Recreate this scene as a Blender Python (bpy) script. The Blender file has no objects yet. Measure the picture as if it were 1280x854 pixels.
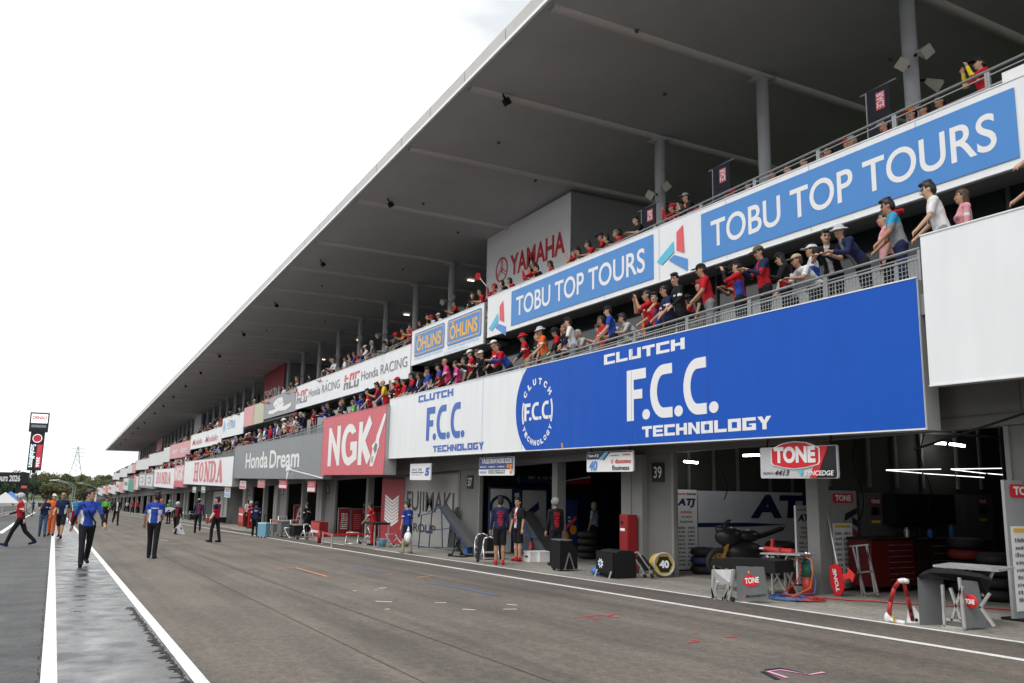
import bpy, math, random
import numpy as np
from mathutils import Vector, Matrix
random.seed(7)
scene = bpy.context.scene
col = scene.collection

# ------------------------------------------------------------------ camera
EYE, SLOPE, FPX = 1.45, 0.027, 1046.0
def _n(v): return v / np.linalg.norm(v)
def _ray(px, py): return _n(np.array([px - 640.0, py - 427.0, FPX]))
_Y = _ray(71, 596)
_Z = _ray(760, -5650); _Z = _n(_Z - _Z.dot(_Y) * _Y)
RW = np.array([np.cross(_Y, _Z), _Y, _Z])
cam_data = bpy.data.cameras.new('camera')
cam = bpy.data.objects.new('camera', cam_data); col.objects.link(cam)
r, d, f = RW[:, 0], RW[:, 1], RW[:, 2]
cam.matrix_world = Matrix(((r[0], -d[0], -f[0], 0), (r[1], -d[1], -f[1], 0), (r[2], -d[2], -f[2], EYE), (0, 0, 0, 1)))
cam_data.sensor_width = 36.0
cam_data.lens = 36.0 * FPX / 1280.0
cam_data.clip_end = 5000
scene.camera = cam

# ------------------------------------------------------------------ sky and sun
SUN_EL, SUN_AZ = math.radians(58), math.radians(250)
world = bpy.data.worlds.new('World'); scene.world = world; world.use_nodes = True
wn, wl = world.node_tree.nodes, world.node_tree.links
bg = wn['Background']
sky = wn.new('ShaderNodeTexSky'); sky.sky_type = 'NISHITA'; sky.sun_disc = False
sky.sun_elevation = SUN_EL; sky.sun_rotation = SUN_AZ; sky.air_density = 1.0; sky.dust_density = 4.0
tc = wn.new('ShaderNodeTexCoord'); nz = wn.new('ShaderNodeTexNoise')
nz.inputs['Scale'].default_value = 2.2; nz.inputs['Detail'].default_value = 5
mp = wn.new('ShaderNodeMapping'); mp.inputs['Scale'].default_value = (1, 1, 2.6)
cr = wn.new('ShaderNodeValToRGB')
cr.color_ramp.elements[0].position = 0.33; cr.color_ramp.elements[0].color = (6.5, 6.75, 6.95, 1)
cr.color_ramp.elements[1].position = 0.52; cr.color_ramp.elements[1].color = (12.6, 12.7, 12.7, 1)
cr.color_ramp.elements.new(.72).color = (15.5, 15.5, 15.4, 1)
mx = wn.new('ShaderNodeMixRGB'); mx.inputs[0].default_value = 0.93      # almost closed cloud cover
wl.new(tc.outputs['Generated'], mp.inputs['Vector']); wl.new(mp.outputs[0], nz.inputs['Vector'])
wl.new(nz.outputs['Fac'], cr.inputs[0]); wl.new(sky.outputs[0], mx.inputs[1]); wl.new(cr.outputs[0], mx.inputs[2])
wl.new(mx.outputs[0], bg.inputs['Color']); bg.inputs['Strength'].default_value = 0.1
sun_data = bpy.data.lights.new('sun', 'SUN'); sun_data.energy = 1.1; sun_data.angle = math.radians(25)
sun_data.color = (1.0, 0.97, 0.92)
sun = bpy.data.objects.new('sun', sun_data); col.objects.link(sun)
sun.location = (-30, -10, 60)
_sd = Vector((-0.62, -0.25, 1.05)).normalized()
sun.rotation_euler = _sd.to_track_quat('Z', 'Y').to_euler()
scene.view_settings.view_transform = 'Standard'
scene.view_settings.look = 'None'
scene.view_settings.exposure = 0.45
scene.view_settings.gamma = 1.0
scene.render.engine = 'CYCLES'
scene.cycles.max_bounces = 6; scene.cycles.diffuse_bounces = 4; scene.cycles.glossy_bounces = 3
scene.cycles.use_denoising = True

# ------------------------------------------------------------------ place helpers
def gz(y): return -SLOPE * min(y, 420.0)
def at_x(px, py, X):
    v = RW @ _ray(px, py); v = v * (X / v[0]); return Vector((X, v[1], v[2] + EYE))
def at_y(px, py, Y):
    v = RW @ _ray(px, py); v = v * (Y / v[1]); return Vector((v[0], Y, v[2] + EYE))
def at_g(px, py):
    v = RW @ _ray(px, py); t = -EYE / (v[2] + SLOPE * v[1]); v = v * t
    return Vector((v[0], v[1], gz(v[1])))

# ------------------------------------------------------------------ materials
_mats = {}
def mat(name, color, rough=0.6, metal=0.0, var=0.06, scale=8.0, bump=0.0, bscale=60.0, emit=None, spec=0.4, coord='Object'):
    if name in _mats: return _mats[name]
    m = bpy.data.materials.new(name); m.use_nodes = True
    n, l = m.node_tree.nodes, m.node_tree.links
    b = n['Principled BSDF']
    b.inputs['Roughness'].default_value = rough; b.inputs['Metallic'].default_value = metal
    b.inputs['Specular IOR Level'].default_value = spec
    c = tuple(color[:3]) + (1,)
    t = n.new('ShaderNodeTexCoord')
    if var > 0:
        z = n.new('ShaderNodeTexNoise'); z.inputs['Scale'].default_value = scale; z.inputs['Detail'].default_value = 4
        h = n.new('ShaderNodeMixRGB'); h.blend_type = 'MIX'
        h.inputs[1].default_value = tuple(max(0, x * (1 - var * 2)) for x in c[:3]) + (1,)
        h.inputs[2].default_value = tuple(min(1, x * (1 + var * 2)) for x in c[:3]) + (1,)
        l.new(t.outputs[coord], z.inputs['Vector']); l.new(z.outputs['Fac'], h.inputs[0]); l.new(h.outputs[0], b.inputs['Base Color'])
        rr = n.new('ShaderNodeMapRange'); rr.inputs['To Min'].default_value = max(0, rough - .08); rr.inputs['To Max'].default_value = min(1, rough + .08)
        l.new(z.outputs['Fac'], rr.inputs['Value']); l.new(rr.outputs[0], b.inputs['Roughness'])
    else:
        b.inputs['Base Color'].default_value = c
    if bump > 0:
        z2 = n.new('ShaderNodeTexNoise'); z2.inputs['Scale'].default_value = bscale; z2.inputs['Detail'].default_value = 3
        bp = n.new('ShaderNodeBump'); bp.inputs['Strength'].default_value = bump; bp.inputs['Distance'].default_value = 0.02
        l.new(t.outputs[coord], z2.inputs['Vector']); l.new(z2.outputs['Fac'], bp.inputs['Height']); l.new(bp.outputs[0], b.inputs['Normal'])
    if emit:
        b.inputs['Emission Color'].default_value = c; b.inputs['Emission Strength'].default_value = emit
    _mats[name] = m; return m

def node_mat(name):
    m = bpy.data.materials.new(name); m.use_nodes = True; _mats[name] = m
    return m, m.node_tree.nodes, m.node_tree.links, m.node_tree.nodes['Principled BSDF']

def asphalt(name, c, c2, wet=0.0, rough=0.8, stretch=(1, .12, 1), seed=0.0):
    m, n, l, b = node_mat(name)
    t = n.new('ShaderNodeTexCoord')
    def noise(scale, detail, vec=None, off=0):
        z = n.new('ShaderNodeTexNoise'); z.inputs['Scale'].default_value = scale; z.inputs['Detail'].default_value = detail
        mpn = n.new('ShaderNodeMapping'); mpn.inputs['Location'].default_value = (seed + off, off * 2, 0)
        if vec: mpn.inputs['Scale'].default_value = vec
        l.new(t.outputs['Object'], mpn.inputs['Vector']); l.new(mpn.outputs[0], z.inputs['Vector']); return z
    big, streak, grain, patch, mid = noise(.35, 4), noise(1.6, 5, stretch, 3), noise(48, 3, None, 5), noise(2.6, 6, (1, 1, 1), 9), noise(13, 4, (1, .7, 1), 12)
    m1 = n.new('ShaderNodeMixRGB'); m1.inputs[1].default_value = c + (1,); m1.inputs[2].default_value = c2 + (1,)
    cr1 = n.new('ShaderNodeValToRGB'); cr1.color_ramp.elements[0].position = .35; cr1.color_ramp.elements[1].position = .66
    l.new(big.outputs['Fac'], cr1.inputs[0]); l.new(cr1.outputs[0], m1.inputs[0])
    track = noise(1.0, 4, (2.6, .035, 1), 21); m0 = n.new('ShaderNodeMixRGB'); m0.blend_type = 'MULTIPLY'; m0.inputs[0].default_value = 1.0 if not wet else .4
    cr0 = n.new('ShaderNodeValToRGB'); cr0.color_ramp.elements[0].position = .36; cr0.color_ramp.elements[0].color = (.82, .82, .83, 1); cr0.color_ramp.elements[1].position = .55; cr0.color_ramp.elements[1].color = (1.08, 1.08, 1.07, 1)
    l.new(track.outputs['Fac'], cr0.inputs[0]); l.new(m1.outputs[0], m0.inputs[1]); l.new(cr0.outputs[0], m0.inputs[2]); m1 = m0
    m2 = n.new('ShaderNodeMixRGB'); m2.blend_type = 'MULTIPLY'; m2.inputs[0].default_value = .75
    cr2 = n.new('ShaderNodeValToRGB'); cr2.color_ramp.elements[0].position = .3; cr2.color_ramp.elements[0].color = (.55, .55, .55, 1); cr2.color_ramp.elements[1].position = .62
    l.new(streak.outputs['Fac'], cr2.inputs[0]); l.new(m1.outputs[0], m2.inputs[1]); l.new(cr2.outputs[0], m2.inputs[2])
    m3 = n.new('ShaderNodeMixRGB'); m3.blend_type = 'MULTIPLY'; m3.inputs[0].default_value = .9
    cr3 = n.new('ShaderNodeValToRGB'); cr3.color_ramp.elements[0].position = .25; cr3.color_ramp.elements[0].color = (.55, .55, .55, 1); cr3.color_ramp.elements[1].position = .7; cr3.color_ramp.elements[1].color = (1.25, 1.22, 1.18, 1)
    l.new(grain.outputs['Fac'], cr3.inputs[0]); l.new(m2.outputs[0], m3.inputs[1]); l.new(cr3.outputs[0], m3.inputs[2])
    m4 = n.new('ShaderNodeMixRGB'); m4.blend_type = 'MULTIPLY'; m4.inputs[0].default_value = 1.0
    cr4 = n.new('ShaderNodeValToRGB'); cr4.color_ramp.elements[0].position = .32; cr4.color_ramp.elements[0].color = (.80, .80, .80, 1); cr4.color_ramp.elements[1].position = .68; cr4.color_ramp.elements[1].color = (1.20, 1.19, 1.17, 1)
    l.new(mid.outputs['Fac'], cr4.inputs[0]); l.new(m3.outputs[0], m4.inputs[1]); l.new(cr4.outputs[0], m4.inputs[2]); out = m4
    if wet > .4:
        m5 = n.new('ShaderNodeMixRGB'); m5.blend_type = 'MULTIPLY'; m5.inputs[0].default_value = 1.0
        cr5 = n.new('ShaderNodeValToRGB'); cr5.color_ramp.elements[0].position = .42; cr5.color_ramp.elements[0].color = (.34, .35, .37, 1); cr5.color_ramp.elements[1].position = .56; cr5.color_ramp.elements[1].color = (1.1, 1.1, 1.1, 1)
        l.new(patch.outputs['Fac'], cr5.inputs[0]); l.new(m4.outputs[0], m5.inputs[1]); l.new(cr5.outputs[0], m5.inputs[2]); out = m5
    l.new(out.outputs[0], b.inputs['Base Color'])
    mr = n.new('ShaderNodeMapRange'); mr.inputs['From Min'].default_value = .35; mr.inputs['From Max'].default_value = .65
    mr.inputs['To Min'].default_value = rough - wet; mr.inputs['To Max'].default_value = rough
    l.new((patch if wet else streak).outputs['Fac'], mr.inputs['Value']); l.new(mr.outputs[0], b.inputs['Roughness'])
    bp = n.new('ShaderNodeBump'); bp.inputs['Strength'].default_value = .35 if not wet else .16; bp.inputs['Distance'].default_value = .01
    l.new(grain.outputs['Fac'], bp.inputs['Height']); l.new(bp.outputs[0], b.inputs['Normal'])
    return m

def corrugated(name, color, pitch, depth=.02, rough=.5, axis=1, strength=.6):
    """sheet with ribs; pitch in metres along object axis (0 x, 1 y)."""
    m, n, l, b = node_mat(name)
    t = n.new('ShaderNodeTexCoord'); w = n.new('ShaderNodeTexWave')
    w.wave_type = 'BANDS'; w.bands_direction = 'XYZ'[axis]; w.inputs['Scale'].default_value = 0.314 / pitch
    w.inputs['Distortion'].default_value = 0
    l.new(t.outputs['Object'], w.inputs['Vector'])
    bp = n.new('ShaderNodeBump'); bp.inputs['Strength'].default_value = strength; bp.inputs['Distance'].default_value = depth
    l.new(w.outputs['Fac'], bp.inputs['Height']); l.new(bp.outputs[0], b.inputs['Normal'])
    z = n.new('ShaderNodeTexNoise'); z.inputs['Scale'].default_value = .7; z.inputs['Detail'].default_value = 6
    mpn = n.new('ShaderNodeMapping'); mpn.inputs['Scale'].default_value = (1, 1, .35)
    l.new(t.outputs['Object'], mpn.inputs['Vector']); l.new(mpn.outputs[0], z.inputs['Vector'])
    h = n.new('ShaderNodeMixRGB'); h.inputs[1].default_value = tuple(x * .86 for x in color) + (1,); h.inputs[2].default_value = tuple(min(1, x * 1.1) for x in color) + (1,)
    l.new(z.outputs['Fac'], h.inputs[0]); l.new(h.outputs[0], b.inputs['Base Color']); b.inputs['Roughness'].default_value = rough
    return m

# ------------------------------------------------------------------ mesh helpers
class MB:
    def __init__(s, shear=False): s.v, s.f, s.m, s.shear, s.cut = [], [], [], shear, []
    def _add(s, vs, fs, m):
        o = len(s.v); s.cut.append((o, len(s.f))); s.v += [tuple(x) for x in vs]; s.f += [tuple(i + o for i in q) for q in fs]; s.m += [m] * len(fs); return s
    def box(s, x0, x1, y0, y1, z0, z1, m=0):
        vs = [(x, y, z) for x in (x0, x1) for y in (y0, y1) for z in (z0, z1)]
        return s._add(vs, [(0, 1, 3, 2), (4, 6, 7, 5), (0, 4, 5, 1), (2, 3, 7, 6), (0, 2, 6, 4), (1, 5, 7, 3)], m)
    def bar(s, p, q, w, h=None, m=0, up=(0, 0, 1)):
        p, q = Vector(p), Vector(q); a = (q - p).normalized(); u = Vector(up)
        if abs(a.dot(u)) > .98: u = Vector((1, 0, 0))
        b = a.cross(u).normalized() * (w / 2); c = b.cross(a).normalized() * ((h or w) / 2)
        vs = [e + i * b + j * c for e in (p, q) for i, j in ((-1, -1), (1, -1), (1, 1), (-1, 1))]
        return s._add(vs, [(3, 2, 1, 0), (4, 5, 6, 7), (0, 1, 5, 4), (1, 2, 6, 5), (2, 3, 7, 6), (3, 0, 4, 7)], m)
    def cone(s, p, q, r0, r1=None, n=10, m=0, cap=True):
        p, q = Vector(p), Vector(q); r1 = r0 if r1 is None else r1; a = (q - p).normalized()
        u = Vector((0, 0, 1)) if abs(a.z) < .9 else Vector((1, 0, 0)); b = a.cross(u).normalized(); c = a.cross(b)
        vs = []
        for e, rr in ((p, r0), (q, r1)):
            for k in range(n):
                t = 2 * math.pi * k / n; vs.append(e + (b * math.cos(t) + c * math.sin(t)) * rr)
        fs = [(k, (k + 1) % n, n + (k + 1) % n, n + k) for k in range(n)]
        if cap: fs += [tuple(range(n - 1, -1, -1)), tuple(range(n, 2 * n))]
        return s._add(vs, fs, m)
    def path(s, pts, r, n=6, m=0):
        for a, b in zip(pts, pts[1:]):
            if (Vector(b) - Vector(a)).length > 1e-5: s.cone(a, b, r, r, n, m)
        return s
    def ball(s, c, rx, ry=None, rz=None, n=10, k=7, m=0):
        ry = rx if ry is None else ry; rz = rx if rz is None else rz; c = Vector(c); vs = []; fs = []
        for i in range(k + 1):
            t = math.pi * i / k
            for j in range(n):
                p = 2 * math.pi * j / n
                vs.append(c + Vector((rx * math.sin(t) * math.cos(p), ry * math.sin(t) * math.sin(p), rz * math.cos(t))))
        for i in range(k):
            for j in range(n): fs.append((i * n + j, (i + 1) * n + j, (i + 1) * n + (j + 1) % n, i * n + (j + 1) % n))
        return s._add(vs, fs, m)
    def ring(s, c, R, r, axis=(1, 0, 0), n=20, k=6, m=0):
        c = Vector(c); a = Vector(axis).normalized(); u = Vector((0, 0, 1)) if abs(a.z) < .9 else Vector((0, 1, 0))
        b = a.cross(u).normalized(); d2 = a.cross(b); vs = []; fs = []
        for i in range(n):
            t = 2 * math.pi * i / n; e = b * math.cos(t) + d2 * math.sin(t)
            for j in range(k):
                p = 2 * math.pi * j / k; vs.append(c + e * (R + r * math.cos(p)) + a * (r * math.sin(p)))
        for i in range(n):
            for j in range(k):
                fs.append((i * k + j, ((i + 1) % n) * k + j, ((i + 1) % n) * k + (j + 1) % k, i * k + (j + 1) % k))
        return s._add(vs, fs, m)
    def prism(s, pts, off, m=0):
        """polygon (3D points) extruded by vector off"""
        pts = [Vector(p) for p in pts]; off = Vector(off); n = len(pts)
        fs = [tuple(range(n)), tuple(range(2 * n - 1, n - 1, -1))] + [(k, n + k, n + (k + 1) % n, (k + 1) % n) for k in range(n)]
        return s._add(pts + [p + off for p in pts], fs, m)
    def quad(s, a, b, c, d2, m=0): return s._add([a, b, c, d2], [(0, 1, 2, 3)], m)
    def mesh(s, name, mats, smooth=False):
        me = bpy.data.meshes.new(name)
        vs = [(x, y, z - SLOPE * y) for x, y, z in s.v] if s.shear else s.v
        me.from_pydata(vs, [], s.f)
        for mm in (mats if isinstance(mats, (list, tuple)) else [mats]): me.materials.append(mm)
        if len(me.materials) > 1: me.polygons.foreach_set('material_index', s.m)
        if smooth: me.polygons.foreach_set('use_smooth', [True] * len(me.polygons))
        me.update()
        import bmesh as _b
        bm = _b.new(); bm.from_mesh(me); _b.ops.recalc_face_normals(bm, faces=bm.faces); bm.to_mesh(me); bm.free()
        return me

def tag(o, label=None, cat=None, group=None, kind=None):
    if label: o['label'] = label
    if cat: o['category'] = cat
    if group: o['group'] = group
    if kind: o['kind'] = kind
    return o
def link(name, me, parent=None, loc=None):
    o = bpy.data.objects.new(name, me); col.objects.link(o)
    if parent is not None: o.parent = parent
    if loc is not None: o.location = loc
    return o
def empty(name, loc, label, cat, group=None, rz=0.0):
    o = bpy.data.objects.new(name, None); col.objects.link(o); o.location = loc; o.rotation_euler = (0, 0, rz)
    o.empty_display_size = .2
    return tag(o, label, cat, group)
def part(name, mb, mats, parent, smooth=False, abs_=True):
    """a part built in world coordinates under an unrotated thing (or under such a part)"""
    me = mb.mesh(name, mats, smooth) if isinstance(mb, MB) else mb
    o = link(name, me, parent)
    if abs_ and parent.parent is None: o.location = -parent.location
    return o
def each(name, mb, mats, parent, smooth=False, abs_=True):
    """one part for every shape in the collector"""
    ends = mb.cut[1:] + [(len(mb.v), len(mb.f))]
    for (a, b), (c, e) in zip(mb.cut, ends):
        q = MB(mb.shear); q.v = mb.v[a:c]; q.f = [tuple(i - a for i in fc) for fc in mb.f[b:e]]; q.m = mb.m[b:e]; part(name, q, mats, parent, smooth, abs_)
def leach(name, mb, mats, parent, smooth=False): each(name, mb, mats, parent, smooth, False)
def lpart(name, mb, mats, parent, smooth=False): return part(name, mb, mats, parent, smooth, False)
def structure(name, mb, mats, smooth=False):
    return tag(link(name, mb.mesh(name, mats, smooth) if isinstance(mb, MB) else mb), kind='structure')
def copy_tree(o, parent=None):
    c = o.copy(); col.objects.link(c); c.parent = parent
    for ch in list(o.children): copy_tree(ch, c)
    return c

# ------------------------------------------------------------------ lettering
_txt = {}
def text_mesh(s, bold=0.0, shear=0.0, space=1.0):
    key = (s, bold, shear, space)
    if key in _txt: return _txt[key]
    cu = bpy.data.curves.new('lettering', 'FONT'); cu.body = s; cu.offset = bold; cu.shear = shear
    cu.resolution_u = 6; cu.space_character = space; cu.fill_mode = 'FRONT'
    ob = bpy.data.objects.new('lettering', cu); col.objects.link(ob)
    dg = bpy.context.evaluated_depsgraph_get()
    me = bpy.data.meshes.new_from_object(ob.evaluated_get(dg))
    v = np.array([x.co[:2] for x in me.vertices]); fs = [tuple(p.vertices) for p in me.polygons]
    bpy.data.objects.remove(ob); bpy.data.curves.remove(cu); bpy.data.meshes.remove(me)
    lo, hi = v.min(0), v.max(0)
    _txt[key] = ((v - lo) / (hi - lo), fs, (hi - lo)); return _txt[key]
def board_text(parent, s, X, yl, yr, z0, z1, m, bold=0.0, shear=0.0, proud=.006, name='lettering', space=1.0, rot=None):
    """flat letters on a board that faces -x; yl the left end (larger y), yr the right end"""
    v, fs, _ = text_mesh(s, bold, shear, space)
    vs = [(X - proud, yl + (yr - yl) * a, z0 + (z1 - z0) * b) for a, b in v]
    me = bpy.data.meshes.new(name); me.from_pydata(vs, [], fs); me.materials.append(m)
    return part(name, me, m, parent)
def px_text(parent, s, X, xl, xr, ytop, ybot, m, bold=0.0, shear=0.0, proud=.006, name='lettering', space=1.0):
    """same, given the left and right picture columns and the top and bottom at the left end"""
    a, b = at_x(xl, ytop, X), at_x(xl, ybot, X)
    c = at_x(xr, (ytop + ybot) / 2 - (xr - xl) * .15, X)
    return board_text(parent, s, X, a.y, c.y, b.z, a.z, m, bold, shear, proud, name, space)
def shape(parent, name, X, yz, m, proud=.005, th=.004):
    mb = MB(); mb.prism([(X - proud, y, z) for y, z in yz], (-th, 0, 0)); return part(name, mb, m, parent)
def px_shape(parent, name, X, pts, m, proud=.005, th=.004):
    q = [at_x(px, py, X) for px, py in pts]; return shape(parent, name, X, [(p.y, p.z) for p in q], m, proud, th)
def arc(cy, cz, ry, rz, t0, t1, n=24):
    return [(cy + ry * math.cos(t0 + (t1 - t0) * i / n), cz + rz * math.sin(t0 + (t1 - t0) * i / n)) for i in range(n + 1)]
def rrect(y0, y1, z0, z1, r, n=5):
    o = []
    for cy, cz, a in ((y1 - r, z1 - r, 0), (y0 + r, z1 - r, 90), (y0 + r, z0 + r, 180), (y1 - r, z0 + r, 270)):
        for i in range(n + 1):
            t = math.radians(a + 90 * i / n); o.append((cy + r * math.cos(t), cz + r * math.sin(t)))
    return o

# ================================================================== GROUND
def sheet(name, x0, x1, y0, y1, h, m, ny=1):
    mb = MB()
    ys = [y0 + (y1 - y0) * i / ny for i in range(ny + 1)]
    for a, b in zip(ys, ys[1:]):
        mb.quad((x0, a, gz(a) + h), (x1, a, gz(a) + h), (x1, b, gz(b) + h), (x0, b, gz(b) + h))
    return structure(name, mb, m)
M_lane = asphalt('lane_asphalt', (.160, .140, .122), (.122, .107, .093), rough=.85)
M_track = asphalt('track_asphalt', (.080, .083, .088), (.062, .065, .070), wet=.12, rough=.84, stretch=(.25, 1, 1), seed=4)
M_strip = asphalt('strip_asphalt', (.125, .130, .136), (.062, .066, .072), wet=.44, rough=.56, stretch=(.3, 1.2, 1), seed=11)
M_apron = asphalt('apron_concrete', (.30, .29, .265), (.215, .207, .188), wet=.2, rough=.8, seed=17)
M_grass = mat('verge', (.07, .10, .035), .9, var=.3, scale=.6, bump=.5, bscale=20)
M_gutter = asphalt('gutter_asphalt', (.120, .106, .090), (.092, .080, .070), rough=.82, seed=23)
gb = MB()
for a, b in ((-80, 420), (420, 3000)):
    gb.quad((-1500, a, gz(a) - .02), (1500, a, gz(a) - .02), (1500, b, gz(b) - .02), (-1500, b, gz(b) - .02))
structure('ground', gb, M_grass)
sheet('road', -60, .10, -60, 420, 0.0, M_track)
sheet('path', .10, 1.28, -60, 420, 0.0, M_strip)
sheet('pit_lane', 1.28, 8.52, -60, 420, 0.0, M_lane)
sheet('gutter', 8.52, 9.62, -60, 420, 0.0, M_gutter)
sheet('apron', 9.62, 22.0, -60, 420, 0.0, M_apron)

def paint(name, color, wear=.35, scale=6):
    m, n, l, b = node_mat(name)
    t = n.new('ShaderNodeTexCoord'); z = n.new('ShaderNodeTexNoise'); z.inputs['Scale'].default_value = scale; z.inputs['Detail'].default_value = 8
    z.inputs['Roughness'].default_value = .7
    crp = n.new('ShaderNodeValToRGB'); crp.color_ramp.elements[0].position = .28; crp.color_ramp.elements[0].color = tuple(x * .55 + .05 for x in color) + (1,)
    crp.color_ramp.elements[1].position = .28 + wear * .5; crp.color_ramp.elements[1].color = tuple(color) + (1,)
    l.new(t.outputs['Object'], z.inputs['Vector']); l.new(z.outputs['Fac'], crp.inputs[0]); l.new(crp.outputs[0], b.inputs['Base Color'])
    b.inputs['Roughness'].default_value = .55
    return m
M_white_line = paint('white_line_paint', (.74, .74, .72), .5, 9)
M_red_line = paint('red_mark_paint', (.62, .05, .05)); M_blue_line = paint('blue_mark_paint', (.09, .15, .36), .9)
M_orange_line = paint('orange_mark_paint', (.78, .28, .09)); M_pink_line = paint('pink_mark_paint', (.80, .36, .55))
M_tape_white = paint('white_tape', (.78, .77, .75))
M_tar = mat('tar_seal', (.018, .017, .017), .85, var=.2, scale=4)
M_blackmark = mat('black_tape', (.02, .02, .022), .6)

def strip(name, pts, w, h, m, jitter=0.0):
    """painted band along ground points, width w"""
    mb = MB(); L = []; R = []
    P = [Vector((p[0], p[1], 0)) for p in pts]
    for i, p in enumerate(P):
        t = (P[min(i + 1, len(P) - 1)] - P[max(i - 1, 0)]).normalized(); n = Vector((-t.y, t.x, 0))
        ww = w * (1 + random.uniform(-jitter, jitter)) / 2
        a, b = p + n * ww, p - n * ww
        L.append((a.x, a.y, gz(a.y) + h)); R.append((b.x, b.y, gz(b.y) + h))
    for i in range(len(P) - 1): mb.quad(L[i], R[i], R[i + 1], L[i + 1])
    return structure(name, mb, m)
def lin(x0, y0, x1, y1, n): return [(x0 + (x1 - x0) * i / n, y0 + (y1 - y0) * i / n) for i in range(n + 1)]
strip('track_line', lin(.10, -40, .14, 330, 60), .125, .005, M_white_line)
strip('lane_line', lin(1.20, -40, 1.36, 330, 60), .115, .005, M_white_line)
strip('gutter_line', lin(8.52, -40, 8.52, 160, 50), .125, .005, M_white_line)
strip('apron_line', lin(9.62, -40, 9.62, 27.6, 20), .10, .005, M_white_line)
for y0 in (31, 36.5, 44, 50, 58, 66, 76): strip('apron_line', lin(9.62, y0, 9.62, y0 + 3.6, 3), .11, .005, M_white_line)
# wet black border beside the lane line, where the seal has broken up
def ragged(name, x, y0, y1, n, w0, w1, m, h=.0045):
    mb = MB()
    for i in range(n):
        y = y0 + (y1 - y0) * i / n; dy = (y1 - y0) / n * random.uniform(.3, 1.0); w = random.uniform(w0, w1); xx = x - random.uniform(0, .03)
        mb.quad((xx - w, y, gz(y) + h), (xx, y - .01, gz(y) + h), (xx, y + dy, gz(y + dy) + h), (xx - w * random.uniform(.4, 1), y + dy, gz(y + dy) + h))
    return structure(name, mb, m)
ragged('path_edge_crack', 1.145, 6.2, 13.5, 110, .02, .12, M_tar)
ragged('road_edge_crack', .045, 6.0, 22, 80, .005, .02, M_tar)
def seam(x, y0, y1, w, m=M_tar):
    n = 90; px = x; pts = []
    for i in range(n + 1):
        px += random.uniform(-.012, .012) + (x - px) * .2; pts.append((px, y0 + (y1 - y0) * i / n))
    return strip('lane_seam', pts, w, .004, m, .5)
M_seam = mat('seam_fill', (.075, .068, .062), .8, var=.3, scale=3)
seam(2.88, 3, 120, .020, M_seam); seam(3.82, 3, 60, .016, M_seam)
def px_mark(name, pts, w, m):
    strip(name, [tuple(at_g(*p)[:2]) for p in pts], w, .006, m)
# taped and painted pit marks
px_mark('orange_mark', [(346, 711), (370, 710)], .05, M_orange_line); px_mark('orange_mark', [(370, 710), (409, 721)], .05, M_orange_line)
px_mark('blue_mark', [(418, 709), (440, 708), (480, 716)], .07, M_blue_line); px_mark('orange_mark', [(480, 718), (490, 718)], .06, M_orange_line)
px_mark('orange_mark', [(521, 722), (541, 720)], .05, M_orange_line)
px_mark('blue_mark', [(535, 729), (575, 735), (622, 745)], .08, M_blue_line); px_mark('blue_mark', [(568, 746), (578, 747)], .06, M_blue_line)
for a, b in (((469, 752), (490, 753)), ((481, 762), (487, 762)), ((473, 736), (483, 735)), ((468, 738), (472, 738)), ((441, 739), (446, 739)), ((544, 754), (558, 754)), ((578, 762), (594, 763)), ((629, 762), (646, 762)), ((634, 756), (646, 757)), ((200, 675), (210, 676)), ((213, 680), (226, 680))):
    px_mark('white_tape_mark', [a, b], .05, M_tape_white)
for pts in ([(714, 773), (732, 771), (748, 775)], [(732, 771), (750, 769), (775, 773)], [(760, 770), (770, 768)], [(816, 765), (831, 765)], [(867, 792), (873, 792)], [(860, 804), (874, 802), (864, 800)], [(907, 797), (922, 796)]):
    px_mark('red_tape_mark', pts, .035, M_red_line)
px_mark('black_tape_mark', [(953, 840), (972, 850)], .05, M_blackmark); px_mark('black_tape_mark', [(956, 838), (975, 836), (1012, 844)], .05, M_blackmark)
px_mark('pink_tape_mark', [(984, 848), (960, 840), (976, 838), (1012, 844), (1030, 841)], .04, M_pink_line)

# ================================================================== PIT BUILDING
M_roof = corrugated('roof_soffit_sheet', (.52, .52, .52), .13, .008, .65, axis=0, strength=.12)
M_rib = mat('roof_rib_paint', (.62, .57, .54), .5)
M_fascia = mat('roof_fascia', (.45, .44, .43), .45, var=.08, scale=2)
M_gut = mat('white_gutter', (.80, .80, .80), .4)
M_colm = mat('column_paint', (.50, .51, .53), .45, var=.05)
M_conc = mat('wall_concrete', (.16, .16, .155), .75, var=.12, scale=1.5, bump=.1, bscale=30)
M_pill = mat('pillar_paint', (.150, .150, .147), .7, var=.1, scale=1.2)
M_pillw = mat('pillar_white_paint', (.20, .20, .195), .7, var=.08, scale=1.2)
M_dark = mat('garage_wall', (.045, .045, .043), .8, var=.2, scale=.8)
M_soff = mat('deck_soffit', (.12, .12, .118), .8)
M_glass = mat('dark_glass', (.020, .030, .028), .08, var=.0, spec=.5)
M_frame = mat('window_frame', (.09, .10, .10), .5)
M_wpanel = mat('white_wall_panel', (.62, .64, .64), .5)
M_rail = mat('galvanised_rail', (.30, .31, .32), .5, metal=.4, var=.12, scale=10)
M_deck = mat('deck_concrete', (.11, .11, .108), .85, var=.15, scale=2)
M_black = mat('black_plastic', (.010, .010, .011), .6, spec=.2)
M_white = mat('white_paint', (.78, .78, .78), .5, var=.03)
M_yz = {}
END = 300.0
bld = empty('pit_building', (11.7, 7, gz(7)), 'long grey pit building with garages, two spectator decks and wide roof', 'building')
def BP(name, mb, m, smooth=False, parent=bld): return part(name, mb, m, parent, smooth)

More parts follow.
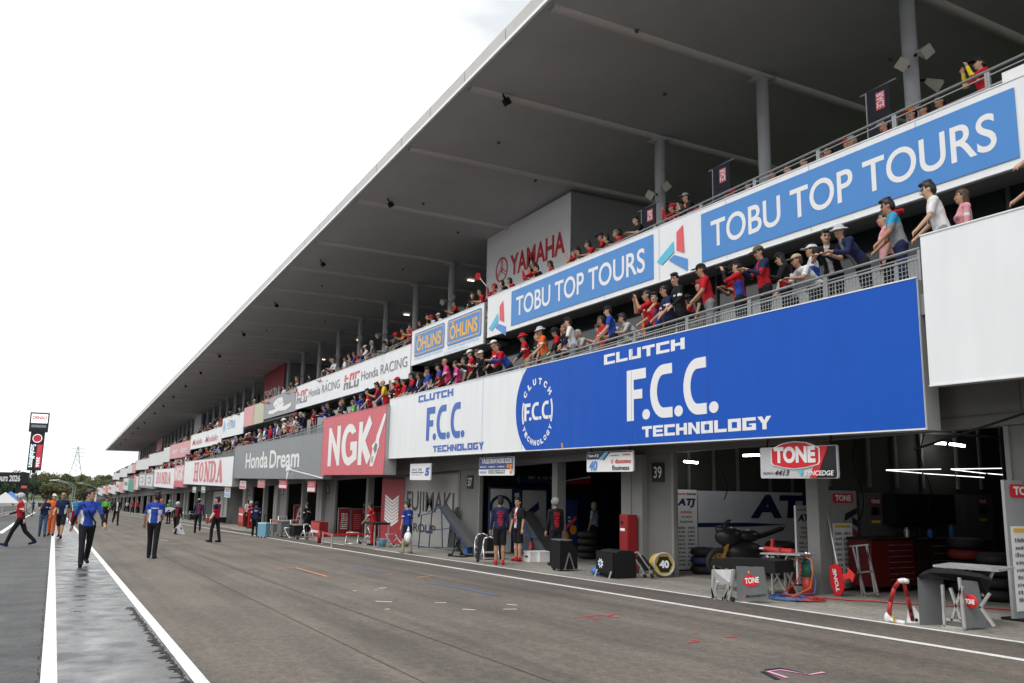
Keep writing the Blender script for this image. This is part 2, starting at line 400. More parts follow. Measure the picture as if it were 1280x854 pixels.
# decks (sheared with the gradient)
mb = MB(True); mb.box(10.92, 22.0, -6, END, 4.20, 4.55); lower_deck = BP('lower_deck', mb, M_deck)
mb = MB(True); mb.box(12.78, 30.0, -6, 245, 7.35, 7.75); upper_deck = BP('upper_deck', mb, M_deck)
for a, b, zb in ((-6, 26.0, 5.15), (26.0, 32.8, 4.93), (32.8, 52.4, 4.55), (52.4, 72, 4.15), (72, 99, 3.4), (99, 125, 2.6), (125, 170, 1.9), (170, 245, .4)):
    mb = MB(); mb.box(12.78, 13.72, a + .01, b - .01, zb + EYE, zb + EYE + .12); part('soffit', mb, M_soff, upper_deck)
# terrace behind the upper rail
mb = MB(True)
for i in range(8): mb.box(14.4 + i * .85, 14.4 + (i + 1) * .85, -6, 230, 7.751, 7.75 + .38 * (i + 1) - .002 * i)
BP('terrace_steps', mb, M_deck)
# windows of the middle storey
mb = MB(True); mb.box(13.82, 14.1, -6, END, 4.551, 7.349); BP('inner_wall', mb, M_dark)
pane_m = MB(True); pane_m.box(-.012, .012, .03, 2.37, 0, 1.25); pane_me = pane_m.mesh('window_pane', M_glass)
pan_m = MB(True); pan_m.box(-.03, .0, .02, 2.38, 0, 1.55); pan_me = pan_m.mesh('wall_panel', M_wpanel)
mul_m = MB(True); mul_m.box(-.05, .0, -.03, .03, 0, 2.8); mul_me = mul_m.mesh('mullion', M_frame)
for i in range(38):
    y = -4 + i * 2.4
    o = link('wall_panel', pan_me, bld, Vector((13.80, y, gz(y) + 4.56)) - bld.location)
    o = link('window_pane', pane_me, bld, Vector((13.76, y, gz(y) + 6.12)) - bld.location)
    o = link('mullion', mul_me, bld, Vector((13.75, y, gz(y) + 4.56)) - bld.location)
mb = MB(True); mb.box(13.70, 13.76, 87.3, END, 6.1, 7.3); tag(BP('window_band', mb, M_glass), kind='stuff')

# roof
ROOF = 14.58
mb = MB(True); mb.box(10.3, 34, -8, 236, ROOF, ROOF + .18); roof = BP('roof', mb, M_roof)
fy = -8.0; k = 0
fa = MB(True); fa.box(-.16, .0, .015, 2.75, -.06, .42); fa_me = fa.mesh('roof_fascia', M_fascia)
gu = MB(True); gu.box(-.24, -.155, 0, 2.78, -.12, -.02); gu_me = gu.mesh('roof_gutter', M_gut)
while fy < 234:
    link('roof_fascia', fa_me, roof, (10.3, fy, gz(fy) + ROOF)); link('roof_gutter', gu_me, roof, (10.34, fy, gz(fy) + ROOF - .01)); fy += 2.78
rb = MB(); n = 10
pts = [(.17 * math.cos(math.pi + math.pi * i / n), .13 * math.sin(math.pi + math.pi * i / n)) for i in range(n + 1)]
rb.prism([(0, y, z) for y, z in pts], (22.5, 0, 0)); rib_me = rb.mesh('roof_rib', M_rib)
cols = [12.65, 17.7, 22.75]; y = 40.9
while y < 234: cols.append(y); y += 5.24
for y in cols + [7.5, 2.3, -2.9, 28.0, 34.2]: link('roof_rib', rib_me, roof, (10.42, y, gz(y) + ROOF))
# columns of the upper deck
cm = MB(); cm.cone((0, 0, 7.6), (0, 0, ROOF - .02), .185, n=20); cm.box(-.30, .30, -.30, .30, ROOF - .16, ROOF - .10); col_me = cm.mesh('column', M_colm, True)
skip = [(78.5, 89), (130, 138), (180, 192), (229, 240)]
columns = []
for y in cols:
    if any(a < y < b for a, b in skip): continue
    columns.append(link('column', col_me, bld, Vector((18.0, y, gz(y))) - bld.location))
# loudspeakers and spotlights on every other column
sps = []; bm_ = MB()
for ang, dz in ((200, .45), (250, .72), (330, .15)):
    a = math.radians(ang); dx, dy = math.cos(a), math.sin(a)
    p = Vector((dx * .34, dy * .34, dz)); q = Vector((dx * .70, dy * .70, dz - .16))
    sp = MB(); sp.cone(p, q, .07, .20, 4); sps.append(sp); bm_.bar((0, 0, dz - .05), p, .05)
sp_mes = [q_.mesh('loudspeaker', mat('speaker_cream', (.5, .47, .41), .6)) for q_ in sps]; br_me = bm_.mesh('bracket', M_black)
for k, o in enumerate(columns[:26]):
    if k in (0, 2, 3, 5, 7, 9, 11, 13, 15, 17):
        [link('loudspeaker', q_, o, (0, 0, 11.9)) for q_ in sp_mes]; link('bracket', br_me, o, (0, 0, 11.92))
sl = MB(); sl.box(-.10, .10, -.09, .09, -.42, -.20); sl.bar((0, 0, 0), (0, 0, -.22), .05); sl_me = sl.mesh('spotlight', M_black)
lf = MB(); lf.quad((-.075, -.07, -.424), (.075, -.07, -.424), (.075, .07, -.424), (-.075, .07, -.424)); lf_me = lf.mesh('spotlight_lens', mat('lens', (.75, .76, .78), .2))
for y in (22.6, 33.4, 44, 55, 66, 77, 88, 99, 110, 121, 132, 148, 160, 172, 190, 205, 220):
    o = link('spotlight', sl_me, bld, Vector((11.5, y, gz(y) + ROOF)) - bld.location); o.rotation_euler = (0, math.radians(-35), 0)
    link('spotlight_lens', lf_me, o)
# small roof lamps glowing over the deck
M_warm = mat('warm_lamp', (1.0, .86, .62), .5, var=0, emit=2.0)
for y in (43.6, 54.0, 64.5, 75):
    mb = MB(True); mb.box(20.2, 20.6, y - .04, y + .04, ROOF - .10, ROOF - .05); BP('ceiling_lamp', mb, M_warm)

# ceiling fittings and conduits
fm = MB(); fm.cone((0, 0, -.07), (0, 0, 0), .05, .07, 10); fm_me = fm.mesh('ceiling_fitting', M_frame); rf_ = random.Random(4)
for k in range(46):
    y = 10 + k * 2.6 + rf_.uniform(-.4, .4); X = (13.1, 16.1, 20.6)[k % 3]
    link('ceiling_fitting', fm_me, roof, (X, y, gz(y) + ROOF - .004))
# rooms standing on the upper deck
M_box = mat('room_wall', (.26, .26, .265), .6, var=.05)
M_yam = mat('grey_white_board', (.62, .62, .64), .5, var=.03)
M_redb = mat('red_board', (.34, .02, .03), .5, var=.06)
def room(y0, y1, depth=5.2):
    mb = MB(True); mb.box(17.9, 17.9 + depth, y0, y1, 7.76, ROOF - .01); return BP('room', mb, M_box)
room(28.6, 36.3, 9); room(78.9, 87.6); room(130.5, 137, 4); room(181, 191, 4); room(230, 236, 4)
# glazed rear wall, far part
mb = MB(True); mb.box(20.6, 20.8, 87.7, 236, 7.76, ROOF - .01); BP('rear_glazing', mb, M_glass)
mm = MB(True); mm.box(-.09, .09, -.05, .05, 7.76, ROOF - .02); mm_me = mm.mesh('mullion', M_colm)
for i in range(56):
    y = 88.5 + i * 2.62; link('mullion', mm_me, bld, Vector((20.5, y, gz(y))) - bld.location)
mb = MB(True); mb.box(33.6, 33.9, -8, 236, 7, ROOF - .01); BP('rear_wall', mb, M_dark)
mb = MB(True); mb.box(24.0, 24.2, 36.4, 78.8, 7.76, ROOF - .01); BP('rear_wall', mb, mat('rear_panel', (.14, .14, .145), .6))

# railings
def rail_panel(L, top, mesh_top, step):
    mb = MB(True)
    mb.cone((0, 0, top), (0, L, top), .024, n=6); mb.cone((.0, 0, top - .09), (0, L, top - .09), .014, n=5)
    for y in (.02, L - .02): mb.bar((0.01, y, -.05), (.01, y, top), .045)
    mb.bar((.01, .04, .04), (.01, L - .04, .04), .03); mb.bar((.01, .04, mesh_top), (.01, L - .04, mesh_top), .03)
    n = int(L / step)
    for i in range(1, n): mb.bar((.01, L * i / n, .05), (.01, L * i / n, mesh_top), .009)
    n = int(mesh_top / step)
    for i in range(1, n): mb.bar((.01, .04, mesh_top * i / n), (.01, L - .04, mesh_top * i / n), .009)
    return mb
low_me = rail_panel(1.76, .70, .56, .065).mesh('guard_rail', M_rail)
up_me = rail_panel(1.76, .78, .50, .065).mesh('guard_rail', M_rail)
for i in range(75):
    y = 7.75 + i * 1.76; link('guard_rail', low_me, bld, Vector((10.96, y, gz(y) + 4.55)) - bld.location)
for i in range(72):
    y = -2.9 + i * 1.76; link('guard_rail', up_me, bld, Vector((12.84, y, gz(y) + 7.75)) - bld.location)
a_, b_, c_ = at_x(1253, 92, 12.80), at_x(1253, 108.5, 12.80), at_x(1310, 70, 12.80)
mb = MB(); mb.box(12.78, 12.80, c_.y, a_.y, b_.z + .02, a_.z); BP('rail_panel', mb, M_white)
mb = MB(True)
for X, z, y0, y1 in ((10.96, 4.55, 139.8, END), (12.84, 7.75, 123.9, 245)):
    for dz in (.7, .35, .06): mb.bar((X, y0, z + dz), (X, y1, z + dz), .035)
    y = y0
    while y < y1: mb.bar((X, y, z), (X, y, z + .7), .04); y += 1.76
tag(BP('far_guard_rail', mb, M_rail), kind='stuff')
# outer steel channel along the lower deck edge
mb = MB(True); mb.box(10.86, 10.915, 7.6, END, 4.22, 4.53); BP('deck_edge', mb, M_rail)

# garage level -------------------------------------------------------------
mb = MB(True); mb.box(11.72, 11.98, -6, END, 2.62, 4.19); BP('garage_lintel', mb, M_conc)
for y in [5.0 + 1.9 * i for i in range(14)]:
    mb = MB(True); mb.box(11.712, 11.722, y - .012, y + .012, 2.80, 4.18); BP('panel_joint', mb, M_frame)
mb = MB(True); mb.box(11.712, 11.723, -6, 40, 2.78, 2.80); BP('panel_joint', mb, M_frame)
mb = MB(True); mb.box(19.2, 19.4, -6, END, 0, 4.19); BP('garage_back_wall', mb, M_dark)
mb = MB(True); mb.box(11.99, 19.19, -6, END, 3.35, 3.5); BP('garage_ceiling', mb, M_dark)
M_plate = mat('number_plate', (.012, .012, .013), .5)
M_num = mat('plate_white', (.68, .68, .66), .5, var=0)
def pillar(y0, y1, num=None, numy=None, white=None):
    mb = MB(True); mb.box(11.78, 11.86, y0, y1, 0, 2.619); p = BP('pillar', mb, M_pill)
    mb = MB(True); mb.box(11.87, 19.19, y1 - .16, y1 - .04, 0, 3.34); BP('garage_divider', mb, M_dark)
    if white:
        mb = MB(True); mb.box(11.62, 11.775, white[0], white[1], 0, 2.619); mb2 = MB(True)
        part('pillar_casing', mb, M_pillw, p)
        mb2.box(11.612, 11.62, (white[0] + white[1]) / 2 - .015, (white[0] + white[1]) / 2 + .015, 0, 2.6); part('casing_joint', mb2, M_frame, p)
    for yy in (y0 + .04, y1 - .04):
        mb = MB(True); mb.box(11.74, 11.779, yy - .035, yy + .035, 0, 2.61); part('door_guide', mb, M_pillw, p)
    if num:
        yc = numy
        mb = MB(); z = gz(yc) + 2.0; mb.box(11.752, 11.778, yc - .21, yc + .21, z, z + .42); q = part('number_plate', mb, M_plate, p)
        v, fs, _ = text_mesh(num, .01)
        me = bpy.data.meshes.new('digits'); me.from_pydata([(11.747, yc + .14 - .28 * a, z + .08 + .26 * b) for a, b in v], [], fs); me.materials.append(M_num)
        part('digits', me, M_num, q)
    return p
pillar(4.6, 7.2)
pillar(14.5, 16.2, '39', 15.05, (15.45, 16.25))
pillar(24.0, 25.6, '37', 24.75)
pillar(39.6, 42.4, '35', 40.95, (41.4, 42.4))
pillar(49.2, 51.8, '33', 50.4, (51, 51.9)); pillar(58.9, 61.4, '31', 60.1, (60.6, 61.5)); pillar(79.5, 82, '29', 81)
y = 90.0; num = 27
while y < END - 4:
    pillar(y, y + 2.4, str(num) if y < 140 else None, y + 1.3, (y + 1.5, y + 2.4)); y += 9.75; num -= 2
def post(y, w=.27):
    mb = MB(True); mb.box(11.80, 11.80 + w, y - w / 2, y + w / 2, 0, 2.619); return BP('garage_post', mb, M_pillw)
mb = MB(True); mb.box(12.15, 19.19, 11.05, 11.15, 0, 3.34); BP('garage_divider', mb, M_dark)
for y in (10.75, 19.55, 35.1, 46.0, 55.6, 70, 86, 96.5, 106, 116, 126): post(y)
# closed bay between pillars 37 and the next garage: plain grey wall with door leaf
M_grey_wall = mat('grey_wall_paint', (.30, .295, .285), .6, var=.04, scale=1.5)
mb = MB(True); mb.box(11.86, 12.1, 25.6, 33.3, 0, 2.619); BP('closed_bay_wall', mb, M_pill)
mb = MB(True); mb.box(11.80, 11.855, 25.75, 30.6, .02, 2.50); BP('door_leaf', mb, M_grey_wall)
mb = MB(True); mb.box(11.78, 11.80, 25.70, 25.75, .0, 2.54); mb.box(11.78, 11.80, 30.6, 30.65, 0, 2.54); mb.box(11.78, 11.80, 25.7, 30.65, 2.50, 2.54); BP('door_frame', mb, M_pillw)
# closed bay further along
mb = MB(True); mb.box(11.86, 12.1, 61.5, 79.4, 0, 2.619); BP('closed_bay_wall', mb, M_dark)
mb = MB(True); mb.box(11.80, 11.855, 68.5, 75.2, .02, 2.5); BP('door_leaf', mb, M_grey_wall)
# ceiling strip lights inside the garages
M_tube = mat('light_tube', (1, 1, .98), .5, var=0, emit=1.6)
M_bay = mat('bay_lamp', (1, 1, .97), .5, var=0, emit=14.0)
def strip_light(name_pts, m_=M_tube, w_=.016):
    (x0, y0, z0), (x1, y1, z1) = name_pts
    mb = MB(); mb.bar((x0, y0, z0), (x1, y1, z1), w_, w_ * .7); o = BP('strip_light', mb, m_); return o
for pts in (((1108, 587.5), (1176, 586.5)), ((1108, 588), (1152, 591.5)), ((1155, 592), (1193, 594.5)), ((1195, 594.7), (1230, 597)), ((1189, 586.5), (1252, 585.5)), ((1189, 587), (1232, 592)), ((1235, 592), (1253, 593.5))):
    a = at_x(*pts[0], 13.4); b = at_x(*pts[1], 13.4); strip_light((a, b))
for (a, b, X) in (((1169, 554), (1181, 554.5), 15.5), ((1188, 555), (1205, 557.5), 15.5), ((1076, 573.5), (1094, 571), 15), ((1077, 580), (1091, 580.5), 15), ((930, 569.5), (948, 569), 14.2), ((856, 577), (871, 578.5), 12.9), ((470, 604.5), (475, 604.5), 15), ((430, 603.6), (435, 603.8), 15), ((439, 604), (445, 604.2), 15), ((652, 607), (664, 606), 15.5), ((1150, 579), (1157, 579.6), 16)):
    strip_light((at_x(*a, X), at_x(*b, X)), M_bay, .07)

# framed lights above the partitions of the two nearest bays
M_mul = mat('bay_frame_grey', (.17, .165, .155), .6)
for Y, X0_, X1_ in ((16.03, 12.3, 18.9), (11.04, 12.5, 18.9)):
    k = 0; x = X0_
    while x < X1_:
        mb = MB(True); mb.box(x, x + .07, Y - .05, Y - .005, 1.85, 3.33); BP('bay_mullion', mb, M_mul); x += .78 if k % 3 else 1.1; k += 1
    mb = MB(True); mb.box(X0_, X1_, Y - .049, Y - .006, 2.95, 3.0); BP('bay_transom', mb, M_mul)
    mb = MB(True); mb.box(X0_, X1_, Y - 1.6, Y - 1.45, 3.05, 3.2); BP('bay_beam', mb, M_mul)
for i in range(9):
    mb = MB(True); x = 12.4 + i * .75; mb.bar((x, 7.4, 3.2), (x, 15.8, 3.2), .05); BP('ceiling_pipe', mb, M_mul)

# ================================================================== ADVERTISING BOARDS
def board_mat(name, color, rough=.42):
    """painted sheet: faint vertical streaks of dirt"""
    m, n, l, b = node_mat(name)
    t = n.new('ShaderNodeTexCoord'); z = n.new('ShaderNodeTexNoise'); z.inputs['Scale'].default_value = 1.3; z.inputs['Detail'].default_value = 7
    mpn = n.new('ShaderNodeMapping'); mpn.inputs['Scale'].default_value = (1, 2.2, .35)
    l.new(t.outputs['Object'], mpn.inputs['Vector']); l.new(mpn.outputs[0], z.inputs['Vector'])
    h = n.new('ShaderNodeMixRGB'); h.inputs[1].default_value = tuple(x * .90 for x in color) + (1,); h.inputs[2].default_value = tuple(min(1, x * 1.05) for x in color) + (1,)
    l.new(z.outputs['Fac'], h.inputs[0]); l.new(h.outputs[0], b.inputs['Base Color']); b.inputs['Roughness'].default_value = rough; b.inputs['Specular IOR Level'].default_value = .2
    z3 = n.new('ShaderNodeTexNoise'); z3.inputs['Scale'].default_value = .9; z3.inputs['Detail'].default_value = 3; mp3 = n.new('ShaderNodeMapping'); mp3.inputs['Scale'].default_value = (1, 1.6, .7)
    bp = n.new('ShaderNodeBump'); bp.inputs['Strength'].default_value = .35; bp.inputs['Distance'].default_value = .06
    l.new(t.outputs['Object'], mp3.inputs['Vector']); l.new(mp3.outputs[0], z3.inputs['Vector']); l.new(z3.outputs['Fac'], bp.inputs['Height']); l.new(bp.outputs[0], b.inputs['Normal'])
    return m
B_white = board_mat('board_white', (.80, .82, .84)); B_blue = board_mat('board_blue', (.010, .092, .49), .6)
B_sky = board_mat('board_sky_blue', (.085, .265, .62)); B_grey = corrugated('board_grey_sheet', (.225, .24, .255), .24, .02, .45, axis=1)
B_red = corrugated('board_red_sheet', (.62, .125, .155), .30, .012, .5, axis=1); B_side = mat('board_side', (.34, .35, .35), .5)
B_pink = board_mat('board_faded_red', (.68, .30, .32)); B_olive = board_mat('board_olive', (.50, .49, .34))
B_fade = board_mat('board_faded_white', (.66, .67, .68)); B_green = board_mat('board_green', (.05, .30, .20))
L_white = mat('letter_white', (.80, .80, .80), .45, var=0); L_blue = mat('letter_blue', (.05, .14, .48), .45, var=0)
L_midblue = mat('letter_mid_blue', (.085, .265, .62), .45, var=0)
L_red = mat('letter_red', (.60, .02, .03), .45, var=0); L_faded = mat('letter_faded_red', (.66, .17, .19), .45, var=0)
L_grey = mat('letter_grey', (.17, .17, .19), .45, var=0); L_black = mat('letter_black', (.015, .015, .017), .45, var=0)
L_yellow = mat('letter_yellow', (.80, .44, .05), .45, var=0); L_cyan = mat('letter_cyan', (.10, .50, .72), .45, var=0)
L_coral = mat('letter_coral', (.72, .09, .12), .45, var=0); L_paleblue = mat('letter_pale_blue', (.25, .48, .78), .45, var=0)
L_navy = mat('letter_navy', (.012, .02, .09), .45, var=0); L_orange = mat('letter_orange', (.80, .26, .03), .45, var=0)

def board(label, X, yl, yr, z0, z1, m, th=.22, name='advertising_board', side=B_side, joints=True, group=None):
    """z0, z1 relative to eye height; yl > yr"""
    z0 += EYE; z1 += EYE
    t = empty(name, (X, (yl + yr) / 2, z0), label, 'sign', group)
    mb = MB(); mb.box(X, X + .03, yr, yl, z0, z1, 0); part('face_panel', mb, m, t)
    mb = MB(); mb.box(X + .031, X + th, yr + .01, yl - .01, z0 - .02, z1 - .02); part('side_return', mb, side, t)
    mb = MB()
    for zz in (z0 - .022, z1 + .0): mb.box(X - .012, X + .03, yr - .005, yl + .005, zz, zz + .02)
    each('edge_trim', mb, m, t)
    for yy in (np.arange(yr + .8, yl - .3, 1.9)[:8] if X < 13 else ()):
        mb = MB(); mb.bar((X + th, yy, z1 - .4), (11.74 if X < 11.7 else 13.7, yy, z1 - .25), .05); part('support_arm', mb, M_rail, t)
    t['X'] = X
    return t

def blocks(parent, X, yl, yr, z0, z1, m, rows=1, proud=.009, seed=1):
    """print too small to read: rows of little marks"""
    rnd = random.Random(seed); mb = MB(); H_ = (z1 - z0) / rows
    for r_ in range(rows):
        u = 0.0
        while u < .97:
            w_ = min(rnd.uniform(.03, .09), 1 - u); a_ = yl + (yr - yl) * u; b_ = yl + (yr - yl) * (u + w_ * .75); zz = z1 - H_ * (r_ + 1)
            mb.quad((X - proud, a_, zz + H_ * .25), (X - proud, b_, zz + H_ * .25), (X - proud, b_, zz + H_ * rnd.uniform(.75, .95)), (X - proud, a_, zz + H_ * rnd.uniform(.75, .95))); u += w_ + rnd.choice((0, 0, .03))
    return tag(part('small_print', mb, m, parent), kind='stuff')
# --- white board nearest the camera
wb = board('blank white board hung nearest, at the upper right of the pit front', 10.70, 7.55, -4.5, 1.51, 3.68, B_white, th=.2)
mb = MB(); mb.bar((11.3, 8.3, 2.05 + .05), (11.5, 5.0, 3.0), .03); part('cable', mb, M_black, wb)
# --- blue and white clutch board
FX = 10.80
fcc = board('long blue and white clutch maker board over garages 37 and 39', FX, 29.95, 7.72, .92, 3.11, B_white, th=.34)
z0, z1 = .92 + EYE, 3.11 + EYE; zc = (z0 + z1) / 2
c = at_x(673, 513, FX); R = c.y - 0
yl_edge = at_x(645, 515, FX).y
Rz = (yl_edge - c.y) * 1.02
half = (z1 - z0) / 2; a0 = math.asin(min(.98, half / 1.30))
rad = 1.30; cy = yl_edge - rad
poly = [(7.725, z0 + .003), (7.725, z1 - .003)] + [(cy + rad * math.cos(t), zc + rad * math.sin(t) * (half / (rad * math.sin(a0))) * .997) for t in np.linspace(a0, -a0, 30)]
shape(fcc, 'blue_field', FX, poly, B_blue, .003, .003)
poly2 = [(cy + rad * math.cos(t) * 1.0 + .03, zc + rad * math.sin(t) * (half / (rad * math.sin(a0))) * .997) for t in np.linspace(a0, -a0, 30)]
def block_word(parent, s_, X, yl, yr, zb, zt, m, proud=.006, gap=.11):
    """heavy squared capitals"""
    R_ = {'C': [(0, 0, 1, .26), (0, .26, .3, .74), (0, .74, 1, 1)], 'L': [(0, 0, 1, .26), (0, .26, .3, 1)], 'U': [(0, 0, 1, .26), (0, .26, .3, 1), (.7, .26, 1, 1)], 'T': [(0, .74, 1, 1), (.35, 0, .65, .74)],
          'H': [(0, 0, .3, 1), (.7, 0, 1, 1), (.3, .38, .7, .64)], 'E': [(0, 0, .3, 1), (.3, 0, 1, .22), (.3, .40, .92, .62), (.3, .78, 1, 1)], 'O': [(0, 0, 1, .26), (0, .26, .3, .74), (.7, .26, 1, .74), (0, .74, 1, 1)],
          'G': [(0, 0, 1, .26), (0, .26, .3, .74), (.7, .26, 1, .52), (.5, .40, .7, .52), (0, .74, 1, 1)], 'N': [(0, 0, .3, 1), (.7, 0, 1, 1)], 'Y': [(.35, 0, .65, .45)]}
    D_ = {'N': [[(.3, 1), (.3, .62), (.7, 0), (.7, .38)]], 'Y': [[(0, 1), (.35, 1), (.5, .68), (.65, 1), (1, 1), (.65, .45), (.35, .45)]]}
    n_ = len(s_); cw = 1 / (n_ + gap * (n_ - 1)); mb = MB()
    for i, ch in enumerate(s_):
        u0 = i * cw * (1 + gap); P = lambda u, v: (X - proud, yl + (yr - yl) * (u0 + cw * u), zb + (zt - zb) * v)
        for a_, b_, c_, d_ in R_[ch]: mb.quad(P(a_, b_), P(c_, b_), P(c_, d_), P(a_, d_))
        for pl_ in D_.get(ch, ()): mb._add([P(*q) for q in pl_], [tuple(range(len(pl_)))], 0)
    return part('lettering', mb, m, parent)
def fcc_word(yl, yr, zb, zt, m, pr):
    """F.C.C. in heavy rounded-off capitals"""
    W_, H_ = yl - yr, zt - zb
    def P(u, v): return (yl - u * W_, zb + v * H_)
    def Y(pts): return [P(u, v) for u, v in pts]
    shape(fcc, 'letter', FX, Y([(0, 0), (.085, 0), (.085, .42), (.19, .42), (.19, .60), (.085, .60), (.085, .80), (.235, .80), (.235, 1), (0, 1)]), m, pr)
    for u0, w in ((.285, .25), (.655, .235)):
        def E(t, k): return P(u0 + w * (.62 - .62 * k * math.cos(t)), .5 + .5 * (k if k == 1 else .62) * math.sin(t))
        outer = [E(t, 1) for t in np.linspace(-1.57, 1.57, 16)]; inner = [E(t, .50) for t in np.linspace(1.57, -1.57, 16)]
        outer = [P(u0 + w, 0)] + outer + [P(u0 + w, 1)]; inner = [P(u0 + w, .81)] + inner + [P(u0 + w, .19)]
        shape(fcc, 'letter', FX, outer + inner, m, pr)
    for u0 in (.235, .60, .955):
        shape(fcc, 'letter', FX, [P(u0 + .045 * math.cos(t), .10 + .10 * math.sin(t)) for t in np.linspace(0, 6.28, 18)[:-1]], m, pr)
for w_, x0_, x1_, t_, b_, m_ in (('CLUTCH', 523.5, 566.6, 495, 503.5, L_blue), ('TECHNOLOGY', 541.5, 605, 557.5, 565.5, L_blue), ('CLUTCH', 755.4, 856.5, 444, 456.6, L_white), ('TECHNOLOGY', 803, 965, 533.5, 547, L_white)):
    block_word(fcc, w_, FX, at_x(x0_, t_, FX).y, at_x(x1_, t_, FX).y, at_x(x0_, b_, FX).z, at_x(x0_, t_, FX).z, m_, .009)
a = at_x(534, 510, FX); b = at_x(534, 551, FX); e = at_x(581, 530, FX); fcc_word(a.y, e.y, b.z, a.z, L_blue, .006)
a = at_x(784, 464, FX); b = at_x(784, 527, FX); e = at_x(898, 480, FX); fcc_word(a.y, e.y, b.z, a.z, L_white, .008)
# round emblem with ring lettering
ec = at_x(671.5, 515, FX); eR = .80; eW = eR * 1.0
a = at_x(656, 500, FX); b = at_x(656, 524, FX); e = at_x(690, 505, FX); fcc_word(a.y, e.y, ec.z - .21, ec.z + .25, L_white, .008)
for sgn in (1, -1):
    t0, t1 = (-.38, .38) if sgn < 0 else (math.pi - .38, math.pi + .38)
    o_ = arc(ec.y, ec.z, -eW, eR, t0, t1, 10); i_ = arc(ec.y, ec.z, -eW + .07, eR - .07, t1, t0, 10); shape(fcc, 'emblem_bracket', FX, o_ + i_, L_white, .008)
def ring_text(parent, s, X, cy, cz, R, ang0, ang1, size, m, outward=True):
    mbv, mbf = [], []
    for i, ch in enumerate(s):
        t = math.radians(ang0 + (ang1 - ang0) * i / (len(s) - 1)); v, fs, dim = text_mesh(ch, .06)
        # u: to the right in the picture (-y), w: up
        c_ = (math.cos(t) * R, math.sin(t) * R)
        up = (math.cos(t), math.sin(t)) if outward else (-math.cos(t), -math.sin(t)); rt = (up[1], -up[0])
        base = len(mbv); w = size * .95
        for a_, b_ in v:
            uu = (a_ - .5) * w; vv = (b_ - .5) * size
            hx, hz = c_[0] + rt[0] * uu + up[0] * vv, c_[1] + rt[1] * uu + up[1] * vv
            mbv.append((X - .009, cy - hx, cz + hz))
        mbf += [tuple(k + base for k in q) for q in fs]
    me = bpy.data.meshes.new('ring_lettering'); me.from_pydata(mbv, [], mbf); me.materials.append(m); return part('ring_lettering', me, m, parent)
ring_text(fcc, 'CLUTCH', FX, ec.y, ec.z, .80, 142, 38, .17, L_white); ring_text(fcc, 'TECHNOLOGY', FX, ec.y, ec.z, .80, 212, 328, .14, L_white, False)
px_shape(fcc, 'orange_tape', FX, [(702, 554), (703.8, 554), (704.5, 561), (702.8, 561)], L_orange, .009)
for yy in (12.3, 14.7, 17.2, 19.6, 22, 24.4, 26.8):
    mb = MB(); mb.box(FX - .0125, FX - .011, yy - .004, yy + .004, z0 + .03, z1 - .03); part('sheet_joint', mb, mat('joint_blue', (.045, .13, .50), .5) if yy < 22.5 else B_fade, fcc)

# --- NGK board
NX = 10.62
ngk = board('red spark plug maker board beside the white half of the clutch board', NX, 38.3, 29.85, .33, 2.88, B_red, th=.5)
def poly_word(parent, X, yl, yr, zb, zt, m, polys, proud=.006):
    for k, P in enumerate(polys): shape(parent, 'letter', X, [(yl + (yr - yl) * u, zb + (zt - zb) * v) for u, v in P], m, proud + .0007 * k, .0005)
def G_poly():
    o = [(.52 + .16 * math.cos(t), .5 + .5 * math.sin(t)) for t in np.linspace(.55, 5.95, 26)]
    i = [(.52 + .075 * math.cos(t), .5 + .33 * math.sin(t)) for t in np.linspace(5.95, .75, 22)]
    return o
NGKP = [[(0, 0), (.085, 0), (.085, .62), (.245, 0), (.30, .02), (.30, 1), (.215, 1), (.215, .50), (.055, .98), (0, .98)],
        [(.52 + .18 * math.cos(t), .5 + .5 * math.sin(t)) for t in np.linspace(.62, 5.0, 26)] + [(.585, .04), (.70, .14), (.70, .56), (.55, .56), (.55, .36), (.60, .36), (.60, .25)] + [(.52 + .085 * math.cos(t), .5 + .31 * math.sin(t)) for t in np.linspace(4.9, .85, 22)],
        [(.73, 0), (.81, 0), (.81, .36), (.925, 0), (1.0, .18), (.875, .55), (1.0, .92), (.94, 1.12), (.81, .70), (.81, 1), (.73, 1)]]
a = at_x(412, 536, NX); b = at_x(411, 583, NX); e = at_x(464, 560, NX)
poly_word(ngk, NX, a.y, e.y, b.z, a.z + .05, L_white, NGKP)
px_shape(ngk, 'spark_plug_art', NX, [(462, 583), (466, 561), (465, 557), (470, 551), (471, 545), (481, 517), (483, 518), (482, 523), (474, 550), (474, 558), (472, 563), (470, 571), (466, 583)], L_white, .006)
px_shape(ngk, 'spark_plug_art', NX, [(467, 561), (470, 553), (472, 556), (471, 563), (469, 567)], L_grey, .012)
px_shape(ngk, 'spark_plug_art', NX, [(464, 578), (465, 570), (467, 571), (466, 579)], mat('plug_grey', (.4, .4, .42), .5), .012)
# --- grey Honda Dream board
DX = 10.78
drm = board('grey corrugated board reading Honda Dream', DX, 61.0, 38.4, .145, 2.30, B_grey, th=.4)
px_text(drm, 'Honda', DX, 308, 335, 567, 586, L_white, .02); px_text(drm, 'Dream', DX, 338, 374.5, 563.3, 585.5, L_white, .02)
mb = MB(); q = at_x(361, 588, DX - .35); q2 = at_x(405, 598, DX)
mb.path([q2 + Vector((-.05, 0, 0)), q + Vector((0, 0, .05))], .03); mb.ball(q, .16, n=8, k=5); mb.cone(q, q + Vector((-.1, -.1, -.45)), .10, .03); part('camera_arm', mb, mat('arm_white', (.7, .7, .7), .5), drm)
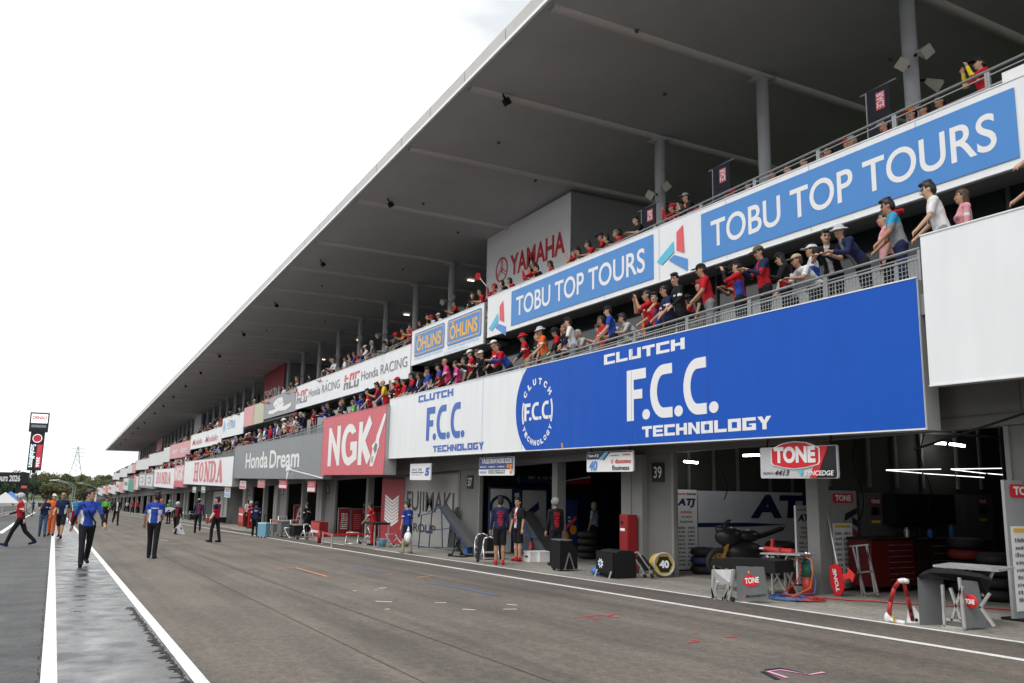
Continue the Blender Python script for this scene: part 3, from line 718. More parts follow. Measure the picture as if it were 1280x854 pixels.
# --- white HONDA boards
def slab_HONDA(parent, X, yl, yr, zb, zt, m):
    def box(u0, u1, v0, v1): return [(u0, v0), (u1, v0), (u1, v1), (u0, v1)]
    polys = []
    def stem(u, w, s=.025):
        polys.append(box(u, u + w, .12, .88)); polys.append(box(u - s, u + w + s, 0, .12)); polys.append(box(u - s, u + w + s, .88, 1))
    stem(.025, .05); stem(.125, .05); polys.append(box(.075, .125, .44, .57))
    def ringp(u0, u1, k=.42):
        uc, ur = (u0 + u1) / 2, (u1 - u0) / 2
        n_ = 28; o = [(uc + ur * math.cos(t), .5 + .5 * math.sin(t)) for t in np.linspace(0, 6.2832, n_)]
        i = [(uc + ur * k * math.cos(t), .5 + .36 * math.sin(t)) for t in np.linspace(6.2832, 0, n_)]
        return o + i
    polys.append(ringp(.225, .375))
    polys.append(box(.43, .462, .12, .9)); polys.append(box(.405, .487, 0, .12)); polys.append(box(.55, .582, .1, .88)); polys.append(box(.525, .607, .88, 1)); polys.append([(.405, 1), (.47, 1), (.582, .12), (.582, 0), (.535, 0), (.43, .88), (.405, .88)])
    stem(.635, .05); polys.append([(.685, 1), (.72, 1), (.775, .85), (.79, .5), (.775, .15), (.72, 0), (.685, 0), (.685, .12), (.71, .14), (.735, .3), (.74, .5), (.735, .7), (.71, .86), (.685, .88)])
    polys.append([(.815, .12), (.845, .12), (.91, .86), (.965, .12), (1.0, .12), (1.0, 0), (.93, 0), (.93, .12), (.92, .3), (.875, .3), (.865, .12), (.88, .12), (.88, 0), (.80, 0), (.80, .12)])
    polys.append([(.845, .12), (.89, 1), (.93, 1), (.99, .12), (.93, .12), (.925, .3), (.907, .7), (.88, .3), (.87, .12)])
    poly_word(parent, X, yl, yr, zb, zt, m, polys)
HX = 10.74
hon = board('large white board with red HONDA slab letters beside the grey board', HX, 86.5, 61.1, -.42, 1.64, B_white, th=.5)
a = at_x(243, 580, HX); b = at_x(243, 602, HX); e = at_x(278.5, 590, HX); slab_HONDA(hon, HX, a.y, e.y, b.z, a.z + .12, L_faded)
ng2 = board('narrow red and white spark plug maker board between the HONDA boards', HX, 94, 86.6, -.75, 1.35, B_pink, th=.4)
poly_word(ng2, HX, 93.4, 87.4, .75 + EYE - .9, 1.2 + EYE, L_white, NGKP)
mb = MB(); mb.box(HX - .006, HX - .002, 86.6, 94, -.74 + EYE, -.2 + EYE); part('red_band', mb, B_red, ng2)
hon2 = board('smaller far white board with red HONDA letters', HX, 114.5, 94.2, -.95, 1.1, B_white, th=.4)
slab_HONDA(hon2, HX, 112, 97, -.55 + EYE, .75 + EYE, L_faded)
gr2 = board('far grey board with two white panels showing a loop emblem', HX, 137, 114.6, -1.25, .72, B_grey, th=.4)
for ya, yb in ((135.5, 126.8), (125, 116)):
    shape(gr2, 'white_panel', HX, [(ya, -1.0 + EYE), (yb, -1.0 + EYE), (yb, .5 + EYE), (ya, .5 + EYE)], B_fade)
    yc = (ya + yb) / 2
    shape(gr2, 'loop_emblem', HX, arc(yc, -.2 + EYE, 1.9, .45, .3, 5.6, 20) + arc(yc, -.2 + EYE, 1.3, .28, 5.6, .3, 20), L_grey, .012)
for (lab, ya, yb, za, zb, m, m2) in (('far pale pink and white board beyond the grey loop board', 145.5, 137.2, -1.7, .3, B_pink, B_fade), ('far white board with green right half', 168, 145.7, -2.05, -.1, B_fade, B_green),
        ('far board with red and white upright halves', 190, 168.2, -2.6, -.75, B_fade, B_pink), ('far plain white board before the orange one', 217, 190.2, -3.3, -1.55, B_fade, None),
        ('far white and orange board near the end of the pit front', 242, 217.2, -3.9, -2.1, B_fade, mat('board_orange', (.68, .20, .08), .5)), ('farthest plain white board on the lower deck', 274, 242.2, -4.6, -2.85, B_fade, None)):
    t = board(lab, HX, ya, yb, za, zb, m, th=.4)
    if m2: shape(t, 'colour_half', HX, [(yb + .05, za + EYE + .05), ((ya + yb) / 2, za + EYE + .05), ((ya + yb) / 2, zb + EYE - .05), (yb + .05, zb + EYE - .05)], m2)
    blocks(t, HX, ya - 2, (ya + yb) / 2 + 1, za + EYE + .5, zb + EYE - .4, L_grey if 'green' in lab else L_faded)

# --- upper row of boards
TX = 12.70
tob = board('upper board with two blue TOBU TOP TOURS panels and three-bar emblems', TX, at_x(610, 372, TX).y, at_x(1300, 100, TX).y - 3.5, 5.06, 6.47, B_white, th=.1)
def blue_panel(xl, xr, yt, yb):
    a = at_x(xl, yt, TX); b = at_x(xl, yb, TX); e = at_x(xr, yt, TX)
    return shape(tob, 'blue_panel', TX, [(a.y, b.z), (e.y, b.z), (e.y, a.z), (a.y, a.z)], B_sky, .004, .003)
p1 = at_x(640, 363, TX); p1b = at_x(640, 407.5, TX)
for (yl, yr) in ((p1.y, at_x(817, 300, TX).y), (at_x(877, 280, TX).y, at_x(1271.5, 150, TX).y)):
    shape(tob, 'blue_panel', TX, [(yl, 5.18 + EYE), (yr, 5.18 + EYE), (yr, 6.34 + EYE), (yl, 6.34 + EYE)], B_sky, .014, .003)
    W_ = yl - yr; n_ = text_mesh('TOBU TOP TOURS', .012)
    board_text(tob, 'TOBU TOP TOURS', TX, yl - .045 * W_, yr + .045 * W_, 5.44 + EYE, 6.08 + EYE, L_white, .012, proud=.020)
for yy in np.arange(6.5, 25.5, 2.4):
    mb = MB(); mb.box(TX - .0178, TX - .0174, yy - .004, yy + .004, 5.08 + EYE, 6.45 + EYE); part('sheet_joint', mb, mat('joint_sky', (.075, .235, .56), .6), tob)
def emblem(cx, cy, k):
    for m, pts in ((L_coral, [(-10, -11), (-2, -21), (0, 16), (-10, 13)]), (L_cyan, [(-35, 28), (-14, 1), (-13, 15), (-28, 32)]), (L_midblue, [(-20, 26), (-13, 19), (4, 24), (4, 40)])):
        px_shape(tob, 'emblem_bar', TX, [(cx + x * k[0], cy + y * k[1] - 0.0) for x, y in pts], m, .014)
emblem(856, 301, (.98, .94)); emblem(630.5, 391, (.55, .72))
ohl = board('white upper board with two blue and yellow suspension maker plates', TX - .02, 32.8, 25.95, 4.90, 6.33, B_white, th=.1)
for (yl, yr) in ((32.45, 29.35), (29.05, 26.1)):
    z0_, z1_ = 5.20 + EYE, 6.20 + EYE
    shape(ohl, 'blue_plate', TX - .02, rrect(yr, yl, z0_, z1_, .12), B_sky, .014)
    o_ = rrect(yr + .07, yl - .07, z0_ + .07, z1_ - .07, .08); i_ = rrect(yr + .11, yl - .11, z0_ + .11, z1_ - .11, .06)
    shape(ohl, 'yellow_border', TX - .02, o_ + [o_[0]] + [i_[0]] + i_[::-1], L_yellow, .019)
    board_text(ohl, 'ÖHLINS', TX - .02, yl - .25, yr + .28, z0_ + .2, z1_ - .14, L_yellow, .03, proud=.024)
    board_text(ohl, 'ADVANCED SUSPENSION TECHNOLOGY', TX - .02, yl - .05, yr + .1, z0_ - .13, z0_ - .05, L_paleblue, 0, proud=.016)
board_text(ohl, 'by CARROZZERIA JAPAN Ltd', TX - .02, 29.3, 27.2, 4.92 + EYE, 4.99 + EYE, L_paleblue, 0, proud=.016)
hrc = board('white upper board reading HRC Honda RACING twice', TX, 52.4, 32.95, 4.42, 5.83, B_white, th=.1)
def hrc_logo(yl, yr, zb, zt):
    W_, H_ = yr - yl, zt - zb
    def Q(pts): return [(yl + W_ * (u + .06 * (v - .5)), zb + H_ * v) for u, v in pts]
    for pts in ([(.0, .54), (.09, .54), (.09, .68), (.26, .68), (.26, .80), (.10, .80), (.10, 1), (.0, 1)], [(.36, .54), (.45, .54), (.45, .86), (.56, .86), (.56, .54), (.65, .54), (.65, 1), (.36, 1)], [(.72, .54), (.80, .54), (.80, .86), (1, .86), (1, 1), (.72, 1)]):
        shape(hrc, 'logo_red', TX, Q(pts), L_coral, .014)
    for pts in ([(.0, 0), (.09, 0), (.09, .33), (.20, .33), (.20, 0), (.29, 0), (.29, .46), (0, .46)], [(.36, .46), (.36, 0), (.65, 0), (.65, .12), (.46, .12), (.46, .46)], [(.70, .46), (.70, 0), (1, 0), (1, .46), (.92, .46), (.92, .12), (.79, .12), (.79, .46)]):
        shape(hrc, 'logo_grey', TX, Q(pts), L_grey, .014)
for (x0, x1, t0, t1, yy, zz) in ((372.5, 385, 387, 426, 0, 0), (430.5, 448.5, 451.5, 509, 0, 0)):
    a = at_x(x0, 480, TX).y; b = at_x(x1, 480, TX).y; hrc_logo(a, b, 4.72 + EYE, 5.48 + EYE)
    board_text(hrc, 'Honda RACING', TX, at_x(t0, 480, TX).y, at_x(t1, 460, TX).y, 4.92 + EYE, 5.38 + EYE, L_grey, 0, proud=.014)
dou = board('grey upper board with a white hand-drawn style emblem', TX, 61.6, 52.5, 4.36, 5.75, mat('upper_grey', (.30, .31, .33), .5), th=.1)
for pts in (arc(57, 5.15 + EYE, 1.5, .42, 0, 6.0, 10), ):
    jag = [(y_ + random.uniform(-.35, .35), z_ + random.uniform(-.08, .08)) for y_, z_ in pts]
    shape(dou, 'emblem', TX, jag, L_white, .014)
shape(dou, 'emblem', TX, [(60, 4.62 + EYE), (58.5, 4.55 + EYE), (57, 4.65 + EYE), (55, 4.55 + EYE), (53.6, 4.72 + EYE), (53.4, 4.95 + EYE), (55.4, 4.86 + EYE), (57, 4.86 + EYE), (58.6, 4.82 + EYE), (60, 4.84 + EYE)], L_white, .015)
for k in range(7):
    yy = 58.1 - k * .36; zz = 5.15 + EYE + random.uniform(-.2, .2)
    shape(dou, 'emblem_gap', TX, [(yy, zz), (yy - .2, zz + .03), (yy - .12, zz + .17)], mat('upper_grey', (.3, .31, .33)), .020)
strp = board('upper board striped pale red and olive between grey and white', TX, 69, 61.7, 4.18, 5.66, B_olive, th=.1)
shape(strp, 'red_half', TX, [(69, 4.19 + EYE), (65.3, 4.19 + EYE), (65.3, 5.65 + EYE), (69, 5.65 + EYE)], B_pink, .014)
ele = board('white upper board with pale blue electrical firm lettering', TX, 79, 69.1, 3.7, 5.42, B_white, th=.1)
board_text(ele, '三笠電器', TX, 76.6, 72.6, 4.35 + EYE, 5.0 + EYE, L_paleblue, .01, proud=.014)
shape(ele, 'blue_emblem', TX, [(78, 4.1 + EYE), (77.2, 4.6 + EYE), (78, 5.2 + EYE), (78.6, 4.6 + EYE)], L_paleblue, .014)
mod = board('white upper board with Modulo written twice in red', TX, 99, 79.1, 3.25, 4.75, B_white, th=.1)
board_text(mod, 'Modulo', TX, 97.5, 90.5, 3.6 + EYE, 4.25 + EYE, L_faded, .01, .3, .014); board_text(mod, 'Modulo', TX, 88.5, 81, 3.6 + EYE, 4.25 + EYE, L_faded, .01, .3, .014)
atn = board('faded red upper board with two white words', TX, 118, 99.1, 2.55, 4.3, B_pink, th=.1)
for a_, b_ in ((115.5, 110), (107.5, 101.5)): board_text(atn, 'Astemo', TX, a_, b_, 3.05 + EYE, 3.8 + EYE, L_white, .02, 0, .014)
for (lab, ya, yb, za, zb) in (('small plain white upper board beside the faded red one', 125.5, 118.2, 2.25, 4.15), ('long plain white upper board beyond the faded red one', 146, 125.7, 1.95, 3.75), ('second long white upper board along the far deck', 171, 146.2, 1.5, 3.2), ('far white upper board with pink end', 191, 171.2, 1.0, 2.6), ('far white upper board at the end of the roof', 214, 191.2, .2, 2.0), ('farthest white upper board beyond the roof', 240, 214.2, -.4, 1.1)):
    t = board(lab, TX, ya, yb, za, zb, B_fade, th=.1)
    if 'pink' in lab: shape(t, 'pink_end', TX, [(yb, za + EYE), (yb + 8, za + EYE), (yb + 8, zb + EYE), (yb, zb + EYE)], B_pink, .014)

# --- boards on the rooms of the upper deck
YX = 17.86
yam = board('pale grey YAMAHA board under the roof', YX, 36.35, 28.55, 6.3, 12.18, mat('yamaha_board', (.86, .86, .88), .5, var=.02), th=.03)
board_text(yam, 'YAMAHA', YX, at_x(638, 330, YX).y, at_x(706.5, 300, YX).y, at_x(640, 345, YX).z, at_x(640, 319, YX).z, L_red, .03, 0, .012)
yc = at_x(627.3, 337.5, YX)
shape(yam, 'emblem_ring', YX, arc(yc.y, yc.z, .62, .62, 0, 6.2832, 30) + arc(yc.y, yc.z, .53, .53, 6.2832, 0, 30), L_red, .012)
for k in range(3):
    t = math.radians(90 + 120 * k); dy, dz = math.cos(t), math.sin(t); ny, nz_ = -dz, dy
    for off in (-.07, .07):
        p = [(yc.y + ny * off * s_ + dy * r_ + ny * .02 * e_, yc.z + nz_ * off * s_ + dz * r_ + nz_ * .02 * e_) for r_, s_, e_ in ((-.1, 1, -1), (.52, 1, -1), (.52, 1, 1), (-.1, 1, 1))]
        shape(yam, 'emblem_fork', YX, p, L_red, .012)
hrd = board('dark red HONDA board on the far roof room', YX, 87.6, 78.8, 6.5, 11.0, M_redb, th=.03)
slab_HONDA(hrd, YX, 87, 80, 7.85 + EYE, 8.95 + EYE, L_white)
board('pale grey board on the third roof room', YX, 137, 130.4, 4.2, 9.6, B_fade, th=.03)
board('red board on the fourth roof room', YX, 191, 180.9, 3.0, 8.2, B_pink, th=.03)
board('red and white board on the last roof room', YX, 236, 229.9, 1.6, 6.9, B_pink, th=.03)
# --- small banners hanging by the columns of the upper deck
def banner(label, px0, px1, py0, py1, X, s='RACE'):
    a = at_x(px0, py0, X); b = at_x(px1, py0, X); e = at_x(px0, py1, X)
    t = empty('hanging_banner', (X, (a.y + b.y) / 2, e.z - .3), label, 'banner', 'black banners on the upper deck')
    mb = MB(); mb.box(X, X + .01, b.y, a.y, e.z - .5, a.z); part('cloth', mb, mat('banner_black', (.012, .014, .025), .8), t)
    mb = MB(); mb.cone((X + .02, a.y + .18, a.z - .02), (X + .02, b.y - .15, a.z + .02), .02, n=6); mb.cone((X + .02, a.y + .03, a.z - .02), (X + .02, a.y + .03, 7.78 + gz(a.y)), .018, n=6); part('pole', mb, M_rail, t)
    w = a.y - b.y; mb = MB(); mb.box(X - .006, X - .002, b.y + .22 * w, a.y - .40 * w, e.z + .1, a.z - .12); part('red_panel', mb, L_coral, t)
    v, fs, _ = text_mesh(s, .02)
    me = bpy.data.meshes.new('lettering'); H_ = a.z - e.z - .3
    me.from_pydata([(X - .009, a.y - .43 * w - .32 * w * (1 - b_) , e.z + .14 + H_ * (1 - a_)) for a_, b_ in v], [], fs); me.materials.append(L_white); part('lettering', me, L_white, t)
banner('black banner with red panel hanging nearest the camera', 1083, 1112, 116, 150, 14.6)
banner('black banner with red panel in front of the second column', 891, 912, 211, 238, 14.6)
banner('black banner hanging beside the loudspeaker column', 802, 820, 262, 285, 14.6)

# --- team boards hanging below the deck
def hang(label, px0, px1, pyt, pyb, X, m, name='hanging_sign'):
    a = at_x(px0, pyt, X); b = at_x(px0, pyb, X); e = at_x(px1, pyt, X)
    t = empty(name, (X, (a.y + e.y) / 2, b.z), label, 'sign', 'team boards hanging over the garages')
    mb = MB(); mb.prism([(X, y_, z_) for y_, z_ in rrect(e.y, a.y, b.z, a.z, .03, 3)], (.04, 0, 0)); part('panel', mb, m, t)
    mb = MB()
    for yy in (a.y - .15, e.y + .15): mb.bar((X + .02, yy, a.z), (X + .35, yy, gz(yy) + 4.2), .02)
    part('hanger', mb, M_black, t)
    return t, a.y, e.y, b.z, a.z
t, yl, yr, zb, zt = hang('red and black TONE team board hanging over the nearest post', 950, 1046, 560, 598, 10.98, mat('tone_grey', (.50, .51, .53), .4))
X = 10.98; w = yr - yl; h = zt - zb
def U(u, v): return (yl + w * u, zb + h * v)
shape(t, 'black_corner', X, [U(.72, .02), U(.98, .02), U(.99, .1), U(.99, .98), U(.88, .98)], mat('tone_black', (.015, .015, .018), .4), .004)
shape(t, 'red_slash', X, [U(.66, .02), U(.75, .02), U(.90, .98), U(.80, .98)], L_red, .009)
badge = [(.16, 1.0), (.18, .97), (.33, 1.12), (.48, 1.17), (.64, 1.12), (.78, .97), (.80, .92), (.80, .50), (.78, .42), (.62, .32), (.48, .28), (.33, .32), (.18, .42), (.16, .5)]
shape(t, 'badge_rim', X, [U(u, v) for u, v in badge], L_white, .013)
shape(t, 'badge', X, [U(.48 + (u - .48) * .95, .72 + (v - .72) * .92) for u, v in badge], L_red, .019)
board_text(t, 'TONE', X, *(U(.21, 0)[0], U(.75, 0)[0]), U(0, .48)[1], U(0, 1.0)[1], L_white, .05, 0, .026)
board_text(t, '4413', X, U(.20, 0)[0], U(.40, 0)[0], U(0, .09)[1], U(0, .26)[1], L_black, .02, .3, .012); blocks(t, X, U(.04, 0)[0], U(.19, 0)[0], U(0, .1)[1], U(0, .22)[1], L_grey)
board_text(t, 'SYNCEDGE', X, U(.60, 0)[0], U(.96, 0)[0], U(0, .09)[1], U(0, .24)[1], L_white, .02, .2, .016)
shape(t, 'blue_tick', X, [U(.51, .26), U(.58, .26), U(.56, .06)], L_cyan, .013)
t, yl, yr, zb, zt = hang('white and navy Team ATJ board numbered 40 over pillar 39', 733.5, 791, 565.5, 590, 10.98, L_white); w = yr - yl; h = zt - zb
shape(t, 'navy_corner', X, [U(.01, .62), U(.28, .62), U(.42, .985), U(.01, .985)], L_navy, .004); shape(t, 'navy_edge', X, [U(.42, .93), U(.99, .93), U(.99, .985), U(.42, .985)], L_navy, .004)
shape(t, 'cyan_stripe', X, [U(.29, .60), U(.36, .60), U(.49, .97), U(.44, .97)], L_cyan, .006); shape(t, 'navy_stripe', X, [U(.37, .58), U(.40, .58), U(.53, .95), U(.50, .95)], L_navy, .006)
board_text(t, 'Team ATJ', X, U(.04, 0)[0], U(.28, 0)[0], U(0, .70)[1], U(0, .88)[1], L_white, .03, .2, .009); board_text(t, '40', X, U(.06, 0)[0], U(.25, 0)[0], U(0, .05)[1], U(0, .55)[1], L_midblue, .04, .15, .009)
board_text(t, 'docomo', X, U(.64, 0)[0], U(.97, 0)[0], U(0, .40)[1], U(0, .62)[1], L_red, .03, 0, .009); board_text(t, 'Business', X, U(.58, 0)[0], U(.93, 0)[0], U(0, .08)[1], U(0, .30)[1], L_black, .02, 0, .009)
blocks(t, X, U(.54, 0)[0], U(.73, 0)[0], U(0, .74)[1], U(0, .83)[1], L_grey); board_text(t, 'HONDA', X, U(.80, 0)[0], U(.96, 0)[0], U(0, .77)[1], U(0, .85)[1], L_red, .03, 0, .009)
shape(t, 'red_ring', X, arc(U(.575, 0)[0], U(0, .5)[1], .035, .045, 0, 6.2832, 16) + arc(U(.575, 0)[0], U(0, .5)[1], .025, .032, 6.2832, 0, 16), L_red, .009)
t, yl, yr, zb, zt = hang('navy and white S-PULSE DREAM RACING SUZUKI board numbered 95', 599, 642, 572.5, 594.5, 10.98, L_white); w = yr - yl; h = zt - zb
shape(t, 'navy_field', X, [U(.01, .34), U(.99, .34), U(.99, .985), U(.01, .985)], mat('sign_navy', (.03, .06, .20), .4), .004)
board_text(t, 'S-PULSE DREAM RACING SUZUKI', X, U(.11, 0)[0], U(.97, 0)[0], U(0, .66)[1], U(0, .92)[1], L_white, .03, 0, .010); board_text(t, '95', X, U(.82, 0)[0], U(.98, 0)[0], U(0, .08)[1], U(0, .6)[1], L_orange, .05, 0, .012)
for u in (.04, .30, .56): blocks(t, X, U(u, 0)[0], U(u + .2, 0)[0], U(0, .42)[1], U(0, .52)[1], L_white, seed=int(u * 100))
board_text(t, 'SUZUKI', X, U(.03, 0)[0], U(.24, 0)[0], U(0, .12)[1], U(0, .24)[1], L_blue, .02, 0, .010)
blocks(t, X, U(.30, 0)[0], U(.80, 0)[0], U(0, .08)[1], U(0, .30)[1], L_black, 2)
t, yl, yr, zb, zt = hang('small white F.C.C. TSR Honda France board numbered 5', 513, 538.5, 580, 600, 10.98, L_white); w = yr - yl; h = zt - zb
board_text(t, '5', X, U(.74, 0)[0], U(.96, 0)[0], U(0, .25)[1], U(0, .75)[1], L_blue, .06, .15, .009); board_text(t, 'F.C.C. TSR', X, U(.1, 0)[0], U(.58, 0)[0], U(0, .56)[1], U(0, .70)[1], L_navy, .01, .2, .009)
board_text(t, 'Honda France', X, U(.08, 0)[0], U(.68, 0)[0], U(0, .42)[1], U(0, .52)[1], L_navy, .02, .2, .009); blocks(t, X, U(.08, 0)[0], U(.62, 0)[0], U(0, .28)[1], U(0, .36)[1], L_paleblue)
for lab, a_, b_, c_, d_, m, s_ in (('white board with red lettering hanging beside the red and white ones', 300, 307.5, 601, 611, L_white, 'TEAM'), ('grey and red board hanging over the bay of pillar 33', 322.5, 331, 599.5, 609.5, mat('sign_pale_red', (.68, .35, .35), .5), '27'), ('red and white board hanging in front of pillar 33', 349, 359, 599.5, 610.5, L_coral, 'RED'), ('red board with white figures beside pillar 35', 384.5, 394.5, 601, 615, L_coral, '73'),
        ('tall white board with blue lettering under the HONDA board', 281, 288, 609, 621.5, L_white, '88'), ('first little white and green board under the HONDA board', 241, 245, 608.5, 615.5, L_white, 'A'), ('second little white and green board under the HONDA board', 252, 256.5, 608, 615.5, L_white, 'B')):
    t, yl, yr, zb, zt = hang(lab, a_, b_, c_, d_, 10.98, m); w = yr - yl; h = zt - zb
    shape(t, 'band', X, [U(.05, .08), U(.95, .08), U(.95, .4), U(.05, .4)], L_white if m is L_coral else L_paleblue if 'blue' in lab else mat('sign_green', (.1, .4, .15), .5) if 'green' in lab else L_faded, .004)
    if len(s_) > 1: blocks(t, X, U(.15, 0)[0], U(.85, 0)[0], U(0, .5)[1], U(0, .85)[1], L_faded if m is L_white else L_white, 2, seed=ord(s_[0]))

# ================================================================== GARAGE THINGS
M_steel = mat('bare_metal', (.55, .55, .55), .35, metal=.8); M_alu = mat('aluminium', (.66, .66, .66), .35, metal=.7, var=.1)
M_hose_r = mat('red_hose', (.32, .025, .02), .5); M_hose_b = mat('blue_hose', (.03, .08, .22), .5); M_hose_o = mat('orange_hose', (.45, .12, .03), .5)
M_cover = mat('black_cover', (.013, .013, .014), .75, bump=.5, bscale=9, spec=.2); M_pgrey = mat('panel_grey', (.13, .135, .14), .55)
M_cabred = mat('cabinet_red', (.25, .012, .014), .45); M_tyre = mat('tyre_rubber', (.014, .014, .015), .7)
M_ban = mat('banner_white', (.80, .80, .80), .6, var=.03); M_bgrey = mat('atj_panel', (.62, .64, .68), .55, var=.04)
M_toolred = mat('tool_chest_red', (.10, .008, .008), .4); M_bluep = mat('blue_plastic', (.05, .15, .45), .4); M_yel = mat('yellow_plastic', (.50, .34, .03), .5)
def thing(name, px, py, label, cat, group=None, rz=0):
    p = at_g(px, py); return empty(name, p, label, cat, group, rz)
def local(t): return t
# ---- partition panels and sponsor banners inside the garages (they face the camera's end of the lane)
def yshape(parent, name, Y, xz, m, proud=.005):
    mb = MB(); mb.prism([(x, Y - proud, z) for x, z in xz], (0, -.002, 0)); return part(name, mb, m, parent)
def ytext(parent, s_, x0, x1, z0, z1, Y, m, bold=.0, shear=0.0, proud=.008):
    v, fs, _ = text_mesh(s_, bold, shear); me = bpy.data.meshes.new('lettering'); me.from_pydata([(x0 + (x1 - x0) * a_, Y - proud, z0 + (z1 - z0) * b_) for a_, b_ in v], [], fs); me.materials.append(m); return part('lettering', me, m, parent)
def yblocks(parent, x0, x1, z0, z1, Y, m, rows=1, seed=1, proud=.008):
    rnd = random.Random(seed); mb = MB(); H_ = (z1 - z0) / rows
    for r_ in range(rows):
        u = rnd.uniform(0, .1)
        while u < .95:
            w_ = min(rnd.uniform(.08, .25), 1 - u); a_ = x0 + (x1 - x0) * u; b_ = x0 + (x1 - x0) * (u + w_ * .8); zz = z1 - H_ * (r_ + 1); t_ = rnd.uniform(.65, .9)
            mb.quad((a_, Y - proud, zz + H_ * .3), (b_, Y - proud, zz + H_ * .3), (b_, Y - proud, zz + H_ * t_), (a_, Y - proud, zz + H_ * t_)); u += w_ + rnd.choice((0, .04))
    return tag(part('small_print', mb, m, parent), kind='stuff')
def yrect(px0, px1, pyt, Y, pyb=None):
    a_, b_ = at_y(px0, pyt, Y), at_y(px1, pyt, Y); return a_.x, b_.x, (gz(Y) + .03 if pyb is None else at_y(px0, pyb, Y).z), a_.z
def ypanel(label, px0, px1, pyt, Y, m, name='partition', cat='partition', frame=None, n=1, pyb=None, base=False):
    x0, x1, z0, z1 = yrect(px0, px1, pyt, Y, pyb); t = empty(name, ((x0 + x1) / 2, Y, gz(Y) if pyb is None else z0), label, cat)
    for k in range(n):
        mb = MB(); mb.box(x0 + (x1 - x0) * k / n + .004, x0 + (x1 - x0) * (k + 1) / n - .004, Y, Y + .04, z0, z1); part('panel', mb, m, t)
    if frame:
        mb = MB(); mb.box(x0 - .03, x0 - .001, Y - .01, Y + .05, z0, z1 + .03); mb.box(x1 + .001, x1 + .03, Y - .01, Y + .05, z0, z1 + .03); mb.box(x0 - .03, x1 + .03, Y - .012, Y + .05, z1 + .001, z1 + .05); each('frame', mb, frame, t)
    if base:
        mb = MB(); mb.box(x0 + .03, x1 - .03, Y - .15, Y + .2, z0 - .03, z0 - .001); part('base', mb, M_black, t)
    return t, x0, x1, z0, z1
M_pw = mat('partition_white', (.48, .49, .50), .5); F_navy = mat('frame_navy', (.02, .03, .10), .5)
def atj_banner(label, px0, px1, pyt, Y):
    t, x0, x1, z0, z1 = ypanel(label, px0, px1, pyt, Y, M_ban, 'sponsor_banner', 'banner', base=True); w_ = x1 - x0; h = z1 - z0
    ytext(t, 'ATJ', x0 + .10 * w_, x0 + .92 * w_, z0 + h * .77, z0 + h * .89, Y, L_navy, .05, .2); ytext(t, 'HONDA', x0 + .25 * w_, x0 + .75 * w_, z0 + h * .70, z0 + h * .73, Y, L_red, .03)
    ytext(t, 'docomo', x0 + .10 * w_, x0 + .5 * w_, z0 + h * .935, z0 + h * .965, Y, L_red, .03); ytext(t, 'Business', x0 + .55 * w_, x0 + .95 * w_, z0 + h * .935, z0 + h * .965, Y, L_black, .03)
    ytext(t, 'BRIDGESTONE', x0 + .22 * w_, x0 + .78 * w_, z0 + h * .58, z0 + h * .605, Y, L_black, .02); yblocks(t, x0 + .3 * w_, x0 + .75 * w_, z0 + h * .635, z0 + h * .67, Y, L_grey)
    for u0 in (.12, .54): yblocks(t, x0 + w_ * u0, x0 + w_ * (u0 + .34), z0 + h * .03, z0 + h * .54, Y, L_grey, 10, int(u0 * 100))
atj_banner('tall white ATJ sponsor banner just inside pillar 39', 843, 871, 612, 15.85); atj_banner('white ATJ sponsor banner half hidden by the nearest post', 994, 1014, 632, 11.9)
t, x0, x1, z0, z1 = ypanel('grey ATJ backdrop wall behind the motorcycle', 872, 1003, 613.5, 15.92, M_bgrey, 'team_backdrop', n=3)
a = at_y(938, 654, 15.92); b = at_y(1014, 622, 15.92); ytext(t, 'ATJ', a.x, b.x, a.z - .05, b.z + .05, 15.92, L_navy, .05, .08)
a = at_y(872, 659, 15.92); b = at_y(985, 656, 15.92); yshape(t, 'blue_stripe', 15.92, [(a.x, a.z), (a.x, a.z + .10), ((a.x + b.x) / 2, a.z + .10), (b.x, a.z + .05), ((a.x + b.x) / 2, a.z)], L_navy)
def tone_stand(label, px0, px1, pyt, Y):
    t, x0, x1, z0, z1 = ypanel(label, px0, px1, pyt, Y, mat('tone_panel', (.30, .31, .32), .5), 'sponsor_banner', 'banner', base=True); w = x1 - x0; h = z1 - z0
    yshape(t, 'badge', Y, [(x, z) for x, z in rrect(x0 + w * .12, x0 + w * .86, z0 + h * .87, z0 + h * .97, .05, 4)], L_red, .004); ytext(t, 'TONE', x0 + w * .2, x0 + w * .78, z0 + h * .89, z0 + h * .955, Y, L_white, .05, 0, .012)
    for k in range(6): yshape(t, 'slash', Y, [(x0 + w * .80, z0 + h * (.06 + k * .12)), (x0 + w * .98, z0 + h * (.02 + k * .12)), (x0 + w * .98, z0 + h * (.09 + k * .12)), (x0 + w * .80, z0 + h * (.13 + k * .12))], L_black if k % 2 else mat('slash_red', (.28, .03, .04), .5), .005)
    yshape(t, 'slash', Y, [(x0 + w * .50, z0 + h * .68), (x0 + w * .98, z0 + h * .76), (x0 + w * .98, z0 + h * .82), (x0 + w * .55, z0 + h * .76)], L_black, .005)
    yshape(t, 'list_panel', Y, [(x0 + w * .06, z0 + h * .05), (x0 + w * .76, z0 + h * .05), (x0 + w * .76, z0 + h * .66), (x0 + w * .06, z0 + h * .66)], M_ban, .009)
    yshape(t, 'yellow_bar', Y, [(x0 + w * .12, z0 + h * .615), (x0 + w * .70, z0 + h * .615), (x0 + w * .70, z0 + h * .645), (x0 + w * .12, z0 + h * .645)], L_yellow, .013)
    for u0 in (.12, .44): yblocks(t, x0 + w * u0, x0 + w * (u0 + .26), z0 + h * .10, z0 + h * .58, Y, L_grey, 9, int(u0 * 99), .015)
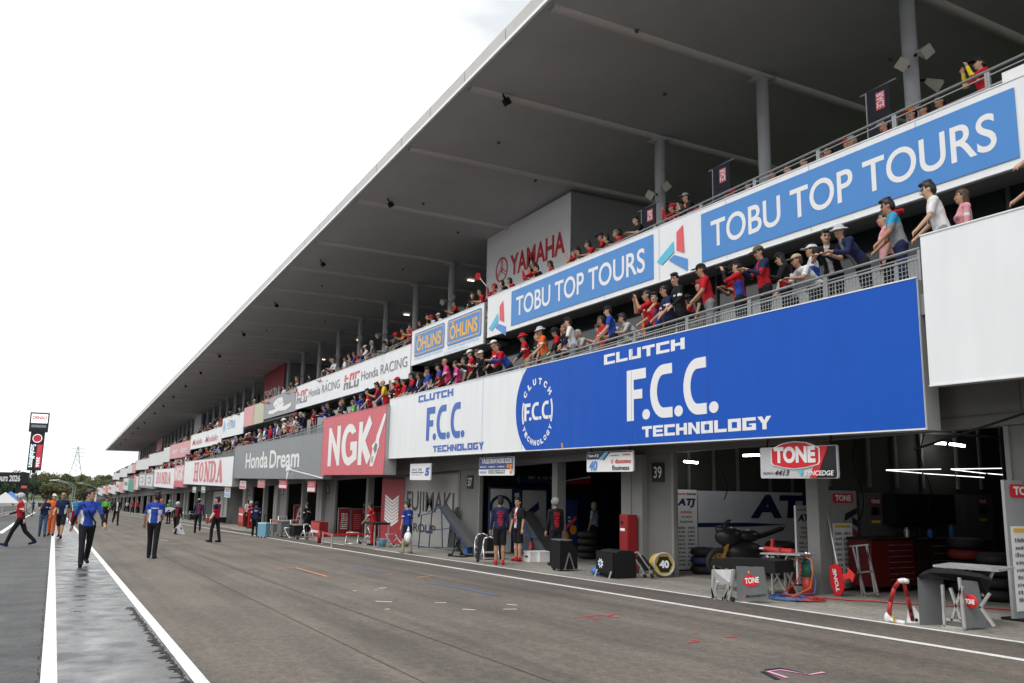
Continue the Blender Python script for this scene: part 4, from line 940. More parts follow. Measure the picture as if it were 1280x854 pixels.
tone_stand('grey and red TONE sponsor stand behind the nearest post', 1036, 1070, 613, 10.98); tone_stand('grey and red TONE sponsor stand at the right edge', 1254, 1306, 600, 7.0)
t, x0, x1, z0, z1 = ypanel('dark TONE backdrop wall along the nearest garage', 1075, 1240, 616, 11.0, mat('dark_panel', (.10, .105, .11), .5), 'team_backdrop', n=4)
for px in (1094, 1228):
    p = at_y(px, 627, 10.99); yshape(t, 'badge', 11.0, rrect(p.x - .16, p.x + .16, p.z - .06, p.z + .06, .03, 3), mat('dim_red', (.35, .02, .025), .5), .006); ytext(t, 'TONE', p.x - .12, p.x + .12, p.z - .035, p.z + .035, 11.0, L_white, .04, 0, .014)
    yshape(t, 'yellow_bar', 11.0, [(p.x - .12, p.z - .40), (p.x + .12, p.z - .40), (p.x + .12, p.z - .35), (p.x - .12, p.z - .35)], L_yellow, .006); yshape(t, 'crossed_mark', 11.0, [(p.x - .14, p.z - .26), (p.x - .10, p.z - .10), (p.x + .12, p.z - .24), (p.x + .10, p.z - .12)], L_black, .006)
x0, x1, z0, z1 = yrect(1118, 1193, 617, 10.7, 655)
t = empty('wall_cabinet', ((x0 + x1) / 2, 10.7, z0), 'dark louvred cabinet on the side wall of the nearest garage', 'cabinet')
for xa, xb in ((x0, (x0 + x1) / 2 - .01), ((x0 + x1) / 2 + .01, x1)):
    mb = MB(); mb.box(xa, xb, 10.7, 10.98, z0, z1); p = part('door', mb, mat('cabinet_black', (.012, .013, .018), .4), t)
    for i in range(9):
        z = z0 + (z1 - z0) * (i + .5) / 9; mb = MB(); mb.box(xa + .05, xb - .05, 10.685, 10.699, z - .02, z + .02); part('slat', mb, M_black, p)
def chest(label, px0, px1, pyt, Y, nd, m):
    x0, x1, z0, z1 = yrect(px0, px1, pyt, Y); z0 = gz(Y)
    t = empty('tool_chest', ((x0 + x1) / 2, Y, z0), label, 'tool chest', 'tool chests along the nearest garage')
    mb = MB(); mb.box(x0, x1, Y, Y + .5, z0 + .1, z1); part('carcass', mb, m, t)
    mb = MB(); mb.box(x0 - .02, x1 + .02, Y - .03, Y + .52, z1 + .001, z1 + .04); part('worktop', mb, M_black, t)
    H = (z1 - z0 - .2) / nd; w_ = x1 - x0
    for i in range(nd):
        mb = MB(); mb.box(x0 + w_ * .36, x1 - .05, Y - .018, Y - .002, z0 + .14 + H * i + .01, z0 + .14 + H * (i + 1) - .01); p = part('drawer', mb, m, t)
        mb = MB(); mb.box(x0 + w_ * .38, x1 - .08, Y - .03, Y - .019, z0 + .14 + H * (i + .74), z0 + .14 + H * (i + .86)); part('handle', mb, M_steel, p)
    mb = MB()
    for xx in (x0 + .1, x1 - .1):
        for yy in (Y + .08, Y + .42): mb.cone((xx - .02, yy, z0 + .05), (xx + .02, yy, z0 + .05), .05, n=10)
    each('caster', mb, M_tyre, t)
chest('dark red tool chest left of the cabinet bench', 1089, 1142, 676, 10.3, 7, M_toolred)
chest('black tool chest with bottles on top in the middle', 1146, 1196, 677, 10.3, 5, mat('chest_black', (.03, .012, .012), .45))
chest('dark red tool chest nearest the right banner', 1200, 1240, 679, 10.3, 6, M_toolred)
zt_ = at_y(1140, 676, 10.3).z + .042
for k, (px, m) in enumerate(((1125, M_black), (1134, M_steel), (1150, M_black), (1163, M_bluep), (1170, M_black), (1190, M_bluep))):
    p = at_y(px, 675, 10.5); mb = MB(); h_ = random.uniform(.10, .24); mb.cone((0, 0, 0), (0, 0, h_ * .7), .05, .05, 10); mb.cone((0, 0, h_ * .7), (0, 0, h_), .05, .02, 10)
    tag(link('bottle', mb.mesh('bottle', m), None, (p.x, 10.5, zt_)), ('black', 'bare metal', 'dark', 'blue', 'squat black', 'tall blue')[k] + ' bottle standing on the tool chests', 'bottle', 'bottles on the tool chests')

# ---- right foreground: folding stand, red and white swing-arm stand
t = thing('folding_stand', 1190, 784, 'grey folding work stand with TONE side panels and draped black cover', 'stand')
p0 = at_g(1150, 781); p1 = at_g(1222, 785); p2 = at_g(1160, 760)
L = t.location
def w(px, py, X): return at_x(px, py, X)
mb = MB(); X = 9.85
mb.prism([w(1147, 722, X), w(1150, 783, X), w(1183, 781, X + .35), w(1179, 724, X + .35)], (.02, .02, 0)); part('side_panel', mb, M_pgrey, t)
mb = MB(); mb.prism([w(1199, 725, 9.95), w(1207, 786, 9.95), w(1234, 783, 10.25), w(1222, 727, 10.15)], (.02, .02, 0)); sp_ = part('side_panel', mb, M_pgrey, t)
mb = MB(); q = w(1214, 752, 10.02); mb.ball(q, .02, .085, .085, n=16, k=8); part('badge', mb, L_red, sp_)
v, fs, _ = text_mesh('TONE', .05); me = bpy.data.meshes.new('lettering'); me.from_pydata([(q.x - .028, q.y + .06 - .12 * a_, q.z - .03 + .06 * b_) for a_, b_ in v], [], fs); me.materials.append(L_white); part('lettering', me, L_white, sp_)
mb = MB(); cov = [w(1148, 720, 9.84), w(1160, 716, 9.9), w(1190, 717, 9.98), w(1226, 722, 10.1), w(1238, 726, 10.3), w(1232, 745, 10.4), w(1215, 730, 10.2), w(1180, 724, 10.0), w(1150, 724, 9.86)]
mb.prism(cov, (.45, .25, .02)); part('cover', mb, M_cover, t)
mb = MB()
for a_, b_ in (((1178, 731), (1181, 783)), ((1178, 783), (1206, 786)), ((1183, 774), (1203, 776)), ((1188, 735), (1202, 776)), ((1203, 733), (1190, 776)), ((1237, 742), (1225, 760)), ((1225, 758), (1243, 783)), ((1199, 722), (1206, 786))):
    mb.bar(w(*a_, 9.93), w(*b_, 9.93), .03)
part('frame', mb, M_alu, t)
mb = MB(); tp = [w(1166, 706, 10.4), w(1248, 712, 10.4), w(1248, 712, 10.4) + Vector((.5, .1, .01)), w(1166, 706, 10.4) + Vector((.5, .1, .01))]; mb.prism(tp, (0, 0, -.03)); part('table_top', mb, M_alu, t)
mb = MB()
for a_, b_ in (((1180, 709), (1185, 722)), ((1212, 711), (1218, 722)), ((1242, 713), (1228, 745)), ((1205, 711), (1200, 718))): mb.bar(w(*a_, 10.5), w(*b_, 10.5), .025)
each('leg', mb, M_alu, t)
t = thing('paddock_stand', 1125, 779, 'red and white drilled swing-arm stand near the line', 'stand')
M_sr = mat('stand_red', (.38, .02, .02), .4); M_sw = mat('stand_white', (.70, .70, .70), .4)
mb = MB(); X = 9.72
mb.path([w(1111, 774, X), w(1113, 752, X), w(1118, 735, X), w(1124, 727, X)], .028, 8); part('upright', mb, M_sr, t, True)
mb = MB(); mb.path([w(1130, 729, X + .1), w(1134, 745, X + .2), w(1138, 762, X + .25), w(1141, 776, X + .25)], .026, 8); part('upright', mb, M_sr, t, True)
mb = MB(); mb.path([w(1123, 727, X), w(1129, 725.5, X + .04), w(1135, 727, X + .1)], .032, 8); part('crossbar', mb, M_sw, t, True)
mb = MB(); mb.prism([w(1135, 760, X + .25), w(1142, 758, X + .3), w(1152, 772, X + .3), w(1150, 780, X + .25), w(1133, 779, X + .2)], (.02, .01, 0)); pl = part('gusset', mb, M_sw, t)
mb = MB()
for px, py in ((1139, 764), (1141, 772), (1146, 775)): mb.cone(w(px, py, X + .22) + Vector((-.015, 0, 0)), w(px, py, X + .22), .022, n=10)
each('hole', mb, M_black, pl)
mb = MB(); mb.ball(w(1110, 772, X), .05, .05, .07); mb.path([w(1112, 774, X), w(1120, 777, X), w(1131, 779, X)], .03, 8); part('foot', mb, M_sw, t, True)
mb = MB(); mb.bar(w(1117, 769, X - .03), w(1118, 778, X - .03), .02); part('grip', mb, M_yel, t)
# drawn ladder-like tripod and arrow board
t = thing('trestle', 1085, 746, 'thin bare metal trestle standing in the nearest garage', 'stand')
mb = MB()
for a_, b_ in (((1066, 683), (1082, 746)), ((1071, 683), (1078, 746)), ((1083, 682), (1098, 744)), ((1084, 682), (1094, 742))): mb.bar(w(*a_, 12.2), w(*b_, 12.2), .025)
each('leg', mb, M_alu, t)
mb = MB()
for a_, b_ in (((1062, 683), (1086, 681)), ((1072, 716), (1092, 714)), ((1080, 743), (1098, 741))): mb.bar(w(*a_, 12.2), w(*b_, 12.2), .025)
each('crossbar', mb, M_steel, t)
t = thing('pit_board', 1045, 745, 'red TONE arrow board on a long rod leaning inside the post', 'sign')
X = 11.75
mb = MB(); mb.prism([w(*p, X) for p in ((1037, 708), (1044, 704), (1051, 710), (1055, 735), (1051, 744), (1044, 745), (1038, 730))], (.03, 0, 0)); pn = part('panel', mb, L_red, t)
v, fs, _ = text_mesh('TONE', .04); a_ = w(1049, 740, X); b_ = w(1041, 711, X)
me = bpy.data.meshes.new('lettering'); me.from_pydata([(X - .012, a_.y + (b_.y - a_.y) * u * .6 + .075 * (vv - .5) + .01, a_.z + (b_.z - a_.z) * u) for u, vv in v], [], fs); me.materials.append(L_white); part('lettering', me, L_white, pn)
mb = MB(); mb.prism([w(*p, X) for p in ((1052, 719), (1060, 716), (1059, 710), (1068, 719), (1065, 728), (1062, 723), (1053, 726))], (.03, 0, 0)); part('arrow', mb, mat('arrow_red', (.75, .05, .04), .4), t)
mb = MB(); mb.cone(w(1034, 640, X + .3), w(1047, 706, X + .01), .014, n=6); part('rod', mb, M_alu, t)

# ---- centre right: trestle table with tools, gas bottles, hoses
t = thing('work_table', 985, 744, 'bare metal folding table with red air tools beside the post', 'table')
a = w(950, 691, 11.0); b = w(1000, 693, 11.0)
mb = MB(); mb.prism([a, b, b + Vector((.55, .1, 0)), a + Vector((.55, .1, 0))], (0, 0, -.025)); part('table_top', mb, M_alu, t)
zf = gz(10.8)
for k, (pa, pb) in enumerate((((958, 694), (985, 745)), ((985, 694), (962, 746)), ((996, 694), (983, 742)), ((972, 694), (998, 741)))):
    mb = MB(); q = w(*pb, 10.95 + .1 * k); q.z = gz(q.y) + .012; mb.bar(w(*pa, 10.95 + .1 * k), q, .026); each('leg', mb, M_alu, t)
for k, (px, rot) in enumerate(((962, .2), (972, -.3), (984, .1))):
    p = w(px, 689.5, 11.25); tt = empty('impact_wrench', (11.25, p.y, a.z + .003), ('upright red air wrench at the table end', 'red air wrench lying on the table', 'red air wrench nearest the hoses')[k], 'wrench', 'air wrenches on the folding table')
    mb = MB(); mb.cone((-.0, -.12, .05), (0, .10, .05), .05, .045, 10); lpart('body', mb, M_sr, tt); mb = MB(); mb.cone((0, .1, .05), (0, .2, .05), .03, .02, 8); lpart('nose', mb, M_steel, tt)
    mb = MB(); mb.bar((0, -.05, .05), (.0 if k else 0, -.07, .23 if k == 0 else .02), .045); lpart('handle', mb, M_black if k else M_sr, tt); tt.rotation_euler.z = rot
def gas(px, py, label, h=.62):
    t = thing('gas_cylinder', px, py, label, 'gas bottle', 'gas bottles by the folding table'); t.location.z += .0
    mb = MB(); mb.cone((0, 0, 0), (0, 0, h * .5), .085, n=16); lpart('base', mb, mat('gas_red', (.45, .04, .03), .4), t, True)
    mb = MB(); mb.cone((0, 0, h * .5), (0, 0, h * .85), .086, n=16); mb.cone((0, 0, h * .85), (0, 0, h), .086, .03, 16); lpart('shoulder', mb, mat('gas_green', (.03, .14, .09), .4), t, True)
    mb = MB(); mb.cone((0, 0, h), (0, 0, h + .1), .028, n=8); mb.ball((0, -.07, h + .06), .045, n=8, k=6); lpart('valve', mb, M_steel, t, True)
gas(1010, 745, 'green and red gas bottle standing against the post'); gas(988, 742, 'green and red gas bottle under the folding table', .52)
def coil(label, px, py, R, m, turns, seed):
    rnd = random.Random(seed); c = at_g(px, py); pts = []
    for i in range(turns * 14):
        t_ = i / 14 * 2 * math.pi; rr = R * (1 + .25 * math.sin(t_ * .37 + seed) + rnd.uniform(-.05, .05)); pts.append(Vector((c.x + rr * math.cos(t_) * .8, c.y + rr * math.sin(t_), gz(c.y) + .014 + .012 * (i / 14) * .5 + .01 * rnd.random())))
    mb = MB(); mb.path(pts, .012, 5); t = empty('air_hose', c, label, 'hose', 'air hoses on the floor'); part('coil', mb, m, t); return t, pts
t, pts = coil('blue air hose coiled by the folding table', 988, 750, .30, M_hose_b, 5, 1)
t2, pts2 = coil('red air hose coiled before the post', 1008, 751, .26, M_hose_r, 4, 2)
mb = MB(); q0 = w(998, 694, 11.2); mb.path([q0, q0 + Vector((-.1, -.1, -.12)), w(1001, 712, 10.9), w(996, 728, 10.8), w(978, 742, 10.7), pts2[0]], .011, 5); part('riser', mb, M_hose_r, t2)
mb = MB(); q0 = w(1003, 695, 11.2); mb.path([q0, w(1014, 700, 11.1), w(1016, 716, 11.0), w(1013, 735, 10.95), pts2[5]], .011, 5); part('riser', mb, M_hose_o, t2)
mb = MB(); mb.path([w(1000, 693, 11.25), w(1010, 697, 11.2), w(1020, 727, 11.1), w(1018, 742, 11.0), pts[3]], .011, 5); part('riser', mb, M_hose_b, t)
c0 = at_g(1012, 748); pts = [c0 + Vector((.15 * i, -.28 * i, .014 + SLOPE * .28 * i + random.uniform(0, .01))) + Vector((random.uniform(-.05, .05), random.uniform(-.04, .04), 0)) for i in range(12)]
mb = MB(); mb.path(pts, .013, 5); tag(link('floor_cable', mb.mesh('floor_cable', M_hose_r)), 'red cable running along the floor into the nearest garage', 'cable')
# ---- TONE grey board, silver stand, covered bench
t = thing('standing_board', 940, 753, 'grey upright panel with TONE badge standing on the apron', 'panel')
X = 9.6; pts = [w(920, 708, X), w(921.5, 754, X), w(961, 750, X + .25), w(955, 709, X + .2)]
mb = MB(); mb.prism(pts, (.03, .03, 0)); p_ = part('panel', mb, M_pgrey, t)
u_ = (pts[2] - pts[1]); v_ = (pts[0] - pts[1]); nrm = u_.cross(v_).normalized()
if nrm.x > 0: nrm = -nrm
def onp(a_, b_, k=.006): return pts[1] + u_ * a_ + v_ * b_ + nrm * k
mb = MB(); mb.prism([onp(.5 + .30 * math.cos(t_) * 1.0, .57 + .17 * math.sin(t_)) for t_ in np.linspace(0, 6.28, 20)[:-1]], nrm * .003); part('badge', mb, L_red, p_)
for s_, a0, a1, b0, b1, m_ in (('TONE', .28, .72, .49, .65, L_white), ('Motorsport', .30, .92, .10, .19, L_black)):
    v, fs, _ = text_mesh(s_, .03); me = bpy.data.meshes.new('lettering'); me.from_pydata([onp(a0 + (a1 - a0) * q_[0], b0 + (b1 - b0) * q_[1], .014) for q_ in v], [], fs); me.materials.append(m_); part('lettering', me, m_, p_)
mb = MB(); mb.prism([onp(.38, .78), onp(.64, .78), onp(.64, .87), onp(.38, .87)], nrm * .003); part('yellow_label', mb, L_yellow, p_)
mb = MB(); mb.prism([onp(.42, .93), onp(.60, .93), onp(.58, .99), onp(.44, .99)], nrm * .003); part('hand_hole', mb, M_black, p_)
mb = MB(); mb.prism([onp(.16, .12), onp(.24, .20), onp(.20, .12)], nrm * .003); mb.prism([onp(.22, .12), onp(.29, .20), onp(.26, .12)], nrm * .003, 0); part('stripe_mark', mb, L_coral, p_)
t = thing('paddock_stand', 902, 751, 'bare silver paddock stand with two splayed arms', 'stand')
mb = MB(); X = 9.55
for a_, b_ in (((892, 712), (891, 748)), ((897, 727), (892, 748)), ((912, 727), (907, 750)), ((917, 712), (912, 750)), ((890, 735), (894, 750)), ((914, 733), (906, 750))): mb.bar(w(*a_, X), w(*b_, X), .045)
each('arm', mb, M_alu, t)
mb = MB(); mb.prism([w(891, 712, X), w(916, 712, X + .05), w(913, 730, X), (w(896, 732, X))], (.1, .05, -.02)); part('cradle', mb, M_alu, t)
mb = MB()
for px in (891, 905, 916): mb.cone(w(px, 749, X) + Vector((-.02, 0, 0)), w(px, 749, X) + Vector((.02, 0, 0)), .035, n=10)
each('wheel', mb, M_tyre, t)
t = thing('covered_bench', 925, 735, 'bench under a draped black cover before the motorcycle', 'bench')
mb = MB(); X = 10.6
prof = [(888, 701), (896, 698), (925, 699), (948, 698), (968, 702), (969, 717), (945, 716), (943, 712), (922, 712), (905, 710), (890, 706)]
mb.prism([w(*p, X) for p in prof], (.55, .1, 0)); part('cover', mb, M_cover, t)
mb = MB()
for px in (893, 965):
    q = w(px, 706, X + .1); mb.bar(q, Vector((q.x, q.y, gz(q.y) + .0)), .035); q = q + Vector((.4, .1, 0)); mb.bar(q, Vector((q.x, q.y, gz(q.y))), .035)
each('leg', mb, M_steel, t)
# ---- motorcycle
def motorcycle(label, loc, rz, mbody, macc, grp=None):
    t = empty('motorcycle', loc, label, 'motorcycle', grp, rz)
    for y in (-.70, .70):
        mb = MB(); mb.ring((0, y, .31), .25, .06, (1, 0, 0), 24, 8); wl_ = lpart('wheel', mb, M_tyre, t, True)
        mb = MB(); mb.ring((0, y, .31), .19, .018, (1, 0, 0), 20, 6); mb.cone((-.03, y, .31), (.03, y, .31), .05, n=10)
        for k in range(5):
            a_ = k * 2 * math.pi / 5; mb.bar((0, y, .31), (0, y + .19 * math.cos(a_), .31 + .19 * math.sin(a_)), .025)
        lpart('rim', mb, macc, wl_)
    mb = MB(); mb.ball((0, -.48, .84), .19, .30, .21, 14, 9); mb.ball((0, -.12, .52), .18, .44, .24, 14, 9); mb.ball((0, -.62, .98), .12, .16, .10, 12, 7); lpart('fairing', mb, mbody, t, True)
    mb = MB(); mb.ball((0, -.02, .86), .15, .28, .13, 12, 8); lpart('fuel_tank', mb, mbody, t, True)
    mb = MB(); mb.prism([(-.10, .2, .80), (-.10, .75, .98), (-.10, .80, 1.06), (-.10, .45, .95), (-.10, .2, .88)], (.2, 0, 0)); lpart('seat', mb, M_black, t)
    mb = MB(); mb.bar((-.1, -.70, .31), (-.1, -.45, .95), .05); mb.bar((.1, -.70, .31), (.1, -.45, .95), .05); lpart('fork', mb, macc, t)
    mb = MB(); mb.bar((-.06, .70, .31), (-.06, .15, .45), .05); mb.bar((.06, .70, .31), (.06, .15, .45), .05); lpart('swing_arm', mb, M_steel, t)
    mb = MB(); mb.bar((-.33, -.38, .98), (.33, -.38, .98), .035); lpart('handlebar', mb, M_black, t)
    mb = MB(); mb.prism([(-.12, -.66, 1.0), (.12, -.66, 1.0), (.09, -.45, 1.18), (-.09, -.45, 1.18)], (0, .01, .01)); lpart('windscreen', mb, M_glass, t)
    mb = MB(); mb.cone((.13, .3, .35), (.16, .75, .55), .06, .07, 10); lpart('exhaust', mb, M_steel, t, True)
    return t
q = at_y(937, 690, 13.6); motorcycle('dark race motorcycle in the ATJ garage', (q.x, 13.6, gz(13.6) + .01), math.radians(-105), mat('bike_black', (.02, .02, .022), .35), mat('bike_gold', (.5, .28, .05), .35, metal=.5))

# ---- around pillar 39
t = thing('hydrant_cabinet', 790, 706, 'red hydrant cabinet against pillar 39', 'cabinet')
X = 11.32; a = w(774.5, 643, X); b = w(785.5, 643, X); t.location = (X, (a.y + b.y) / 2, gz(a.y))
mb = MB(); mb.box(X, X + .24, b.y, a.y, gz(a.y) + .005, a.z); c_ = part('carcass', mb, M_cabred, t)
mb = MB(); mb.box(X - .012, X - .001, b.y + .02, a.y - .02, gz(a.y) + .35, a.z - .02); dr = part('door', mb, M_cabred, t)
mb = MB(); mb.cone((X - .03, a.y - .1, a.z - .17), (X - .013, a.y - .1, a.z - .17), .04, n=12); part('bell', mb, L_black, dr)
mb = MB(); mb.quad((X - .015, a.y - .04, a.z - .36), (X - .015, a.y - .22, a.z - .36), (X - .015, a.y - .22, a.z - .30), (X - .015, a.y - .04, a.z - .30)); part('label', mb, L_white, dr)
t = thing('flight_case', 770, 722, 'black flight case under a cover with a bright sticker', 'case')
a = at_g(745, 721); b = at_g(800, 723); X = a.x
yl = a.y; yr = at_x(766, 700, X).y; zg = gz(yl)
mb = MB(); mb.box(X, X + .50, yr, yl, zg + .10, zg + .54); part('box', mb, M_black, t)
mb = MB(); prof = [(X + .06, .03), (X + .05, .50), (X + .10, .565), (X + .30, .58), (X + .50, .56), (X + .56, .50), (X + .58, .03)]
mb.prism([(x_, yr - .03, zg + z_) for x_, z_ in prof], (.0, yl - yr - .02, .0)); part('cover', mb, M_cover, t)
mb = MB(); q = w(751, 704, X); mb.prism([(X - .006, q.y + .11 * math.cos(t_) * (1 if i % 2 else .6), q.z + .11 * math.sin(t_) * (1 if i % 2 else .6)) for i, t_ in enumerate(np.linspace(0, 6.28, 17)[:-1])], (-.002, 0, 0)); part('sticker', mb, L_white, t)
mb = MB(); mb.prism([(X - .012, q.y + .05 * math.cos(t_), q.z + .05 * math.sin(t_)) for t_ in np.linspace(0, 6.28, 9)[:-1]], (-.002, 0, 0)); part('sticker', mb, L_midblue, t)
for yy in (yl - .05, yr + .05):
    mb = MB(); mb.bar((X - .03, yy + .05, gz(yl) + .0), (X + .0, yy, gz(yl) + .16), .03); each('leg', mb, M_alu, t)
t = thing('flight_case', 705, 713, 'plain black flight case with folded V stand on its side', 'case')
a = at_g(689, 713); X = a.x; yl = a.y; yr = at_x(700, 700, X).y
zg = gz(yl); mb = MB(); mb.prism([(X, yr, zg + .05), (X + .48, yr, zg + .05), (X + .46, yr, zg + .48), (X + .30, yr, zg + .66), (X, yr, zg + .69)], (0, yl - yr, 0)); part('box', mb, M_black, t)
mb = MB(); mb.bar((X + .12, yr - .012, zg + .04), (X + .24, yr - .012, zg + .42), .022); mb.bar((X + .24, yr - .012, zg + .42), (X + .38, yr - .012, zg + .04), .022); each('folding_leg', mb, M_steel, t)
mb = MB(); mb.box(X - .01, X + .32, yr - .01, yl + .01, zg + .691, zg + .71); part('lid', mb, M_pgrey, t)
mb = MB()
for yy in (yl - .04, yr + .04): mb.cone((X + .03, yy, gz(yl) + .03), (X + .07, yy, gz(yl) + .03), .03, n=8)
each('caster', mb, M_tyre, t)
t = thing('tyre_stack_sign', 832, 716, 'round yellow and black board numbered 40 leaning at pillar 39', 'sign')
X = 11.45; q = w(830, 704, X); t.location = (X, q.y, gz(q.y)); q.z = gz(q.y) + .27
ax_ = Vector((-.22, -.96, .12)).normalized(); rt_ = Vector((.96, -.22, 0)).normalized(); up_ = rt_.cross(ax_) * -1
if up_.z < 0: up_ = -up_
mb = MB(); mb.cone(q - ax_ * .24, q, .24, n=28); part('drum', mb, M_yel, t)
mb = MB(); mb.ring(q + ax_ * .003, .228, .022, ax_, 28, 6); part('rim', mb, mat('rim_grey', (.42, .42, .40), .5), t)
mb = MB(); mb.cone(q + ax_ * .002, q + ax_ * .008, .185, n=6); part('black_panel', mb, L_black, t)
v, fs, _ = text_mesh('40', .06); me = bpy.data.meshes.new('lettering'); me.from_pydata([tuple(q + ax_ * .014 + rt_ * (.22 * (a_ - .5)) + up_ * (.16 * (b_ - .5))) for a_, b_ in v], [], fs); me.materials.append(L_white); part('lettering', me, L_white, t)
t = thing('hand_truck', 808, 721, 'small black hand truck with chromed frame at pillar 39', 'hand truck')
mb = MB(); X = 11.0
for a_, b_ in (((790, 692), (806, 720)), ((797, 690), (815, 716)), ((790, 692), (797, 690)), ((800, 706), (799, 722)), ((812, 708), (812, 721))): mb.bar(w(*a_, X), w(*b_, X), .025)
part('frame', mb, M_alu, t)
mb = MB(); mb.prism([w(795, 697, X), w(803, 695, X), w(817, 712, X), w(806, 714, X)], (.03, .02, .02)); part('deck', mb, M_black, t)
mb = MB()
for px in (806, 815): mb.cone(w(px, 720, X) + Vector((-.02, 0, 0)), w(px, 720, X) + Vector((.02, 0, 0)), .04, n=10)
each('wheel', mb, M_tyre, t)
def extinguisher(px, py, label):
    t = thing('fire_extinguisher', px, py, label, 'fire extinguisher', 'fire extinguishers by the pillars')
    mb = MB(); mb.cone((0, 0, 0), (0, 0, .42), .075, n=14); mb.ball((0, 0, .42), .075, n=14, k=6); lpart('body', mb, M_cabred, t, True)
    mb = MB(); mb.bar((0, 0, .48), (0, 0, .55), .04); mb.bar((-.0, -.06, .55), (0, .08, .58), .03); lpart('handle', mb, M_black, t)
extinguisher(798, 712, 'red fire extinguisher beside pillar 39'); extinguisher(399, 679, 'red fire extinguisher beside pillar 35')
extinguisher(664, 700, 'red fire extinguisher by the white partition')

# ---- garage between pillars 37 and 39
YS = 23.75
t, x0, x1, z0, z1 = ypanel('white partition with black round emblem in the bay of pillar 37', 613, 640, 611, YS, M_pw, frame=F_navy)
yshape(t, 'round_emblem', YS, arc((x0 + x1) / 2, z1 - .55, .40, .36, 0, 6.2832, 24) + arc((x0 + x1) / 2, z1 - .55, .30, .27, 6.2832, 0, 24), L_black)
t, x0, x1, z0, z1 = ypanel('dark partition strip with white letter pattern between the white ones', 641.5, 651, 611, YS, F_navy); yblocks(t, x0 + .05, x1 - .05, z0 + .6, z1 - .1, YS, L_white, 6)
t, x0, x1, z0, z1 = ypanel('white partition with navy car artwork beside the letter strip', 653, 683, 613, YS, M_pw, frame=F_navy)
yshape(t, 'navy_art', YS, [(x0 + .05, z1 - .75), (x0 + .6, z1 - .35), (x0 + .62, z1 - .6), (x0 + .1, z1 - .9)], L_navy); yblocks(t, x0 + .05, x0 + .6, z1 - 1.2, z1 - .92, YS, L_grey, 2)
t, x0, x1, z0, z1 = ypanel('navy partition with orange corner art and small white words', 701, 722, 625, 21.5, mat('navy_panel', (.02, .035, .13), .5))
yshape(t, 'orange_art', 21.5, arc(x0 + .15, z0 + .45, .15, .28, 0, 6.28, 12)[:-1], L_orange); yshape(t, 'orange_art', 21.5, arc(x1 - .15, z0 + .75, .12, .14, 0, 6.28, 12)[:-1], L_orange)
yshape(t, 'orange_stripe', 21.5, [(x0 + .05, z0 + .75), (x1 - .05, z1 - .45), (x1 - .05, z1 - .58), (x0 + .05, z0 + .65)], L_coral, .008); yblocks(t, x0 + .25, x1 - .25, z0 + .85, z0 + 1.15, 21.5, L_white, 3)
t, x0, x1, z0, z1 = ypanel('dark blue partition behind the person in the pale shirt', 724, 762, 616, YS, mat('navy_dark', (.012, .02, .06), .5), n=2)
x0, x1, z0, z1 = yrect(649, 739, 594, 23.2, 604)
t = empty('overhead_fascia', ((x0 + x1) / 2, 23.2, z0), 'dark blue overhead fascia with red and white slash inside the bay', 'sign')
mb = MB(); mb.box(x0, x1, 23.2, 23.3, z0, z1); part('panel', mb, mat('navy_dark', (.012, .02, .06), .5), t)
yshape(t, 'red_slash', 23.2, [(x1 - 1.3, z0 + .01), (x1 - .03, z0 + .01), (x1 - .03, z0 + .2)], L_red, .006); yshape(t, 'white_slash', 23.2, [(x1 - 1.6, z0 + .02), (x1 - .03, z0 + .21), (x1 - .03, z0 + .28)], L_white, .009); yblocks(t, x0 + .3, x0 + 1.6, z0 + .08, z0 + .25, 23.2, L_grey)
mb = MB()
for xx in (x0 + .2, x1 - .2): mb.bar((xx, 23.25, z1), (xx, 23.25, gz(23) + 3.36), .04)
each('hanger', mb, M_black, t)
# white helmet-shaped bundle hanging
# work stand frames with blue bars and ramp
t = thing('bike_lift', 660, 700, 'grey bike ramp with blue frame behind the two men', 'ramp')
X = 13.0; mb = MB(); mb.prism([w(643, 640, X), w(650, 639, X), w(688, 697, X), w(676, 698, X)], (.5, .1, 0)); part('ramp', mb, M_pgrey, t)
mb = MB()
for a_, b_ in (((642, 650), (650, 698)), ((656, 655), (672, 697)), ((640, 668), (672, 672)), ((642, 660), (660, 695))): mb.bar(w(*a_, X - .1), w(*b_, X - .1), .03)
part('frame', mb, M_bluep, t)
for k, (px, lab) in enumerate(((665, 'white plastic box nearer pillar 37 beside the case'), (677, 'white plastic box beside the black flight case'))):
    t = thing('plastic_box', px, 702, lab, 'box', 'white boxes on the garage floor'); mb = MB(); mb.box(-.16, .16, -.17, .17, 0, .24); lpart('body', mb, M_white, t); mb = MB(); mb.box(-.17, .17, -.18, .18, .241, .275); lpart('lid', mb, M_white, t); mb = MB(); mb.bar((-.175, -.07, .14), (-.175, .07, .14), .03); lpart('handle', mb, M_black, t)
# ---- in front of the closed bay
def wall_paint(parent): pass
wl_t = empty('wall_banner', (11.79, 28.2, gz(28.2)), 'grey wall banner with FUJIMAKI in tall black letters', 'sign')
mb = MB(); mb.box(11.788, 11.797, 25.9, 30.5, gz(28.2) + .12, gz(28.2) + 2.40); part('sheet', mb, mat('grey_wall_paint', (.4, .395, .385)), wl_t)
a = at_x(508, 617, 11.78); b = at_x(508, 645, 11.78); e = at_x(571, 620, 11.78)
board_text(wl_t, 'FUJIMAKI', 11.78, 30.35, 26.0, b.z, a.z + .1, L_black, .014, 0, .0)
board_text(wl_t, 'GROUP', 11.78, 30.2, 27.5, b.z - .52, b.z - .22, L_black, .02, 0, .0)
rd = empty('chevron_sign', (11.8, 32, gz(32)), 'dark red wall panel with white chevrons', 'sign')
mb = MB(); mb.box(11.79, 11.855, 30.7, 33.2, gz(32) + .03, gz(32) + 2.5); part('sheet', mb, M_redb, rd)
